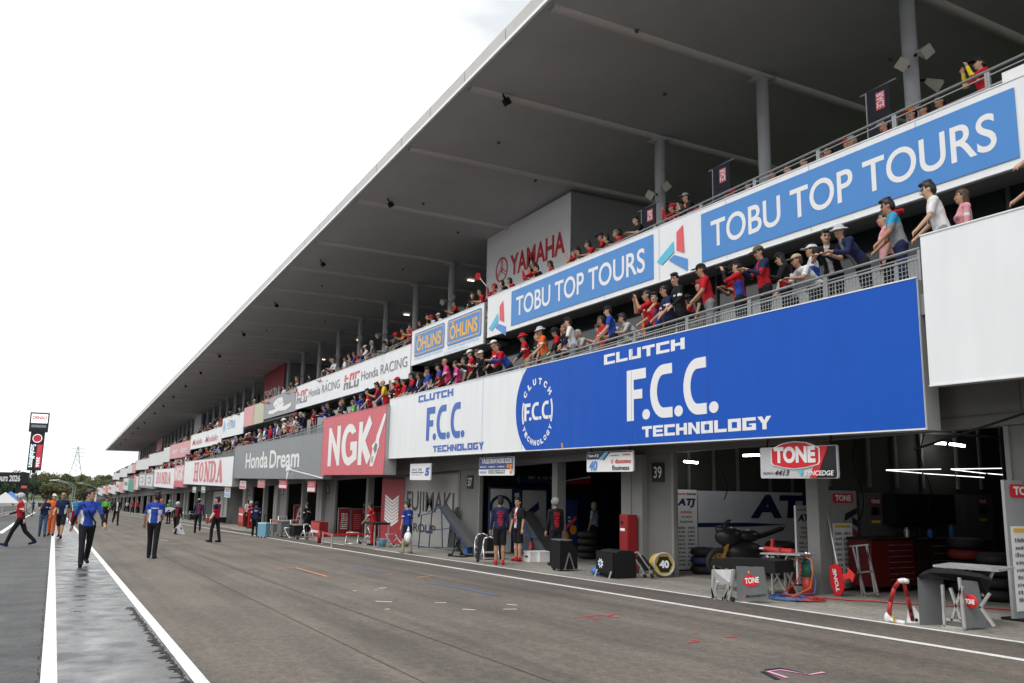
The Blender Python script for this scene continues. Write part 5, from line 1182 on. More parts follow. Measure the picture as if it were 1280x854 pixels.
for k in range(8):
    zz = at_x(494, 622 + k * 4.2, 11.785).z; w0 = .85
    shape(rd, 'chevron', 11.785, [(32.75, zz), (31.9, zz - .22), (31.2, zz), (31.2, zz + .10), (31.9, zz - .12), (32.75, zz + .10)], L_white if k else L_white, .0)
# ramps and stands
t = thing('bike_lift', 575, 690, 'tall grey bike ramp with blue frame against the grey wall', 'ramp')
X = 11.3; mb = MB(); mb.prism([w(548, 632, X), w(553, 633, X), w(594, 683, X), w(582, 685, X)], (.25, .05, 0)); part('ramp', mb, mat('ramp_grey', (.07, .072, .075), .5), t)
mb = MB(); mb.prism([w(563, 650, X + .2), w(570, 634, X + .3), w(572, 634, X + .3), w(567, 684, X + .2), w(559, 684, X + .2)], (.05, .02, 0)); part('folded_ramp', mb, mat('ramp_black', (.03, .03, .032), .6), t)
mb = MB()
for a_, b_, X_ in (((549, 634), (582, 685), X - .06), ((535, 640), (551, 634), X - .05), ((527, 644), (523, 685), X - .1), ((540, 641), (536, 685), X - .0), ((527, 644), (541, 641), X - .05), ((526, 665), (566, 660), X - .05), ((523, 684), (580, 685), X - .1), ((552, 640), (553, 684), X - .05)): mb.bar(w(*a_, X_), w(*b_, X_), .030)
each('frame', mb, mat('frame_blue', (.02, .045, .14), .5), t)
def pstand(label, px, py, kind, rz=0, m=M_alu):
    t = thing('paddock_stand', px, py, label, 'stand', 'paddock stands in front of the garages', rz)
    mb = MB()
    if kind == 0:
        for sx in (-.22, .22): mb.path([(sx, -.35, .03), (sx, .0, .30), (sx, .12, .42)], .018, 6); mb.path([(sx, .0, .30), (sx, .30, .04)], .018, 6)
        lpart('arm', mb, m, t, True); mb = MB(); mb.path([(-.22, -.35, .03), (.22, -.35, .03)], .018, 6); mb.path([(-.22, .12, .42), (.22, .12, .42)], .02, 6); lpart('crossbar', mb, m, t, True)
    elif kind == 1:
        for sx in (-.2, .2): mb.path([(sx, -.2, .02), (sx, -.05, .45), (sx * .7, .05, .62), (0, .07, .66)], .02, 6); mb.path([(sx, -.05, .40), (sx, .25, .05)], .018, 6)
        lpart('arm', mb, m, t, True); mb = MB(); mb.box(-.2, .2, -.12, .1, .26, .29); mb.box(-.2, .2, -.16, .08, .12, .14); leach('step', mb, m, t)
    else:
        mb.path([(-.3, -.25, .03), (.3, -.25, .03), (.25, .2, .03), (.0, .25, .35), (-.25, .2, .03), (-.3, -.25, .03)], .022, 6); lpart('arm', mb, m, t, True); mb = MB(); mb.path([(0, .25, .35), (0, .1, .5)], .03, 6); lpart('crossbar', mb, m, t, True)
    mb = MB()
    for sx in (-.25, .25): mb.cone((sx - .03, .28, .045), (sx + .03, .28, .045), .045, n=10)
    leach('wheel', mb, M_tyre, t)
pstand('black paddock stand on the apron left of the chrome steps', 578, 696, 2, .4, M_black); pstand('chrome paddock stand with steps beside the black cover', 602, 696, 1, -.5)
pstand('bare metal stand leaning under pillar 37', 570, 684, 0, 1.0); pstand('folding metal stand left of the man with the bag', 490, 683, 0, .3)
pstand('metal stand behind the red tape barrier', 440, 680, 0, -.4); pstand('metal stand beside the blue bucket', 462, 680, 1, .9)
pstand('chrome bracket stand by the two men', 612, 704, 1, -.2); pstand('metal wheel stand by pillar 35', 383, 675, 1, .4); pstand('folding metal stand under pillar 33', 362, 672, 0, .2)
t = thing('covered_box', 609, 699, 'black draped box behind the two men', 'box'); mb = MB(); mb.prism([(-.2, -.3, 0), (.3, -.3, 0), (.3, .3, 0), (-.2, .3, 0)], (.05, 0, .62)); lpart('cover', mb, M_cover, t); mb = MB(); mb.box(-.22, .3, -.31, .31, .0, .03); lpart('base', mb, M_black, t)
t = thing('jerry_can', 585, 692, 'small blue can on the apron under pillar 37', 'can'); mb = MB(); mb.box(-.09, .09, -.13, .13, 0, .34); lpart('body', mb, M_bluep, t); mb = MB(); mb.cone((0, .06, .34), (0, .06, .39), .03, n=8); mb.bar((0, -.08, .37), (0, .02, .37), .03); lpart('cap', mb, M_black, t)
t = thing('bucket', 478, 683, 'pale blue bucket on the apron', 'bucket'); mb = MB(); mb.cone((0, 0, 0), (0, 0, .26), .11, .145, 16); lpart('body', mb, mat('bucket_blue', (.16, .42, .60), .4), t, True); mb = MB(); mb.ring((0, 0, .26), .145, .01, (0, 0, 1), 16, 5); lpart('rim', mb, M_white, t)
t = thing('side_table', 470, 684, 'low black topped metal table behind the bucket', 'table'); mb = MB(); mb.box(-.3, .3, -.55, .55, .80, .86); lpart('table_top', mb, M_black, t)
for sx in (-.25, .25):
    for sy in (-.5, .5): mb = MB(); mb.bar((sx, sy, 0), (sx, sy, .8), .035); leach('leg', mb, M_alu, t)
for k, (px, m, lab) in enumerate(((536, M_bluep, 'blue cloth bundle by the wall'), (556, mat('violet_cloth', (.15, .06, .22), .8), 'violet cloth bundle by the blue frame'), (505, mat('green_cloth', (.05, .25, .10), .8), 'green bundle behind the man with the bag'), (749, M_bluep, 'blue cloth on the floor beside the flight case'))):
    t = thing('cloth_bundle', px, 683 if px < 700 else 719, lab, 'cloth'); mb = MB(); mb.ball((0, 0, .08), .16, .25, .10, 10, 6); mb.ball((.08, .12, .11), .1, .14, .09, 8, 5); lpart('heap', mb, m, t, True)
# red cabinets by pillars
for lab, px0, px1, pyt, X in (('red hydrant cabinet standing before pillar 35', 389, 400, 651, 10.9), ('dark red hydrant cabinet before pillar 31', 299, 305, 634, 11.2), ('small red cabinet low under pillar 33', 342, 351, 649, 11.3)):
    a = w(px0, pyt, X); b = w(px1, pyt, X); t = empty('hydrant_cabinet', (X, (a.y + b.y) / 2, gz(a.y)), lab, 'cabinet', 'red cabinets by the pillars')
    mb = MB(); mb.box(X, X + .4, b.y, a.y, gz(a.y) + .004, a.z); part('carcass', mb, M_cabred, t)
    mb = MB(); mb.box(X - .012, X - .001, b.y + .05, a.y - .05, gz(a.y) + .3, a.z - .05); dr = part('door', mb, mat('cab_red2', (.5, .06, .05), .4), t)
    mb = MB(); mb.quad((X - .016, a.y - .15, a.z - .5), (X - .016, b.y + .15, a.z - .5), (X - .016, b.y + .15, a.z - .40), (X - .016, a.y - .15, a.z - .40)); part('label', mb, L_white, dr)
# red team garages beyond
M_tr = mat('team_red', (.26, .018, .022), .5)
for lab, px0, px1, pyt, Y in (('dark red team partition with white small print left of the thin post', 424, 438, 636, 39.0), ('dark red team partition with picture behind the thin post', 440, 454, 637, 39.0), ('dark red team partition right of the thin post', 459, 482, 634, 39.2), ('dark red partition with white letter A in the bay of pillar 33', 368, 384, 632, 48.6)):
    t, x0, x1, z0, z1 = ypanel(lab, px0, px1, pyt, Y, M_tr, frame=M_steel)
    yblocks(t, x0 + .1, x1 - .1, z0 + .3, z1 - .2, Y, L_white if 'small print' in lab else L_faded, 8, px0)
    if 'letter A' in lab: ytext(t, 'A', x0 + .1, x1 - .2, z0 + .5, z0 + 1.3, Y, L_white, .0, 0, .012)
# tape barrier
t = thing('tape_barrier', 418, 684, 'red tape barrier on two short posts beside the white line', 'barrier')
pa, pb, pc = at_g(403, 680), at_g(414.5, 684), at_g(466, 682)
for p in (pa, pb, pc):
    mb = MB(); mb.cone(p, p + Vector((0, 0, .46)), .03, n=10); mb.cone(p, p + Vector((0, 0, .02)), .09, n=12); part('post', mb, M_steel, t)
mb = MB()
for p, q in ((pa, pb), (pb, pc)): mb.bar(p + Vector((0, 0, .42)), q + Vector((0, 0, .42)), .01, .07)
tp_ = part('tape', mb, mat('tape_red', (.65, .03, .03), .5), t)
mb = MB()
for i in range(9):
    q = pb.lerp(pc, (i + .5) / 9) + Vector((-.008, 0, .42)); d_ = (pc - pb).normalized() * .12; mb.bar(q - d_, q + d_, .005, .03)
part('print', mb, L_white, tp_)
# blue suitcase
t = thing('suitcase', 329, 672, 'pale blue wheeled suitcase pulled along the lane edge', 'suitcase', rz=.6)
mb = MB(); mb.box(-.13, .13, -.24, .24, .06, .62); lpart('shell', mb, mat('case_blue', (.16, .34, .46), .35), t); mb = MB(); mb.box(-.135, .135, -.245, .245, .60, .66); lpart('top', mb, mat('case_pale', (.45, .6, .68), .35), t)
mb = MB(); mb.bar((.1, -.1, .66), (.1, -.1, .98), .02); mb.bar((.1, .1, .66), (.1, .1, .98), .02); mb.bar((.1, -.11, .98), (.1, .11, .98), .03); lpart('handle', mb, M_black, t)
mb = MB()
for sx in (-.1, .1):
    for sy in (-.2, .2): mb.cone((sx - .015, sy, .03), (sx + .015, sy, .03), .03, n=8)
leach('wheel', mb, M_tyre, t)
# clutter in the dim bays beyond pillar 35
rnd = random.Random(3)
for k, (px, py, hh) in enumerate(((355, 671, .7), (371, 672, .55), (277, 655, .5), (262, 655, .45), (345, 668, .5), (232, 650, .5), (240, 651, .6))):
    lab = ('grey wheeled cart under pillar 33', 'black tyre trolley beside the grey cart', 'black cart before the far closed bay', 'red generator case before the far closed bay', 'dark low trolley at pillar 33', 'dark trolley below the narrow board', 'tall dark trolley below the large HONDA board')[k]
    t = thing('trolley', px, py, lab, 'trolley', 'trolleys before the far garages'); m = (M_pgrey, M_black, M_black, M_cabred, M_pgrey, M_pgrey, M_black)[k]
    mb = MB(); mb.box(-.25, .25, -.4, .4, .1, hh); lpart('body', mb, m, t); mb = MB(); mb.box(-.28, .28, -.43, .43, hh + .001, hh + .04); lpart('lid', mb, M_steel, t)
    mb = MB()
    for sx in (-.2, .2):
        for sy in (-.35, .35): mb.cone((sx - .02, sy, .05), (sx + .02, sy, .05), .05, n=8)
    leach('wheel', mb, M_tyre, t); mb = MB(); mb.path([(-.2, .42, hh), (-.2, .55, hh + .2), (.2, .55, hh + .2), (.2, .42, hh)], .015, 5); lpart('handle', mb, M_steel, t)

# tyre stacks and stools in the dim bays
def tyre_stack(label, px, Y, n_, m2):
    p = at_y(px, 690, Y); t = empty('tyre_stack', (p.x, Y, gz(Y)), label, 'tyres', 'tyre stacks in the garages')
    for i in range(n_):
        mb = MB(); mb.ring((0, 0, .10 + i * .19), .22, .09, (0, 0, 1), 22, 8); q_ = lpart('tyre', mb, m2 if i % 2 else M_tyre, t, True); mb = MB(); mb.ring((0, 0, .10 + i * .19), .135, .02, (0, 0, 1), 16, 5); lpart('rim', mb, M_steel, q_)
tyre_stack('tall tyre stack beside the louvred cabinet', 1208, 9.6, 5, mat('tyre_cover_red', (.16, .012, .012), .7)); tyre_stack('tyre stack behind the folding stand', 1245, 8.6, 4, M_tyre)
tyre_stack('tyre stack in front of the grey backdrop', 880, 14.9, 3, mat('tyre_cover_navy', (.02, .03, .09), .7)); tyre_stack('tyre stack behind the covered bench', 975, 13.4, 4, M_tyre); tyre_stack('tyre stack deep in the bay of pillar 37', 735, 20.5, 4, M_tyre)
for k, (px, py, Y, lab) in enumerate(((1160, 640, 10.2, 'hanging grey lamp cable over the tool chests'), (1075, 650, 10.6, 'hanging black cable beside the sponsor stand'), (905, 625, 15.4, 'hanging black cable over the motorcycle'))):
    p = at_y(px, py, Y); mb = MB(); pts = [(p.x + .12 * math.sin(i * .9), Y, p.z + (gz(Y) + 3.34 - p.z) * i / 10) for i in range(11)]; mb.path(pts, .012, 5); tag(link('hanging_cable', mb.mesh('hanging_cable', M_black)), lab, 'cable')

# ================================================================== PEOPLE
def surface_net(F, org, h):
    """surface of F = 0 (F < 0 inside) on a regular grid"""
    ins = F < 0
    c = [ins[i:i + F.shape[0] - 1, j:j + F.shape[1] - 1, k:k + F.shape[2] - 1] for i in (0, 1) for j in (0, 1) for k in (0, 1)]
    s = sum(x.astype(np.int8) for x in c); cells = np.argwhere((s > 0) & (s < 8))
    idx = -np.ones(tuple(n - 1 for n in F.shape), int); idx[tuple(cells.T)] = np.arange(len(cells))
    offs = np.array([(i, j, k) for i in (0, 1) for j in (0, 1) for k in (0, 1)])
    vals = np.stack([F[tuple((cells + o).T)] for o in offs], 1)
    acc = np.zeros((len(cells), 3)); cnt = np.zeros(len(cells))
    for a in range(8):
        for b in range(a + 1, 8):
            if np.abs(offs[a] - offs[b]).sum() != 1: continue
            fa, fb = vals[:, a], vals[:, b]; m = (fa < 0) != (fb < 0)
            t = np.where(m, fa / np.where(fa == fb, 1, fa - fb), 0)
            acc += np.where(m[:, None], offs[a] + t[:, None] * (offs[b] - offs[a]), 0); cnt += m
    V = org + (cells + acc / cnt[:, None]) * h
    Q = []
    for ax in range(3):
        sl0 = [slice(None)] * 3; sl1 = [slice(None)] * 3; sl0[ax] = slice(0, -1); sl1[ax] = slice(1, None)
        e = np.argwhere(ins[tuple(sl0)] != ins[tuple(sl1)])
        o1, o2 = [(1, 2), (2, 0), (0, 1)][ax]
        e = e[(e[:, o1] > 0) & (e[:, o2] > 0) & (e[:, o1] < F.shape[o1] - 1) & (e[:, o2] < F.shape[o2] - 1)]
        if not len(e): continue
        d1 = np.zeros(3, int); d1[o1] = 1; d2 = np.zeros(3, int); d2[o2] = 1
        q = np.stack([idx[tuple((e - d1 - d2).T)], idx[tuple((e - d2).T)], idx[tuple(e.T)], idx[tuple((e - d1).T)]], 1)
        flip = ~ins[tuple(e.T)]; q[flip] = q[flip][:, ::-1]; Q.append(q)
    return V, np.concatenate(Q), cells

class SDF:
    def __init__(s, lo, hi, h):
        s.lo = np.array(lo, float); s.h = h; s.n = np.ceil((np.array(hi) - s.lo) / h).astype(int) + 1; s.g = {}
        s.ax = [s.lo[i] + h * np.arange(s.n[i]) for i in range(3)]
    def _sub(s, lo, hi):
        a = np.clip(np.floor((np.array(lo) - s.lo) / s.h).astype(int), 0, s.n - 2); b = np.clip(np.ceil((np.array(hi) - s.lo) / s.h).astype(int) + 1, a + 1, s.n)
        sl = tuple(slice(a[i], b[i]) for i in range(3))
        return sl, np.meshgrid(*[s.ax[i][sl[i]] for i in range(3)], indexing='ij')
    def _put(s, grp, sl, d, k):
        if grp not in s.g: s.g[grp] = np.full(tuple(s.n), .25, np.float32)
        A = s.g[grp][sl]
        if k > 0:
            hh = np.clip(.5 + .5 * (A - d) / k, 0, 1); s.g[grp][sl] = A * (1 - hh) + d * hh - k * hh * (1 - hh)
        else: s.g[grp][sl] = np.minimum(A, d)
    def cap(s, grp, a, b, ra, rb=None, k=.03, flat=1.0):
        a, b = np.array(a, float), np.array(b, float); rb = ra if rb is None else rb; m = max(ra, rb) * max(1, flat) + .09
        sl, (X, Y, Z) = s._sub(np.minimum(a, b) - m, np.maximum(a, b) + m)
        d = b - a; L = max(d.dot(d), 1e-9); t = np.clip(((X - a[0]) * d[0] + (Y - a[1]) * d[1] + (Z - a[2]) * d[2]) / L, 0, 1)
        D = np.sqrt((X - a[0] - t * d[0]) ** 2 + (Y - a[1] - t * d[1]) ** 2 + (Z - a[2] - t * d[2]) ** 2) - (ra + (rb - ra) * t)
        s._put(grp, sl, D, k)
    def ell(s, grp, c, r, k=.03, R=None):
        c, r = np.array(c, float), np.array(r, float); m = r.max() + .09
        sl, (X, Y, Z) = s._sub(c - m, c + m); P = [X - c[0], Y - c[1], Z - c[2]]
        if R is not None: P = [R[i][0] * P[0] + R[i][1] * P[1] + R[i][2] * P[2] for i in range(3)]
        q = np.sqrt(sum((P[i] / r[i]) ** 2 for i in range(3))); q2 = np.sqrt(sum((P[i] / r[i] ** 2) ** 2 for i in range(3)))
        s._put(grp, sl, np.where(q2 > 1e-6, q * (q - 1) / np.maximum(q2, 1e-6), -r.min()), k)
    def cut_box(s, grp, lo, hi):
        sl, (X, Y, Z) = s._sub(np.array(lo), np.array(hi)); s.g[grp][sl] = np.maximum(s.g[grp][sl], .02)
    def mesh(s, order):
        st = np.stack([s.g[g] for g in order]); F = st.min(0); V, Q, cells = surface_net(F, s.lo, s.h)
        lab_v = st[:, cells[:, 0], cells[:, 1], cells[:, 2]].argmin(0)
        return V, Q, lab_v
def to_mesh(name, V, Q, labs, nslots):
    me = bpy.data.meshes.new(name); me.from_pydata(V.tolist(), [], Q.tolist())
    for _ in range(nslots): me.materials.append(None)
    me.polygons.foreach_set('material_index', labs.astype(np.int32)); me.polygons.foreach_set('use_smooth', np.ones(len(Q), bool)); me.update(); return me

# slots of a body: 0 skin 1 shirt 2 lower sleeve 3 trousers 4 lower leg 5 shoes 6 accent 7 dark features 8 lips
def rot(v, a, ax):
    c, s_ = math.cos(a), math.sin(a); x, y, z = v
    return np.array((x, y * c - z * s_, y * s_ + z * c)) if ax == 'x' else np.array((x * c + z * s_, y, -x * s_ + z * c)) if ax == 'y' else np.array((x * c - y * s_, x * s_ + y * c, z))
D2 = math.radians
POSES = {
 # lean: torso forward lean; legs: (thigh forward, knee back) L R; arms: (shoulder fwd, out, elbow, elbow turn in) L R; head: yaw, pitch
 'stand':  dict(lean=0, legs=((2, 2), (-2, 2)), arms=((4, 8, 12, 0), (0, 8, 15, 0)), head=(0, 5)),
 'contra': dict(lean=0, legs=((15, 14), (-9, 3)), arms=((-6, 14, 35, 10), (6, 10, 60, 30)), head=(35, 0)),
 'walk':   dict(lean=3, legs=((26, 8), (-18, 22)), arms=((-22, 8, 12, 0), (24, 8, 25, 10)), head=(0, 5)),
 'walk2':  dict(lean=3, legs=((-16, 22), (20, 6)), arms=((24, 22, 14, 0), (-26, 18, 8, 0)), head=(55, 0)),
 'stride': dict(lean=5, legs=((27, 8), (-21, 24)), arms=((-30, 10, 20, 0), (25, 8, 45, 20)), head=(0, 8)),
 'run':    dict(lean=14, legs=((48, 45), (-25, 60)), arms=((-45, 10, 85, 0), (40, 10, 85, 10)), head=(0, 0)),
 'rail':   dict(lean=12, legs=((0, 2), (-4, 4)), arms=((16, 14, 26, 15), (12, 16, 34, 20)), head=(0, 12)),
 'rail_l': dict(lean=10, legs=((0, 2), (-4, 4)), arms=((12, 18, 34, 20), (16, 14, 26, 15)), head=(38, 10)),
 'rail_r': dict(lean=10, legs=((0, 2), (-4, 4)), arms=((12, 18, 34, 20), (16, 14, 26, 15)), head=(-38, 10)),
 'elbow':  dict(lean=40, legs=((-8, 4), (-12, 6)), arms=((20, 18, 75, 30), (24, 18, 75, 35)), head=(25, -22)),
 'elbow2': dict(lean=48, legs=((-10, 6), (-12, 6)), arms=((30, 24, 60, 45), (30, 22, 62, 45)), head=(-15, -28)),
 'phone':  dict(lean=6, legs=((0, 2), (-2, 2)), arms=((28, 6, 82, 30), (32, 6, 78, 30)), head=(0, 28)),
 'camera': dict(lean=4, legs=((2, 2), (-6, 4)), arms=((62, 12, 100, 35), (58, 16, 105, 35)), head=(0, 4)),
 'point':  dict(lean=6, legs=((0, 2), (-3, 3)), arms=((30, 80, 4, 0), (30, 14, 24, 20)), head=(60, 2)),
 'cross':  dict(lean=0, legs=((3, 2), (-3, 3)), arms=((22, 10, 88, 70), (20, 10, 92, 70)), head=(20, 4)),
 'hips':   dict(lean=0, legs=((2, 3), (-2, 3)), arms=((-12, 34, 70, 60), (-12, 34, 70, 60)), head=(-20, 6)),
 'carry':  dict(lean=2, legs=((10, 8), (-6, 6)), arms=((4, 6, 8, 0), (0, 8, 10, 0)), head=(30, 5)),
 'sit':    dict(lean=8, legs=((80, 82), (76, 80)), arms=((22, 10, 60, 25), (26, 10, 55, 25)), head=(10, 6)),
 'walk3':  dict(lean=4, legs=((18, 4), (-24, 34)), arms=((20, 10, 30, 10), (-18, 10, 15, 0)), head=(-25, 8)),
 'talk':   dict(lean=2, legs=((6, 4), (-5, 6)), arms=((10, 12, 70, 35), (-4, 12, 20, 0)), head=(30, 0)),
 'chin':   dict(lean=0, legs=((12, 6), (-8, 8)), arms=((8, 10, 15, 0), (26, 6, 130, 40)), head=(0, 22)),
}
_body = {}
def skeleton(pose):
    p = POSES[pose]; J = {}
    pel = np.array((0, 0, .93)); le = D2(p['lean'])
    def T(v): return pel + rot(np.array(v) - (0, 0, .0), le, 'x')          # lean forward: towards -y
    # front is -y; a forward lean turns z towards -y
    def T(v):
        return pel + rot(np.array(v), le, 'x') * (1, 1, 1)
    J['chest'] = T((0, 0, .36)); J['neck'] = T((0, .0, .53)); J['waist'] = T((0, 0, .14))
    hy, hp = p['head']; J['headc'] = T((0, -.01, .69)) + rot((0, 0, 0), 0, 'x'); J['hyaw'] = D2(hy); J['hpitch'] = le + D2(hp)
    # head hangs from the neck along the pitched axis
    ax = rot((0, -.022, .148), le * .6 + D2(hp) * .35, 'x'); J['headc'] = J['neck'] + ax
    for i, sx in enumerate((1, -1)):                                       # index 0: the figure's own left (x > 0 when facing -y)
        th, kn = D2(p['legs'][i][0]), D2(p['legs'][i][1])
        hip = pel + (sx * .09, 0, -.02); knee = hip + rot((0, 0, -.42), -th, 'x') * (1, 1, 1); ank = knee + rot((0, 0, -.42), -(th - kn), 'x')
        J['hip%d' % i], J['knee%d' % i], J['ank%d' % i] = hip, knee, ank
        J['toe%d' % i] = ank + rot((sx * .015, -.17, -.035), -(th - kn) * .5, 'x')
        f, o_, e, tin = [D2(a) for a in p['arms'][i]]
        sh = T((sx * .168, 0, .465)); d = rot((0, 0, -1), -f, 'x'); d = rot(d, -sx * o_, 'y')
        el = sh + d * .285; d2 = rot((0, 0, -1), -(f + e), 'x'); d2 = rot(d2, -sx * o_ * .6, 'y'); d2 = rot(d2, sx * -tin * .8 * math.sin(min(e, 1.57)), 'z')
        J['sh%d' % i], J['el%d' % i], J['wr%d' % i] = sh, el, el + d2 * .25; J['hd%d' % i] = d2
    return J
def body(pose, shorts=False, long_=False, accent=None, female=False, jacket=False, h=.016):
    key = (pose, shorts, long_, accent, female, jacket, h)
    if key in _body: return _body[key]
    J = skeleton(pose)
    P = np.array([v for k, v in J.items() if isinstance(v, np.ndarray) and v.shape == (3,) and not k.startswith('hd')])
    lo = P.min(0) - .24; hi = P.max(0) + .26; lo[2] = min(lo[2], -.06); S = SDF(lo, hi, h)
    pel = np.array((0, 0, .93)); fw = .95 if female else 1.0
    sw = .172 * fw
    # torso: pants and shirt
    S.ell('pants', pel + (0, 0, -.02), (.168 if female else .16, .115, .13)); le = D2(POSES[pose]['lean'])
    def T(v): return pel + rot(np.array(v, float), le, 'x')
    Rm = [rot((1, 0, 0), le, 'x'), rot((0, 1, 0), le, 'x'), rot((0, 0, 1), le, 'x')]; Rm = np.array(Rm)     # rows: images of axes
    S.ell('shirt', T((0, 0, .10)), (.155 * fw, .118, .16), .05, Rm); S.ell('shirt', T((0, -.01, .30)), (sw, .122, .19), .05, Rm); S.ell('shirt', T((0, 0, .42)), (.185 * fw, .10, .10), .04, Rm)
    S.ell('shirt', T((0, 0, .0)), (.172 if female else .165, .125, .075 + (.03 if jacket else 0)), .05, Rm)
    if female: S.ell('shirt', T((.07, -.10, .33)), (.06, .05, .06), .04); S.ell('shirt', T((-.07, -.10, .33)), (.06, .05, .06), .04)
    S.cap('skin', J['neck'] - (0, 0, .05), J['headc'] - (0, 0, .03), .055, .054, .02)
    # head
    hc = J['headc']; cy, sy = math.cos(J['hyaw']), math.sin(J['hyaw']); hp = J['hpitch'] * .7
    def Hd(v):
        q = rot(np.array(v, float), hp, 'x'); return hc + rot(q, J['hyaw'], 'z')
    HR = np.array([Hd((1, 0, 0)) - hc, Hd((0, 1, 0)) - hc, Hd((0, 0, 1)) - hc])
    S.ell('skin', Hd((0, .012, .035)), (.074, .094, .088), .03, HR); S.ell('skin', Hd((0, -.028, -.035)), (.056, .062, .075), .04, HR)
    S.cap('skin', Hd((0, -.088, .005)), Hd((0, -.108, -.022)), .010, .015, .012); S.ell('skin', Hd((0, -.07, -.085)), (.026, .022, .02), .02, HR)
    for sx in (-1, 1):
        S.ell('skin', Hd((sx * .077, .01, -.005)), (.012, .022, .034), .006, HR)
        S.ell('dark', Hd((sx * .031, -.0855, .014)), (.017, .010, .009), 0, HR); S.ell('dark', Hd((sx * .031, -.088, .036)), (.024, .010, .006), 0, HR)
    S.ell('lips', Hd((0, -.092, -.052)), (.024, .008, .008), 0, HR)
    for i, sx in enumerate((1, -1)):
        sh, el, wr, hd = J['sh%d' % i], J['el%d' % i], J['wr%d' % i], J['hd%d' % i]
        m = sh + (el - sh) * (.78 if not long_ else 1.0)
        S.cap('shirt', sh, m, .056, .053 if not long_ else .046, .03); S.cap('shirt', J['neck'] - (0, 0, .035), sh, .05, .045, .05); S.cap('skin', sh + (el - sh) * .6, el, .043, .039, .02)
        if long_: S.cap('sleeve', el, el + (wr - el) * .93, .046, .035, .02); S.cap('skin', el + (wr - el) * .8, wr, .028, .025, .02)
        else: S.cap('sleeve', el, wr, .040, .027, .02)
        # hand: palm, four fingers, thumb
        side = np.cross(hd, (0, 0, 1.0)); side = side / (np.linalg.norm(side) + 1e-6) if np.linalg.norm(side) > .1 else np.array((0, 1.0, 0)); nrm = np.cross(side, hd)
        S.cap('skin', wr, wr + hd * .075, .027, .03, .02)
        for q in range(4):
            b = wr + hd * .08 + side * (q - 1.5) * .021; tip = b + hd * (.065, .078, .074, .055)[q] * .75 + nrm * (-.030 if sx > 0 else -.030)
            S.cap('skin', b, b + (tip - b) * .55 + nrm * .008, .0098, .0094, .006); S.cap('skin', b + (tip - b) * .55 + nrm * .008, tip, .0094, .0085, .004)
        tb = wr + hd * .025 + side * -.03 * sx; S.cap('skin', tb, tb + hd * .05 + side * -.025 * sx, .013, .010, .008)
        hip, kn, an, toe = J['hip%d' % i], J['knee%d' % i], J['ank%d' % i], J['toe%d' % i]
        if shorts:
            S.cap('pants', hip, kn + (hip - kn) * .12, .092, .085, .03); S.cap('legs', kn + (hip - kn) * .2, kn, .058, .052, .02); S.cap('legs', kn, kn + (an - kn) * .35, .052, .056, .02); S.cap('legs', kn + (an - kn) * .35, an, .055, .036, .02)
        else:
            S.cap('pants', hip, kn, .092, .066, .03); S.cap('legs', kn, an, .066, .056, .03)
        S.cap('shoes', an + (0, .03, -.045), toe, .044, .038, .02); S.cap('shoes', an, an + (0, .03, -.045), .042, .042, .02)
    order = ['skin', 'shirt', 'sleeve', 'pants', 'legs', 'shoes', 'dark', 'lips']; slot = np.array([0, 1, 2, 3, 4, 5, 7, 8])
    V, Q, lab = S.mesh(order); L = slot[lab]
    if accent or h < .03:
        lv = (V - pel); lv = np.stack([lv[:, 0], lv[:, 1] * math.cos(le) + lv[:, 2] * math.sin(le), -lv[:, 1] * math.sin(le) + lv[:, 2] * math.cos(le)], 1)
        x, y, z = lv.T; t = np.zeros(len(V), bool)
        if accent == 'side': t = (np.abs(x) > .095) & (z < .34) & (np.abs(x) < .185) & (y > -.09)
        if accent == 'back': t = (y > .05) & (np.abs(x) < .10) & (((z > .36) & (z < .43)) | ((z > .06) & (z < .33) & (np.abs(x) < .06 + .02 * np.sin(z * 90)))) & (np.sin(z * 120) > -.55)
        if accent == 'shoulder': t = (z > .33) & (np.abs(x) > .04)
        if accent == 'lower': t = (z < .22) & (np.abs(x) < .2)
        if accent == 'front': t = (y < -.05) & (np.abs(x) < .045)
        if accent == 'strap': t = (np.abs(x * .8 + (z - .28) * .55) < .022) & (np.abs(x) < .19)
        if accent == 'diag': t = (np.abs(x + (z - .25) * .9) < .05) & (y < .05)
        if accent in (None, 'shoulder'): t = t | ((y < -.04) & (np.abs(x - .075) < .032) & (z > .31) & (z < .345)) | ((y > .04) & (np.abs(x) < .085) & (z > .34) & (z < .375) & (accent is None)) | ((np.abs(x) > .17) & (z > .28) & (z < .33) & (accent is None))
        L = np.where(t & (L == 1), 6, L)
    fl = L[Q[:, 0]]
    _body[key] = (to_mesh('body', V, Q, fl, 9), J, V[:, 2].max(), V[:, 2].min()); return _body[key]

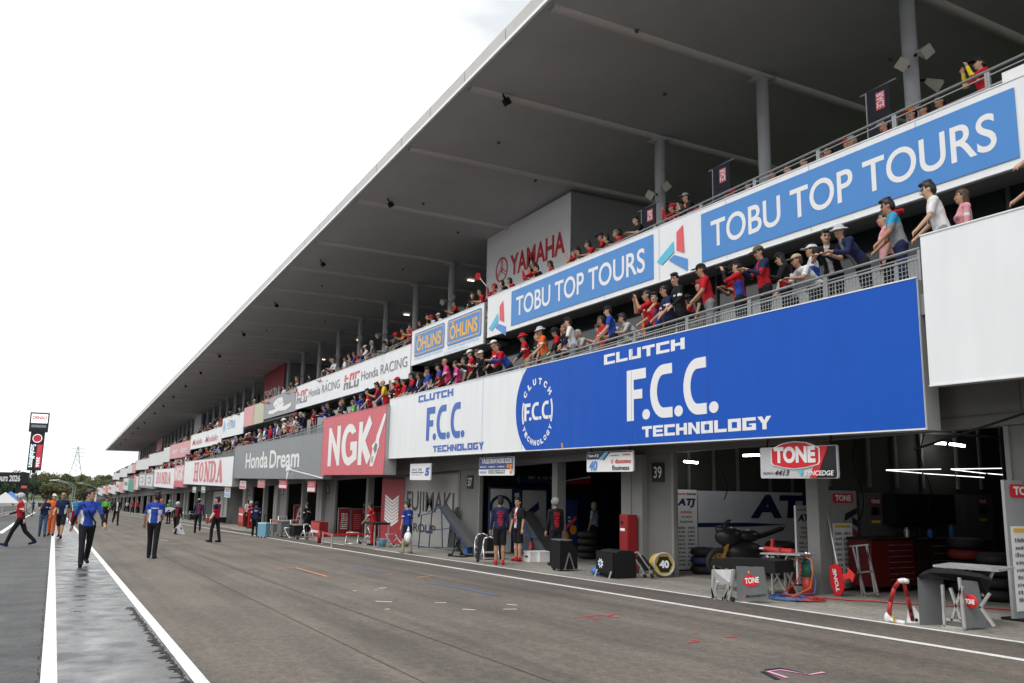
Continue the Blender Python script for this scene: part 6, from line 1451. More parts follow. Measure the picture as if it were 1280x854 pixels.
_head = {}
def headgear(kind, h=.011):
    """built round a head centred at the origin, looking to -y"""
    if kind in _head: return _head[kind]
    S = SDF((-.2, -.25, -.55), (.2, .24, .22), h); g = 'a'
    hc = (0, .016, .04)
    def strip_face(lowz=.0):
        S.cut_box(g, (-.2, -.25, -.55), (.2, -.052, .045)); S.cut_box(g, (-.2, -.25, -.55), (.2, .2, lowz - .10))
    if kind in ('short', 'short2'):
        S.ell(g, (0, .020, .048), (.084, .104, .093), 0); S.cut_box(g, (-.2, -.25, -.3), (.2, -.048, .062)); S.cut_box(g, (-.2, -.1, -.3), (.2, .018, .0)); S.ell(g, (0, .055, -.005), (.079, .066, .085), .02)
        if kind == 'short2': S.ell(g, (0, -.05, .115), (.06, .05, .028), .02); S.ell(g, (0, .03, .13), (.07, .08, .03), .02)
    elif kind in ('long', 'pony', 'bob'):
        S.ell(g, (0, .020, .048), (.087, .106, .095), 0); S.cut_box(g, (-.2, -.25, -.3), (.2, -.05, .055)); S.cut_box(g, (-.2, -.07, -.3), (.2, .02, -.02))
        if kind == 'pony': S.cap(g, (0, .10, .06), (.03, .16, -.05), .035, .03, .03); S.cap(g, (.03, .16, -.05), (.05, .17, -.30), .03, .012, .02)
        elif kind == 'long': S.ell(g, (0, .06, -.12), (.085, .05, .20), .04); S.cap(g, (.07, .02, 0), (.085, .03, -.22), .025, .02, .02); S.cap(g, (-.07, .02, 0), (-.085, .03, -.22), .025, .02, .02)
        else: S.ell(g, (0, .04, -.02), (.095, .08, .10), .03); S.cut_box(g, (-.2, -.25, -.4), (.2, -.025, .05))
    elif kind == 'cap':
        S.ell(g, (0, .016, .06), (.088, .108, .09), 0); S.cut_box(g, (-.2, -.25, -.4), (.2, .25, .052)); S.ell(g, (0, -.12, .062), (.072, .085, .010), .008)
    elif kind == 'bucket':
        S.ell(g, (0, .012, .065), (.090, .108, .085), 0); S.cut_box(g, (-.25, -.25, -.4), (.25, .25, .05)); S.ell(g, (0, .01, .05), (.145, .16, .016), .02); S.ell(g, (0, .01, .035), (.155, .17, .010), .02)
    elif kind == 'helmet':
        S.ell(g, (0, .012, .035), (.115, .135, .125), 0); S.cut_box(g, (-.2, -.25, -.4), (.2, -.06, .055)); S.cut_box(g, (-.2, -.2, -.5), (.2, .2, -.065)); S.ell(g, (0, -.11, .075), (.085, .05, .012), .008)
    elif kind == 'towel':
        S.ell(g, (0, .018, .05), (.092, .112, .098), 0); S.cut_box(g, (-.2, -.25, -.4), (.2, -.055, .05)); S.cut_box(g, (-.2, -.25, -.4), (.2, .25, -.01)); S.cap(g, (0, .1, .02), (0, .14, -.08), .03, .02, .02)
    V, Q, lab = S.mesh([g]); _head[kind] = to_mesh(kind, V, Q, np.zeros(len(Q)), 1); return _head[kind]

CL = dict(red=(.43, .016, .024), black=(.016, .016, .019), navy=(.018, .025, .07), blue=(.025, .06, .32), white=(.66, .66, .67), grey=(.22, .23, .24), pink=(.62, .05, .22), yellow=(.70, .52, .04),
          orange=(.68, .13, .03), cyan=(.04, .28, .50), green=(.10, .42, .08), beige=(.42, .34, .22), khaki=(.20, .19, .14), rose=(.66, .30, .34), camo=(.10, .10, .07), jeans=(.06, .10, .17), purple=(.14, .05, .25), brown=(.10, .05, .03), palegrey=(.45, .46, .47), lblue=(.35, .45, .58))
HAIR = dict(black=(.014, .012, .011), brown=(.06, .032, .018), grey=(.30, .29, .28), light=(.16, .09, .045))
SKIN = [(.47, .28, .19), (.42, .24, .155), (.52, .32, .22), (.38, .21, .13)]
def cloth(c): return mat('cloth_' + c, CL[c], .85, var=.16, scale=11, bump=.9, bscale=13, spec=.15)
def hairm(c): return mat('hair_' + c, HAIR[c], .5, var=.15, scale=60, spec=.4)
def skinm(i): return mat('skin_%d' % i, SKIN[i], .55, var=.06, scale=20, spec=.3)
M_eye = mat('eye_dark', (.02, .014, .012), .4, var=0); M_lip = mat('lips', (.34, .12, .10), .5, var=0)
pcount = [0]
def person(loc, f, label, pose='stand', shirt='red', pants='black', hat=None, hatc='black', hair='short', hairc='black', shorts=False, long_=False, sleeve=None, accent=None, acc='white', female=False, shoes='black', scale=1.0, group=None, legc=None, jacket=False, h=.016, vis=True):
    """f: facing in degrees, 0 towards -x (out over the lane), 90 down the lane (+y), -90 towards the camera's end"""
    me, J, top, bot = body(pose, shorts, long_, accent, female, jacket, h)
    a = math.radians(f); th = math.atan2(-math.cos(a), -math.sin(a))
    o = bpy.data.objects.new('person', me); col.objects.link(o)
    o.location = Vector(loc) - Vector((0, 0, bot * scale)); o.rotation_euler = (0, 0, th); o.scale = (scale, scale, scale); k = pcount[0] % 4; pcount[0] += 1
    sk = skinm(k)
    ms = [sk, cloth(shirt), cloth(sleeve) if sleeve else (cloth(shirt) if long_ else sk), cloth(pants), sk if shorts else cloth(legc or pants), cloth(shoes), cloth(acc), M_eye, M_lip]
    for i, m in enumerate(ms): o.material_slots[i].link = 'OBJECT'; o.material_slots[i].material = m
    tag(o, label, 'person', group)
    hr = (J['hpitch'] * .7, 0, J['hyaw'])
    # rotation used when the head was built: pitch about x, then yaw about z
    def kid(kind, m, name):
        c = link(name, headgear(kind), o, tuple(J['headc'])); c.rotation_euler = hr; c.material_slots[0].link = 'OBJECT'; c.material_slots[0].material = m; return c
    if hair: kid(hair, hairm(hairc), 'hair')
    if hat: kid(hat, cloth(hatc), {'cap': 'cap', 'bucket': 'sun_hat', 'helmet': 'helmet', 'towel': 'head_towel'}[hat])
    o['eye'] = 0; del o['eye']
    return o, J
def child(o, name, mb, m, smooth=False):
    c = link(name, mb.mesh(name, m, smooth), o); return c
DECK1, DECK2 = 4.55, 7.75
def on_deck(px, py, label, f=35, deck=1, X=None, fit=True, **kw):
    X = X or (11.28 if deck == 1 else 13.12); D_ = DECK1 if deck == 1 else DECK2
    kw2 = {k: kw[k] for k in ('shorts', 'long_', 'accent', 'female', 'jacket', 'h') if k in kw}
    me, J, top, bot = body(kw.get('pose', 'stand'), **kw2); ht = top - bot + (.03 if kw.get('hat') else .02)
    X0 = X
    while True:                                     # a head that shows low in the picture stands further back from the rail
        p = at_x(px, py, X); base = gz(p.y) + D_; s_ = (p.z - base) / ht
        if not fit or s_ > .90 or X > X0 + 1.1: break
        X += .1
    s_ = max(.80, min(1.10, s_)) if fit else 1.0
    g_ = 'spectators on the lower deck' if deck == 1 else 'spectators on the upper deck'
    if f > 0: f = math.degrees(math.atan2(X, p.y)) - 14 + (f - 55) * .5
    return person((X, p.y, base), f, label, scale=s_, group=g_, **kw)
W_, P_ = 'white', 'pink'
N = on_deck
# ---- lower deck, from the camera outwards
o, J = person((11.2, 5.95, gz(5.95) + DECK1 - .0), 60, 'person in black at the right edge stretching an arm out', 'point', 'black', 'black', scale=1.02, group='spectators on the lower deck')
N(1203, 236, 'person in pink top with long brown hair behind the white board', 55, pose='stand', shirt='rose', female=True, hair='long', hairc='brown', long_=True, pants='grey', X=11.5)
o, J = N(1174, 225, 'person in white T-shirt with lanyard above the white board', 75, pose='rail', shirt=W_, accent='front', acc='white', hair='short2', pants='grey')
mb = MB(); mb.path([(-.05, -.10, 1.42), (0, -.165, 1.2), (.05, -.10, 1.42)], .008, 5); mb.box(-.03, .03, -.185, -.17, 1.08, 1.2); child(o, 'lanyard', mb, M_black)
o, J = N(1122, 247, 'person in cyan and grey polo with red towel round the neck', 70, pose='rail', shirt='grey', accent='shoulder', acc='cyan', sleeve=None, hair='short2', pants='navy')
mb = MB(); mb.prism([(-.11, -.135, 1.46), (-.04, -.12, 1.47), (-.04, -.215, 1.02), (-.12, -.205, 1.02)], (0, -.015, 0)); mb.prism([(.11, -.135, 1.46), (.04, -.12, 1.47), (.04, -.215, 1.08), (.12, -.205, 1.08)], (0, -.015, 0)); mb.path([(-.09, -.11, 1.46), (-.06, .05, 1.50), (.06, .05, 1.50), (.09, -.11, 1.46)], .03, 6); child(o, 'towel', mb, cloth('red'))
N(1106, 264, 'person in pale pink half hidden behind the red towel', 60, pose='stand', shirt='rose', hair='short', pants='black', X=11.75, fit=False)
N(1075, 281, 'person in grey bucket hat and dark jacket leaning on the rail', 25, pose='elbow', shirt='navy', hat='bucket', hatc='palegrey', long_=True, accent='front', acc='grey')
N(1040, 294, 'person in black and white jersey leaning on the rail', -25, pose='elbow', shirt='black', accent='front', acc='white', hair='short2')
N(1022, 319, 'person in beige cap resting chin on folded arms', 20, pose='elbow2', shirt=W_, hat='cap', hatc='beige', hair='short', hairc='brown')
N(981, 315, 'person in black cap and black red jacket reading a phone', 60, pose='phone', shirt='black', accent='lower', acc='red', hat='cap', hatc='black', hair='long', female=True, long_=True)
N(955, 307, 'person in camouflage cap and red navy shirt with phone', 35, pose='phone', shirt='red', accent='shoulder', acc='navy', hat='cap', hatc='camo', long_=True, sleeve='navy')
o, J = N(924, 325, 'person in black cap aiming a long camera over the rail', 85, pose='camera', shirt='red', accent='side', acc='blue', hat='cap', hatc='black', long_=True, sleeve='black')
mb = MB(); hc = J['headc']; mb.cone((hc[0], hc[1] - .42, hc[2] - .02), (hc[0], hc[1] - .14, hc[2] + .0), .045, .035, 12); mb.box(hc[0] - .07, hc[0] + .07, hc[1] - .16, hc[1] - .08, hc[2] - .06, hc[2] + .05); child(o, 'camera', mb, M_black)
N(886, 329, 'person in black cap and red polo looking down the lane', 65, pose='rail', shirt='red', hat='cap', hatc='black', accent='front', acc='red', pants='grey')
N(851, 342, 'person in black team jacket with black hair beside the navy polo', 40, pose='rail_l', shirt='black', long_=True, hair='short2')
N(838, 357, 'person in navy polo between the black jacket and the pointing arm', 40, pose='rail', shirt='navy', hair='short')
N(822, 366, 'person in red and blue shirt pointing an arm down the lane', 55, pose='point', shirt='red', accent='side', acc='blue', hair='short2')
N(812, 380, 'person in red with phone held up below the pointing arm', 60, pose='camera', shirt='red', hair='short', X=11.5, fit=False)
N(799, 393, 'person with black hair leaning far over the rail, arms out', 50, pose='elbow2', shirt='palegrey', hair='short2')
N(784, 399, 'person in glasses resting arms on the rail beside the blue shirt', 40, pose='elbow2', shirt='palegrey', hair='short', hairc='grey')
N(767, 382, 'person in blue team shirt and black cap looking down the lane', 75, pose='rail', shirt='blue', hat='cap', hatc='black', accent='back', acc='white')
N(758, 395, 'person in red with short black hair behind the blue shirt', 45, pose='rail', shirt='red', hair='bob', female=True)
N(741, 413, 'person with grey hair and pale shirt bent over the rail', 40, pose='elbow2', shirt='palegrey', hair='short', hairc='grey')
N(731, 416, 'child with red head towel leaning on the rail', 60, pose='elbow2', shirt='palegrey', hat='towel', hatc='red', long_=True)
N(717, 396, 'person in white baseball jersey and black cap', 80, pose='rail', shirt=W_, hat='cap', hatc='black', accent='front', acc='navy', sleeve='navy', pants='grey')
N(706, 405, 'person with light brown hair behind the white jersey', 70, pose='stand', shirt='black', hair='short', hairc='light', X=11.6)
N(700, 409, 'person in black sun hat and black red jacket', 60, pose='rail', shirt='black', accent='shoulder', acc='red', hat='bucket', hatc='black', long_=True)
N(682, 408, 'person in pale bucket hat and orange T-shirt', 55, pose='rail', shirt='orange', hat='bucket', hatc='palegrey', pants='khaki', shorts=True)
N(673, 418, 'person with dark hair behind the orange T-shirt', 60, pose='stand', shirt='black', hair='short', X=11.65, fit=False)
N(660, 416, 'person in red sun hat and red shirt looking down the lane', 70, pose='rail', shirt='red', hat='bucket', hatc='red', sleeve='black', long_=True, pants='beige')
N(637, 430, 'person with dark curly hair and blue red jacket bowed over the rail', 50, pose='elbow', shirt='blue', accent='shoulder', acc='red', hair='bob', hairc='brown', long_=True)
N(624, 425, 'person in white cap with red shirt and black sleeves', 60, pose='rail', shirt='red', hat='cap', hatc='white', sleeve='black', long_=True)
N(615, 439, 'person in white cap and black coat turned away', 30, pose='elbow', shirt='black', hat='cap', hatc='white', long_=True)
N(603, 437, 'person in black jacket with brown hair', 75, pose='rail', shirt='black', hair='short2', hairc='brown', long_=True)
N(592, 437, 'person in white cap and bright red jacket beside the black jacket', 70, pose='phone', shirt='red', hat='cap', hatc='white', sleeve='black', long_=True)
N(581, 446, 'person in grey top behind the pink T-shirts', 60, pose='stand', shirt='grey', hair='long', X=11.6, female=True)
N(575, 451, 'person in pink T-shirt with long black hair', 70, pose='rail', shirt=P_, hair='long', female=True, sleeve='black')
N(562, 448, 'bald person in pink T-shirt with black sleeves', 65, pose='rail', shirt=P_, hair=None, sleeve='black')
N(553, 454, 'person in black cap with red shirt and blue shoulders', 60, pose='rail', shirt='red', accent='shoulder', acc='blue', hat='cap', hatc='black', sleeve='black')
N(539, 459, 'person in blue shirt with black hair on the white board end', 70, pose='rail_l', shirt='blue', hair='short2', accent='side', acc='white')
N(534, 468, 'person in blue behind the long haired one', 60, pose='stand', shirt='blue', hair='short', X=11.6, fit=False)
N(528, 466, 'person with long black hair in white top and dark jacket', 45, pose='rail', shirt='navy', accent='front', acc='white', hair='long', female=True, long_=True)
N(519, 466, 'person in navy and red jacket leaning left', 55, pose='rail', shirt='navy', accent='shoulder', acc='red', hair='short', long_=True)
N(509, 474, 'person in red white shirt holding the rail', 50, pose='rail', shirt='red', accent='lower', acc='white', hair='short')
N(499, 471, 'person in red hat and red shirt photographing with a phone', 60, pose='camera', shirt='red', hat='bucket', hatc='red')
N(493, 477, 'person in dark top between the red hat and the yellow shirt', 60, pose='stand', shirt='black', hair='long', X=11.6, female=True, fit=False)
N(484, 475, 'bald person in yellow shirt over red', 75, pose='rail', shirt='yellow', accent='lower', acc='red', hair=None, pants='red')
N(475, 478, 'person in red and blue shirt holding a phone left of the yellow shirt', 85, pose='phone', shirt='red', accent='side', acc='blue', hair='short2')
N(464, 486, 'person in plain red shirt at the red board corner', 80, pose='rail', shirt='red', hair='short2')
N(453, 492, 'person in blue hat and blue top aiming a camera', 85, pose='camera', shirt='blue', hat='cap', hatc='blue', long_=True)
N(445, 500, 'person in green and white with light hair', 60, pose='rail', shirt='green', hair='long', hairc='light', female=True)
N(433, 497, 'person in black with white shoulder above the red board', 60, pose='rail', shirt='black', accent='diag', acc='white', hair='short', long_=True)
N(427, 500, 'person in black jacket behind the white shoulder', 70, pose='stand', shirt='black', hair='short2', X=11.6)
N(420, 504, 'person in black leaning beside the blue jacket', 50, pose='elbow', shirt='black', hair='short', long_=True)
N(415, 506, 'person in blue jacket and cap at the left end of the red board', 70, pose='elbow', shirt='blue', hat='cap', hatc='navy', long_=True)
N(392, 512, 'person in red shirt seen from behind over the grey board', -160, pose='stand', shirt='red', hair='short2')
N(366, 520, 'person in blue shirt holding a phone above the grey board', 60, pose='phone', shirt='blue', hair='short2')
N(373, 521, 'person in grey top with glasses above the grey board', 40, pose='rail', shirt='grey', hair='short', hairc='grey')
# ---- upper deck
U2 = dict(deck=2)
N(1228, 71, 'person in red and black with yellow sleeve photographing at the top right', 40, pose='camera', shirt='red', hat='cap', hatc='black', long_=True, sleeve='yellow', **U2)
N(1070, 162, 'person with grey hair low behind the upper rail', 30, pose='sit', X=14.2, fit=False, shirt='red', hair='short', hairc='grey', **U2)
N(990, 197, 'person in red low behind the upper rail beside the second column', 30, pose='sit', X=14.2, fit=False, shirt='red', hair='short', hairc='brown', **U2)
N(1110, 140, 'person in pale grey raincoat low behind the upper rail', 20, pose='sit', X=14.2, fit=False, shirt='palegrey', hat='bucket', hatc='palegrey', long_=True, **U2)
N(1145, 128, 'person in red with orange cap behind the upper rail', 20, pose='sit', X=14.2, fit=False, shirt='red', hat='cap', hatc='orange', **U2)
N(1040, 178, 'person in red seated behind the mesh of the upper rail', 20, pose='sit', X=14.2, fit=False, shirt='red', hair='short', **U2)
N(1010, 190, 'person in red with brown hair behind the upper rail mesh', 20, pose='sit', X=14.2, fit=False, shirt='red', hair='short', hairc='brown', **U2)
N(1180, 112, 'person in red white behind the mesh near the white end panel', 20, pose='sit', X=14.2, fit=False, shirt='red', accent='front', hair='short', **U2)
N(921, 224, 'person in red cap low behind the upper rail', 30, pose='sit', X=14.2, fit=False, shirt='red', hat='cap', hatc='red', **U2)
N(875, 241, 'person in grey cap and red black jacket on the upper deck', 60, pose='elbow', shirt='red', accent='shoulder', acc='black', hat='cap', hatc='grey', long_=True, sleeve='black', **U2)
N(862, 249, 'person in white shirt drinking beside the grey cap', 60, pose='camera', shirt=W_, hat='cap', hatc='navy', **U2)
N(843, 254, 'person with red head towel pointing a phone on the upper deck', 75, pose='camera', shirt='red', hat='towel', hatc='red', long_=True, **U2)
N(811, 271, 'person in black resting chin on the upper rail below the column', 60, pose='elbow', shirt='black', hair='short2', **U2)
N(788, 288, 'person with light hair low on the upper rail', 50, pose='elbow2', shirt='red', hair='short', hairc='light', **U2)
N(773, 283, 'person in red vest standing back by the dark room wall', 60, pose='stand', shirt='black', accent='shoulder', acc='red', hair='short', X=14.2, **U2)
N(757, 291, 'person in black cap and black red jacket on the upper deck', 70, pose='rail', shirt='black', accent='shoulder', acc='red', hat='cap', hatc='black', long_=True, **U2)
N(775, 294, 'person in black red low between the cap and the light hair', 50, pose='elbow2', shirt='black', hair='short', **U2)
N(752, 302, 'person with black hair low under the black cap', 50, pose='elbow2', shirt='red', hair='short2', **U2)
N(737, 311, 'person with short black hair right of the YAMAHA board', 60, pose='elbow', shirt='black', hair='short2', **U2)
N(727, 308, 'person in dark top with long hair right of the YAMAHA board', 60, pose='rail', shirt='black', hair='long', female=True, **U2)
N(720, 312, 'person in red pointing beside the YAMAHA board edge', 80, pose='camera', shirt='red', hair='short2', **U2)
N(693, 326, 'person in black red with long hair under the letter H', 60, pose='rail', shirt='black', accent='shoulder', acc='red', hair='long', female=True, **U2)
N(684, 332, 'person in black with collar under the letter M', 60, pose='elbow', shirt='black', hair='short2', **U2)
N(673, 328, 'person in black standing before the letter M', 70, pose='rail', shirt='black', accent='shoulder', acc='red', hair='short', **U2)
N(665, 332, 'person in red jacket photographing before the YAMAHA letters', 75, pose='camera', shirt='red', hair='bob', long_=True, **U2)
N(652, 348, 'person with round black hair below the letter Y', 60, pose='elbow2', shirt='red', hair='bob', **U2)
N(642, 351, 'person with black bob below the round emblem', 60, pose='elbow2', shirt='black', hair='bob', female=True, **U2)
o, J = N(620, 354, 'person in red hood waving a red flag above the emblem panel', 75, pose='camera', shirt='red', hat='towel', hatc='red', long_=True, **U2)
N(612, 362, 'person in red jacket below the waving flag', 60, pose='elbow', shirt='red', hair='short', **U2)
q = at_x(608, 358, 12.95); fl = empty('waving_flag', q, 'red flag on a thin stick held above the upper rail', 'flag')
mb = MB(); mb.cone((0, 0, 0), (0, .55, .42), .012, n=6); lpart('stick', mb, M_white, fl)
mb = MB(); pts = [(0, .42, .30), (.02, .62, .62), (-.03, .78, .68), (0, .95, .66), (.03, 1.02, .52), (0, .80, .42), (.02, .60, .36)]; mb.prism(pts, (.01, 0, 0)); lpart('cloth', mb, cloth('red'), fl)
N(603, 366, 'person in black behind the flag bearer', 50, pose='stand', shirt='black', hair='short2', **U2)
N(591, 366, 'person in black standing above the right blue yellow plate', -30, pose='contra', shirt='black', hair='short2', **U2)
N(571, 376, 'person in black red reading a phone above the blue yellow plates', 70, pose='phone', shirt='black', accent='shoulder', acc='red', hair='short2', **U2)
N(559, 392, 'person in white helmet-like cap above the plates', 60, pose='elbow', shirt=W_, hat='cap', hatc='white', **U2)
N(550, 394, 'person in red cap above the blue yellow plates', 60, pose='elbow', shirt=W_, hat='bucket', hatc='red', **U2)
N(539, 392, 'person in black cap and yellow jacket above the left plate', 80, pose='rail', shirt='yellow', hat='cap', hatc='black', accent='shoulder', acc='black', **U2)
N(529, 401, 'person in black beside the yellow jacket', 60, pose='rail', shirt='black', hair='short', **U2)
N(523, 406, 'person in dark red at the left plate corner', 60, pose='elbow', shirt='red', hair='short', **U2)
N(513, 411, 'person in orange black jacket past the left plate', 60, pose='elbow', shirt='black', accent='shoulder', acc='orange', hair='short2', **U2)
N(374, 473, 'person in red black shirt standing above the red emblem end', 60, pose='rail', shirt='black', accent='front', acc='red', hair='short', hairc='grey', **U2)
# ---- second row behind the lower rail, and more seated ones on the upper deck
rb_ = random.Random(77); SC = ['red', 'black', 'navy', 'blue', 'white', 'grey', 'black', 'red', 'palegrey', 'orange']
for k in range(34):
    y = 10.5 + k * .98 + rb_.uniform(-.3, .3); X = rb_.choice((11.8, 12.0, 12.3)); c_ = rb_.choice(SC); h_ = rb_.choice((None, 'cap', 'bucket', None)); hc_ = rb_.choice(('black', 'white', 'red', 'navy'))
    person((X, y, gz(y) + DECK1), math.degrees(math.atan2(X, y)) + rb_.uniform(-40, 15), 'spectator in %s top%s in the second row behind the lower rail' % (c_, ' and %s hat' % hc_ if h_ else ''), rb_.choice(('stand', 'phone', 'talk', 'rail', 'cross')), c_, rb_.choice(('black', 'navy', 'khaki')), hat=h_, hatc=hc_, hair=rb_.choice(('short', 'short2', 'long')), scale=rb_.uniform(.88, .99), group='second row on the lower deck', accent=rb_.choice((None, 'shoulder', 'front', 'diag')), acc=rb_.choice(('white', 'black', 'red')), h=.024)
for k in range(17):
    y = 7.6 + k * .95 + rb_.uniform(-.2, .2); c_ = rb_.choice(('red', 'red', 'black', 'navy', 'white'))
    person((14.2 + rb_.uniform(-.15, .1), y, gz(y) + DECK2), math.degrees(math.atan2(13, y)) + rb_.uniform(-40, 10), 'seated spectator in %s top behind the mesh of the upper rail' % c_, 'sit', c_, 'black', hat=rb_.choice((None, 'cap')), hatc=rb_.choice(('black', 'red')), hair='short', group='seated row on the upper deck', h=.024)
# ---- smaller spectators further along both decks
SH = [('red', 24), ('black', 30), ('navy', 14), ('blue', 10), ('white', 12), ('grey', 8), ('green', 2), ('yellow', 1), ('orange', 2), ('pink', 2), ('palegrey', 4)]
pool = [c_ for c_, n_ in SH for _ in range(n_)]; rc = random.Random(21); POSE_F = ['rail', 'rail_l', 'elbow', 'phone', 'stand', 'talk']
def far_spectator(X, y, base, deck):
    sh_ = rc.choice(pool); po = rc.choice(POSE_F); ht_ = rc.choice([None, None, None, 'cap', 'bucket']); hc_ = rc.choice(['black', 'white', 'red', 'navy'])
    place = 'lower deck beyond the red board' if deck == 1 else 'upper deck beyond the plates'
    lab = 'far spectator in %s top%s, %s' % (sh_, (' and %s %s' % (hc_, 'cap' if ht_ == 'cap' else 'sun hat')) if ht_ else '', place)
    person((X, y, base), math.degrees(math.atan2(X, y)) + rc.uniform(-35, 15), lab, po, sh_, rc.choice(['black', 'navy', 'grey']), hat=ht_, hatc=hc_, hair='short' if rc.random() < .75 else 'long', hairc=rc.choice(['black', 'black', 'brown', 'grey']), scale=rc.uniform(.92, 1.04), group='spectators far along the lower deck' if deck == 1 else 'spectators far along the upper deck', h=.032, long_=rc.random() < .3)
y = 44.2
while y < 92:
    far_spectator(11.25 + rc.choice((0, 0, .45)), y, gz(y) + DECK1 + rc.uniform(-.08, .02), 1); y += rc.uniform(.35, .85)
y = 34.0
while y < 88:
    if not 50.8 < y < 52.0: far_spectator(13.1 + rc.choice((0, 0, .5)), y, gz(y) + DECK2 - rc.uniform(.0, .45), 2)
    y += rc.uniform(.5, 1.3)
# the rest reads as one mass
S0 = {}
def coarse(pose):
    me, J, top, bot = body(pose, h=.05, long_=True); n = len(me.vertices)
    v = np.empty(n * 3); me.vertices.foreach_get('co', v); v = v.reshape(-1, 3); qs = [tuple(p.vertices) for p in me.polygons]; mi = [p.material_index for p in me.polygons]; hc = J['headc']
    return v, qs, mi, hc, bot
CO = [coarse(p) for p in ('rail', 'stand', 'phone')]
crowd_cols = ['red', 'black', 'navy', 'blue', 'white', 'grey', 'yellow', 'orange', 'palegrey']; cm_ = [skinm(0), hairm('black')] + [cloth(c_) for c_ in crowd_cols]
def crowd(label, X, y0, y1, D_, step):
    vs, fs, ms = [], [], []; y = y0
    while y < y1:
        v, qs, mi, hc, bot = rc.choice(CO); s_ = rc.uniform(.92, 1.04); a_ = math.radians(rc.uniform(-20, 30)); th = math.atan2(-math.cos(a_), -math.sin(a_)); cc, ss = math.cos(th), math.sin(th)
        w_ = np.stack([v[:, 0] * cc - v[:, 1] * ss, v[:, 0] * ss + v[:, 1] * cc, v[:, 2] - bot], 1) * s_ + (X + rc.choice((0, .4)), y, gz(y) + D_ - rc.uniform(0, .15)); b = len(vs)
        vs += w_.tolist(); fs += [tuple(i + b for i in q) for q in qs]; k_ = rc.choices(range(9), (20, 30, 12, 10, 10, 8, 2, 2, 6))[0] + 2
        topz = hc[2] + .03; ms += [(1 if (m_ == 0 and v[list(q), 2].mean() > topz) else 0) if m_ == 0 else (k_ if m_ in (1, 2) else 1 if m_ in (7,) else 0 if m_ == 8 else 3) for m_, q in zip(mi, qs)]
        y += rc.uniform(step * .6, step * 1.5)
    me = bpy.data.meshes.new('crowd'); me.from_pydata(vs, [], fs)
    for m in cm_: me.materials.append(m)
    me.polygons.foreach_set('material_index', ms); me.update(); tag(link('crowd', me), label, 'crowd', kind='stuff')
crowd('dense mass of far spectators along the lower deck rail', 11.25, 92.5, 285, DECK1, .62)
crowd('dense mass of far spectators along the upper deck rail', 13.1, 88.5, 243, DECK2, .85)

# ---- people on the ground
def on_ground(px, py, pyh, label, f, lane='people walking on the pit lane', **kw):
    p = at_g(px, py); hd = at_y(px, pyh, p.y)
    kw2 = {k: kw[k] for k in ('shorts', 'long_', 'accent', 'female', 'jacket', 'h') if k in kw}
    me, J, top, bot = body(kw.get('pose', 'stand'), **kw2); s_ = max(.88, min(1.12, (hd.z - p.z) / (top - bot + (.03 if kw.get('hat') else .015))))
    return person(p, f, label, scale=s_, group=lane, **kw)
A = on_ground
o, J = A(104, 708, 611, 'person with black ponytail in blue white team shirt walking on the shiny strip', -95, pose='walk2', shirt='blue', accent='side', acc='white', hair='pony', female=True, long_=True, sleeve='black', h=.013)
mb = MB(); mb.path([(-.13, -.10, 1.40), (-.03, -.150, 1.25), (.07, -.150, 1.10), (.16, -.08, .98)], .016, 6); mb.path([(-.13, -.10, 1.40), (-.10, .08, 1.40), (.05, .125, 1.2), (.16, .04, .98)], .016, 6); child(o, 'bag_strap', mb, M_black)
mb = MB(); mb.ring((0, -.01, 1.45), .075, .014, (0, -.25, 1), 14, 5); child(o, 'collar', mb, cloth('red'))
o, J = A(189, 698, 615, 'person in blue white team shirt standing turned away on the lane', 105, pose='contra', shirt='blue', accent='side', acc='white', hair='short2', pants='black', h=.013)
v, fs, _ = text_mesh('YAMAHA', .02); me = bpy.data.meshes.new('back_print'); me.from_pydata([(.105 - .21 * a_, .128, 1.30 + .035 * b_) for a_, b_ in v], [], fs); me.materials.append(L_white); link('back_print', me, o)
A(22, 683, 616, 'person in red shirt and white red helmet striding left', 10, pose='stride', shirt='red', hat='helmet', hatc='palegrey', hair=None, sleeve='black', shoes='navy', h=.014)
A(52, 671, 620, 'person in dark T-shirt and green cap with hand at chin', -95, pose='chin', shirt='navy', hat='cap', hatc='black', pants='jeans')
A(63, 670, 617, 'person in orange race suit and white cap behind the green cap', -80, pose='talk', shirt='orange', hat='cap', hatc='white', pants='orange', long_=True, accent='side', acc='black')
A(74, 673, 612, 'bald person in navy white polo and black shorts on the white line', -80, pose='walk', shirt='navy', accent='side', acc='white', hair=None, shorts=True)
A(92, 655, 622, 'person in cyan shirt and red trousers behind the ponytail', -100, pose='walk', shirt='cyan', pants='red', hair='short', hat='cap', hatc='black')
A(83, 652, 626, 'person in cyan shirt walking away behind the bald one', 80, pose='walk', shirt='cyan', hair='short', pants='grey')
A(130, 658, 621, 'person in bright green shirt and black vest on the lane', -95, pose='talk', shirt='green', accent='lower', acc='black', hat='cap', hatc='black', pants='black')
A(144, 657, 622, 'person in black suit over white shirt on the lane', -95, pose='walk3', shirt='black', accent='front', acc='white', long_=True, hair='short')
o, J = A(219, 668, 627, 'person in black shirt and helmet carrying two white flags', 110, pose='walk', shirt='black', accent='back', acc='red', hat='helmet', hatc='palegrey', hair=None, long_=True)
mb = MB(); hd = J['wr1'] + J['hd1'] * .08; mb.cone(tuple(hd + (0, .1, .25)), tuple(hd + (-.15, -.1, -.35)), .012, n=6); pf = child(o, 'flag_stick', mb, M_white)
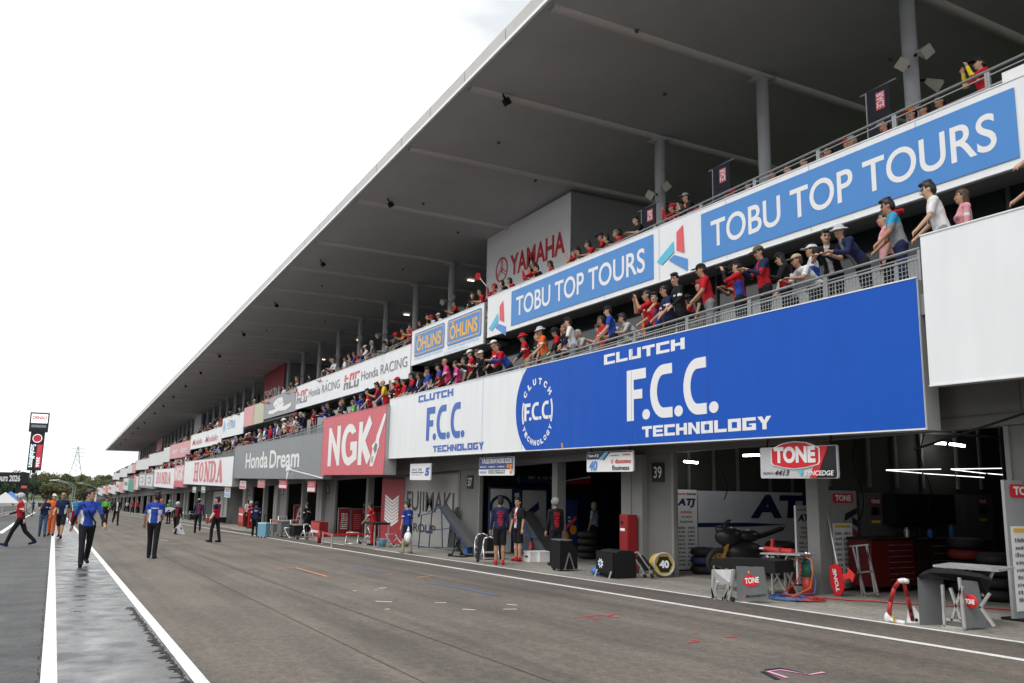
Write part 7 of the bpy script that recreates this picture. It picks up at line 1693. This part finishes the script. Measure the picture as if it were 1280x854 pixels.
for lab, px, py, pts in (('white checkered-logo flag hanging from the helmeted person, nearer the lane', 226, 653, [(0, 0, 0), (0, -.35, -.42), (0, -.12, -.52), (0, .25, -.60), (0, .12, -.30)]), ('white flag trailing behind the helmeted person', 204, 641, [(0, -.55, .08), (0, .30, .28), (0, .55, .20), (0, .35, .06), (0, -.55, -.12)])):
    p0 = at_g(219, 668); q = at_y(px, py, p0.y - .3); fl = empty('hand_flag', q, lab, 'flag', 'white flags carried on the lane')
    mb = MB(); mb.prism([(x_, -y_ * .2, z_) for x_, y_, z_ in pts], (.0, .01, 0)) if False else mb.prism([(y_ * 1.0, x_, z_) for x_, y_, z_ in pts], (0, .012, 0)); lpart('cloth', mb, cloth('white'), fl)
    mb = MB(); mb.prism([(.0, -.004, -.22), (.10, -.004, -.28), (.02, -.004, -.36)] if lab.startswith('white che') else [(.1, -.004, .0), (.3, -.004, .08), (.25, -.004, .16)], (0, .002, 0)); lpart('logo', mb, cloth('blue'), fl)
A(246, 667, 623, 'person in black shirt with red back print and pale cap walking away', 95, pose='walk3', shirt='navy', accent='back', acc='red', hat='cap', hatc='beige', long_=True)
A(268, 678, 621, 'person in navy white red shirt with white sleeves on the lane', 40, pose='contra', shirt='red', accent='shoulder', acc='navy', hair='short2', long_=True, sleeve='white')
A(210, 655, 625, 'person in black green jacket and helmet near the flags', 60, pose='stand', shirt='black', accent='shoulder', acc='green', hat='helmet', hatc='grey', hair=None, long_=True)
A(200, 650, 624, 'person in red with orange helmet behind the blue shirt', 40, pose='stand', shirt='red', hat='helmet', hatc='orange', hair=None, long_=True)
A(318, 671, 627, 'person in dark overall and helmet pulling the blue suitcase', 100, pose='walk', shirt='navy', hat='helmet', hatc='black', hair=None, long_=True)
A(312, 661, 626, 'person in red suit and white cap beside the dark overall', 60, pose='stand', shirt='red', hat='helmet', hatc='palegrey', hair=None, pants='red', long_=True)
A(308, 659, 625, 'person in white shirt standing behind the red suit', 60, pose='stand', shirt='white', hair='short')
# far walkers
gp = 'people crowding the far lane'
rc2 = random.Random(5)
for px, py, ph, sh_, pa in ((158, 640, 621, 'white', 'black'), (165, 642, 621, 'red', 'black'), (171, 642, 622, 'red', 'black'), (177, 641, 622, 'white', 'black'), (182, 642, 620, 'black', 'khaki'), (187, 642, 620, 'black', 'black'), (122, 640, 621, 'orange', 'black'), (137, 641, 622, 'blue', 'black'), (152, 638, 621, 'black', 'black'), (115, 637, 620, 'red', 'black'), (125, 634, 619, 'black', 'black'), (147, 635, 620, 'navy', 'black'), (155, 634, 620, 'grey', 'black'), (162, 634, 620, 'white', 'black'), (41, 639, 622, 'blue', 'black'), (34, 634, 622, 'orange', 'orange'), (87, 640, 624, 'red', 'black'), (90, 641, 622, 'beige', 'black'), (80, 638, 622, 'black', 'navy'), (48, 635, 622, 'navy', 'black'), (98, 634, 620, 'palegrey', 'black'), (55, 634, 621, 'black', 'grey'), (142, 633, 620, 'red', 'black'), (170, 634, 620, 'black', 'black'), (132, 632, 619, 'white', 'grey'), (108, 632, 620, 'white', 'navy'), (120, 630, 618, 'black', 'grey')):
    A(px, py, ph, 'small far person in %s top and %s trousers on the lane' % (sh_, pa), rc2.choice((-90, 90, 60, -60, -100)), lane=gp, pose=rc2.choice(('walk', 'stand', 'walk2', 'walk3', 'talk')), shirt=sh_, pants=pa, hat=rc2.choice((None, 'cap', None)), hatc=rc2.choice(('red', 'black', 'white')), h=.032)
A(16, 637, 618, 'person in dark clothing running along the concrete wall', 20, pose='run', shirt='black', hair='short', long_=True)
# people at the garages
gg = 'people at the garages'
A(508, 692, 627, 'person in blue team shirt carrying a white plastic bag', 70, lane=gg, pose='carry', shirt='blue', hair='short2', pants='navy', shorts=True, shoes='khaki')
o = bpy.context.scene.objects[-1]
p = at_g(510, 692); t = empty('plastic_bag', p + Vector((-.12, -.25, 0)), 'white plastic bag hanging from the hand of the blue shirted person', 'bag')
mb = MB(); mb.ball((0, 0, .50), .12, .15, .17, 12, 8); mb.ball((.05, .09, .44), .09, .10, .13, 10, 6); mb.ball((-.03, -.09, .46), .08, .09, .12, 10, 6); lpart('bag', mb, mat('bag_white', (.72, .72, .72), .4, bump=.6, bscale=9), t, True); mb = MB(); mb.cone((0, 0, .68), (.02, .03, .82), .05, .02, 8); lpart('neck', mb, mat('bag_white', (.72, .72, .72)), t)
A(624, 706, 620, 'person in black T-shirt with red back print and grey shorts before garage 37', 110, lane=gg, pose='stand', shirt='navy', accent='back', acc='red', hat='cap', hatc='black', pants='black', shorts=True, long_=True, shoes='red', h=.013)
o, J = A(647, 702, 622, 'person in black T-shirt with red lanyard and red shoes', -20, lane=gg, pose='stand', shirt='black', accent='front', acc='white', hair='short2', shorts=True, shoes='red', h=.013)
mb = MB(); mb.path([(-.06, -.09, 1.44), (0, -.155, 1.2), (.06, -.09, 1.44)], .010, 5); mb.box(-.05, .05, -.18, -.16, 1.08, 1.17); child(o, 'lanyard', mb, cloth('red'))
A(694, 708, 622, 'person in black T-shirt with red back print and silver helmet', 95, lane=gg, pose='stand', shirt='black', accent='back', acc='red', hat='helmet', hatc='grey', hair=None, long_=True)
A(743, 694, 627, 'person with grey hair in pale blue shirt inside the bay', 60, lane=gg, pose='stand', shirt='lblue', hair='short', hairc='grey')
A(465, 682, 635, 'person in red shirt bending by the metal stands', 40, lane=gg, pose='rail', shirt='red', hair='short', pants='red')
A(382, 672, 629, 'person in dark jacket standing in the bay of pillar 35', 60, lane=gg, pose='stand', shirt='black', hair='short', long_=True)
A(455, 670, 628, 'person in red overalls deep in the red garage', 30, lane=gg, pose='stand', shirt='red', pants='red', hair='short', long_=True)
# wide red sleeve flash behind the two men: red headset case on the bench omitted

# ================================================================== BACKGROUND
M_conw = mat('track_wall_concrete', (.36, .36, .35), .8, var=.12, scale=.6)
a = at_g(0, 641); b = at_g(40, 628)
wx = a.x - .1
t = empty('track_wall', (wx, a.y, gz(a.y)), 'low grey concrete wall along the left of the track', 'wall')
y = 30.0
while y < 210:
    mb = MB(); yy = y; mb.prism([(wx - .15, y + .01, gz(y) - .02), (wx + .15, y + .01, gz(y) - .02), (wx + .10, y + .01, gz(y) + .95), (wx - .10, y + .01, gz(y) + .95)], (0, 3.97, -SLOPE * 3.97)); part('wall_block', mb, M_conw, t); y += 4
strip('road_line', lin(wx + .55, 20, wx + .55, 300, 30), .15, .005, M_white_line)
strip('road_line', [tuple(at_g(*p)[:2]) for p in ((0, 667), (20, 653), (44, 640.5))], .22, .005, M_white_line)
# start gantry with screen
M_gblk = mat('gantry_black', (.012, .013, .016), .5); M_truss = mat('truss_black', (.03, .03, .035), .45)
GY = 110.0
def gp_(px, py, Y=GY): return at_y(px, py, Y)
t = empty('start_gantry', (gp_(40, 620).x, GY, gz(GY)), 'black start gantry with 2026 lettering across the track', 'gantry')
a = gp_(37, 591); b = gp_(37, 604)
mb = MB(); mb.box(a.x - 16, a.x, GY - .6, GY + .6, b.z, a.z); bm2 = part('beam', mb, M_gblk, t)
def face_text(parent, s_, x0, x1, z0, z1, y, m, bold=.02, name='lettering'):
    v, fs, _ = text_mesh(s_, bold); me = bpy.data.meshes.new(name); me.from_pydata([(x0 + (x1 - x0) * u, y, z0 + (z1 - z0) * w__) for u, w__ in v], [], fs); me.materials.append(m); return part(name, me, m, parent)
c1 = gp_(25.5, 598).x; c0 = gp_(12, 598).x; ww = c1 - c0
face_text(bm2, '2026', c0, c1, (a.z + b.z) / 2 - .42, (a.z + b.z) / 2 + .28, GY - .61, L_white, .03)
face_text(bm2, 'Suzuka 8 hours', c0 - ww * 3.1, c0 - ww * .14, (a.z + b.z) / 2 - .42, (a.z + b.z) / 2 + .34, GY - .61, L_white, .03)
c_ = gp_(20, 604); d_ = gp_(35, 617); mb = MB(); mb.box(c_.x, d_.x, GY - .3, GY + .3, d_.z, c_.z - .02); sc_ = part('screen', mb, M_gblk, t)
c2 = gp_(30, 607); mb = MB(); mb.box(c2.x - .25, c2.x + .3, GY - .312, GY - .302, c2.z - .3, c2.z); part('lit_patch', mb, mat('screen_red', (.5, .08, .06), .5, var=0, emit=.4), sc_)
def truss(xc, yc, z0, z1, w_, n):
    mb = MB()
    for sx in (-w_, w_):
        for sy in (-w_, w_): mb.bar((xc + sx, yc + sy, z0), (xc + sx, yc + sy, z1), .07)
    for i in range(n):
        za, zb = z0 + (z1 - z0) * i / n, z0 + (z1 - z0) * (i + 1) / n; s_ = 1 if i % 2 else -1
        for sy in (-w_, w_): mb.bar((xc - s_ * w_, yc + sy, za), (xc + s_ * w_, yc + sy, zb), .05)
        for sx in (-w_, w_): mb.bar((xc + sx, yc - s_ * w_, za), (xc + sx, yc + s_ * w_, zb), .05)
    return mb
xc = gp_(41, 600).x; part('truss_post', truss(xc, GY, gz(GY), gp_(42, 586).z, .32, 9), M_truss, t)
part('truss_post', truss(xc - 15, GY, gz(GY), gp_(42, 592).z, .32, 8), M_truss, t)
t2 = empty('led_tower', (xc, GY - .8, gp_(47, 588).z), 'tall dark electronic banner tower reading Suzuka 8 hours 2026', 'sign')
YT = GY - .75
a0, a1, b0, b1 = gp_(42, 540, YT), gp_(54.5, 540, YT), gp_(36, 588, YT), gp_(48.5, 588, YT); xm = (gp_(45.5, 560, YT).x); wd = .70
mb = MB(); mb.box(xm - wd, xm + wd, YT - .25, YT + .3, b0.z, a0.z); p_ = part('tall_screen', mb, M_gblk, t2)
h_ = a0.z - b0.z
mb = MB(); mb.box(xm + .06, xm + wd - .1, YT - .262, YT - .252, b0.z + .3, a0.z - 1.4); part('red_strip', mb, mat('led_red', (.42, .03, .05), .5, var=0, emit=.5), p_)
M_ledw = mat('led_white', (.62, .78, .82), .5, var=0, emit=.8)
def vert_text(parent, s_, x0, x1, z0, z1, y, m):
    """letters turned a quarter clockwise: read downwards"""
    v, fs, _ = text_mesh(s_, .02); me = bpy.data.meshes.new('lettering'); me.from_pydata([(x0 + (x1 - x0) * w__, y, z1 + (z0 - z1) * u) for u, w__ in v], [], fs); me.materials.append(m); return part('lettering', me, m, parent)
vert_text(p_, 'Suzuka8hours', xm - wd + .12, xm - .06, b0.z + .35, a0.z - 1.4, YT - .268, M_ledw); vert_text(p_, 'FIM EWC', xm + .16, xm + .42, b0.z + h_ * .5, a0.z - 1.5, YT - .268, L_faded); vert_text(p_, '2026', xm + .14, xm + .46, b0.z + .4, b0.z + 1.5, YT - .268, M_ledw)
mb = MB(); mb.cone((xm, YT - .27, a0.z - .72), (xm, YT - .252, a0.z - .72), .5, n=20); part('round_emblem', mb, mat('led_emblem', (.38, .03, .05), .5, var=0, emit=.4), p_)
mb = MB(); mb.ring((xm, YT - .272, a0.z - .72), .44, .035, (0, 1, 0), 20, 5); part('emblem_ring', mb, M_ledw, p_)
ztop = gp_(47, 516, YT).z; mb = MB(); mb.box(xm - .95, xm + .95, YT - .3, YT + .35, a0.z + .01, ztop); hb = part('head_box', mb, M_gblk, t2)
mb = MB(); mb.box(xm - .82, xm + .82, YT - .312, YT - .302, a0.z + 1.0, ztop - .15); part('white_screen', mb, mat('led_pale', (.78, .80, .80), .5, var=0, emit=.6), hb)
face_text(hb, 'DENSO', xm - .7, xm + .72, a0.z + 1.42, a0.z + 1.78, YT - .318, L_red, .03)
mb = MB(); mb.box(xm - .75, xm + .75, YT - .312, YT - .302, a0.z + .5, a0.z + .8); part('small_print', mb, mat('led_grey', (.25, .28, .30), .5), hb)
mb = MB(); mb.box(xm - .2, xm + .2, YT, YT + .5, b0.z - .3, b0.z - .001); part('mount', mb, M_truss, t2)
# white tents and a blue one beyond the wall
for lab, px, py, Y, m in (('white peaked tent beyond the concrete wall', 6, 624, 85, mat('tent_canvas', (.5, .5, .5), .7)), ('small blue tent roof beyond the white one', 13, 622, 95, M_bluep), ('far white tent roof near the gantry', 19, 624, 105, mat('tent_canvas', (.5, .5, .5), .7))):
    p = at_y(px, py, Y); t = empty('tent', (p.x, Y, gz(Y)), lab, 'tent', 'tents beyond the wall'); s_ = 1.1; z = p.z - gz(Y) - .3
    mb = MB(); vs = [(-s_, -s_, z), (s_, -s_, z), (s_, s_, z), (-s_, s_, z), (0, 0, z + .9)]; mb._add(vs, [(0, 1, 4), (1, 2, 4), (2, 3, 4), (3, 0, 4), (3, 2, 1, 0)], 0); lpart('canopy', mb, m, t)
    for sx in (-s_, s_):
        for sy in (-s_, s_): mb = MB(); mb.bar((sx * .97, sy * .97, 0), (sx * .97, sy * .97, z), .06); lpart('leg', mb, M_steel, t)
# low far wall / hoarding at the end of the straight
mb = MB(); mb.box(-90, 60, 330, 330.4, gz(330), gz(330) + 2.2); tag(link('end_wall', mb.mesh('end_wall', mat('end_wall_grey', (.42, .43, .42), .7))), 'long pale hoarding across the end of the straight', 'wall')
# unseen stand added across the track to block low sky light
t = empty('added_grandstand', (-46, 90, gz(90)), 'long grey unseen stand added opposite the pits to block low sky light', 'building')
M_gs = mat('stand_concrete', (.20, .20, .20), .85, var=.1, scale=.2); mb = MB(True)
for i in range(10): mb.box(-40 - 2.4 * (i + 1), -40 - 2.4 * i, -75, 320, 0, 3.0 + 1.15 * i)
part('terrace', mb, M_gs, t); mb = MB(True); mb.box(-68, -44, -75, 320, 21, 21.5); part('canopy', mb, M_gs, t)
mb = MB(True)
for k in range(20): mb.box(-66, -65.4, -70 + k * 20, -69.4 + k * 20, 0, 21)
each('post', mb, M_gs, t)
# far building end: open stairs and stand beyond the roof
t = empty('far_stand', (24, 310, gz(310)), 'far low stand with white panels beyond the pit building', 'building')
mb = MB(True); mb.box(12, 36, 300.5, 318, 0, 5.5); part('body', mb, M_conc, t)
for k in range(6):
    mb = MB(True); mb.box(11.8, 11.98, 300.7 + k * 2.9, 303.2 + k * 2.9, 1.5, 4.6); part('panel', mb, B_fade, t)
# street lamps
def lamp(px, pyt, Y, label):
    p = at_y(px, pyt, Y); t = empty('street_lamp', (p.x, Y, gz(Y)), label, 'street lamp', 'curved lamps by the track'); h_ = p.z - gz(Y)
    mb = MB(); mb.cone((0, 0, 0), (0, 0, h_), .16, .11, 8); lpart('pole', mb, M_rail, t); mb = MB(); mb.path([(0, 0, h_), (-1.2, 0, h_ + .9), (-3.6, 0, h_ + 1.5)], .09, 6); lpart('arm', mb, M_rail, t); mb = MB(); mb.box(-4.6, -3.4, -.2, .2, h_ + 1.45, h_ + 1.62); lpart('lamp_head', mb, M_gut, t)
lamp(91.5, 610, 205, 'curved street lamp nearer the hillside'); lamp(94.5, 609, 215, 'second curved street lamp beside the first'); lamp(122, 612, 240, 'curved street lamp behind the ponytail')
# pylons
M_pyl = mat('pylon_grey', (.30, .32, .34), .5)
def pylon(px, pyt, Y, label, W0):
    p = at_y(px, pyt, Y); z0 = gz(Y); t = empty('pylon', (p.x, Y, z0), label, 'pylon', 'pylons on the hill'); H_ = p.z - z0; mb = MB(); k_ = H_ / 10
    lv = [i / 9 for i in range(10)]; wd_ = lambda u: W0 * (1 - u) ** 1.4 + .35
    r_ = .26
    for a_, b_ in zip(lv, lv[1:]):
        for sx in (-1, 1):
            for sy in (-1, 1): mb.bar((sx * wd_(a_), sy * wd_(a_), H_ * a_), (sx * wd_(b_), sy * wd_(b_), H_ * b_), r_)
        for sy in (-1, 1): mb.bar((-wd_(a_), sy * wd_(a_), H_ * a_), (wd_(b_), sy * wd_(b_), H_ * b_), r_ * .7); mb.bar((wd_(a_), sy * wd_(a_), H_ * a_), (-wd_(b_), sy * wd_(b_), H_ * b_), r_ * .7)
    lpart('lattice', mb, M_pyl, t)
    for u in (.80, .88, .95): mb = MB(); mb.bar((-W0 * .55, 0, H_ * u), (W0 * .55, 0, H_ * u), .22); lpart('cross_arm', mb, M_pyl, t)
pylon(98, 558, 640, 'tall lattice pylon above the hillside trees', 7.5); pylon(67, 590, 1100, 'faint far pylon beside the small one', 5); pylon(71.5, 590, 1100, 'faint far pylon, right one of the pair', 5)
# trees
def leaf_mat(name, c):
    m = mat(name, c, .7, var=.25, scale=.5, spec=.2); return m
LM = [leaf_mat('leaf_dark', (.035, .060, .028)), leaf_mat('leaf_mid', (.070, .095, .035)), leaf_mat('leaf_light', (.115, .130, .050)), leaf_mat('leaf_olive', (.125, .125, .060))]
M_bark = mat('bark', (.07, .05, .035), .9)
def tree_mesh(seed, W_, H_, n):
    rnd = random.Random(seed); mb = MB(); lob = [(rnd.uniform(-.6, .6) * W_, rnd.uniform(-.6, .6) * W_, H_ * rnd.uniform(.42, .85), rnd.uniform(.35, .6) * W_) for _ in range(9)]
    lob = [(x, y, min(z, H_ - r * .8), r) for x, y, z, r in lob]
    for i in range(n):
        x, y, z, r = rnd.choice(lob); a_ = rnd.uniform(0, 6.283); u = rnd.uniform(-.8, 1); q = r * rnd.uniform(.75, 1.05); s_ = math.sqrt(max(0, 1 - u * u))
        c = Vector((x + q * s_ * math.cos(a_), y + q * s_ * math.sin(a_), z + q * u * .8)); e = rnd.uniform(.22, .5)
        d1 = Vector((rnd.uniform(-1, 1), rnd.uniform(-1, 1), rnd.uniform(-.6, .6))).normalized() * e; d2 = Vector((rnd.uniform(-1, 1), rnd.uniform(-1, 1), rnd.uniform(-.3, 1))).normalized() * e
        mb.quad(c - d1, c - d2 * .6, c + d1, c + d2 * .6)
    me = bpy.data.meshes.new('crown'); me.from_pydata(mb.v, [], mb.f); me.materials.append(None)
    tr = MB(); tr.cone((0, 0, 0), (0, 0, H_ * .6), .28, .12, 8)
    for x, y, z, r in lob[:5]: tr.cone((0, 0, H_ * .35), (x * .8, y * .8, z), .11, .04, 6)
    return me, tr.mesh('trunk', M_bark)
TM = [tree_mesh(s_, w_, h_, 2200) for s_, w_, h_ in ((1, 3.6, 9), (2, 4.6, 10.5), (3, 3.0, 8), (4, 5.2, 9.5))]
rt = random.Random(12); kinds = ('dark evergreen', 'mid green', 'light green', 'olive green')
ROWN = ('front row', 'second row', 'middle', 'upper part', 'crest')
def tree(x, y, z, k, lm, s_, row):
    t = empty('tree', (x, y, z), '%s tree in the %s of the wooded bank' % (kinds[lm], ROWN[row]), 'tree', 'trees on the far bank', rt.uniform(0, 6.28)); t.scale = (s_,) * 3
    o = link('crown', TM[k][0], t); o.material_slots[0].link = 'OBJECT'; o.material_slots[0].material = LM[lm]; link('trunk', TM[k][1], t)
hb_ = MB()
for i in range(40):
    x0 = -260 + i * 10
    hb_.quad((x0, 345, gz(345)), (x0 + 10, 345, gz(345)), (x0 + 10, 430, gz(420) + 5), (x0, 430, gz(420) + 5)); hb_.quad((x0, 430, gz(420) + 5), (x0 + 10, 430, gz(420) + 5), (x0 + 10, 520, gz(420) + 9), (x0, 520, gz(420) + 9))
structure('hill', hb_, M_grass)
for row, (Y, z_, n_) in enumerate(((352, 0, 15), (374, .8, 14), (402, 2.4, 14), (440, 4.6, 13), (490, 7, 13))):
    for i in range(n_):
        x = -34 + i * (62 / n_) + rt.uniform(-2, 2); k = rt.randrange(4)
        lm = 0 if -34 < x < -4 and row < 3 else rt.choice((1, 2, 3, 1, 3)); tree(x, Y + rt.uniform(-5, 5), gz(345) + z_ - .3 if Y < 420 else gz(420) + z_ - .4, k, lm, rt.uniform(.75, 1.05) if row < 4 else rt.uniform(.7, 1.0), row)
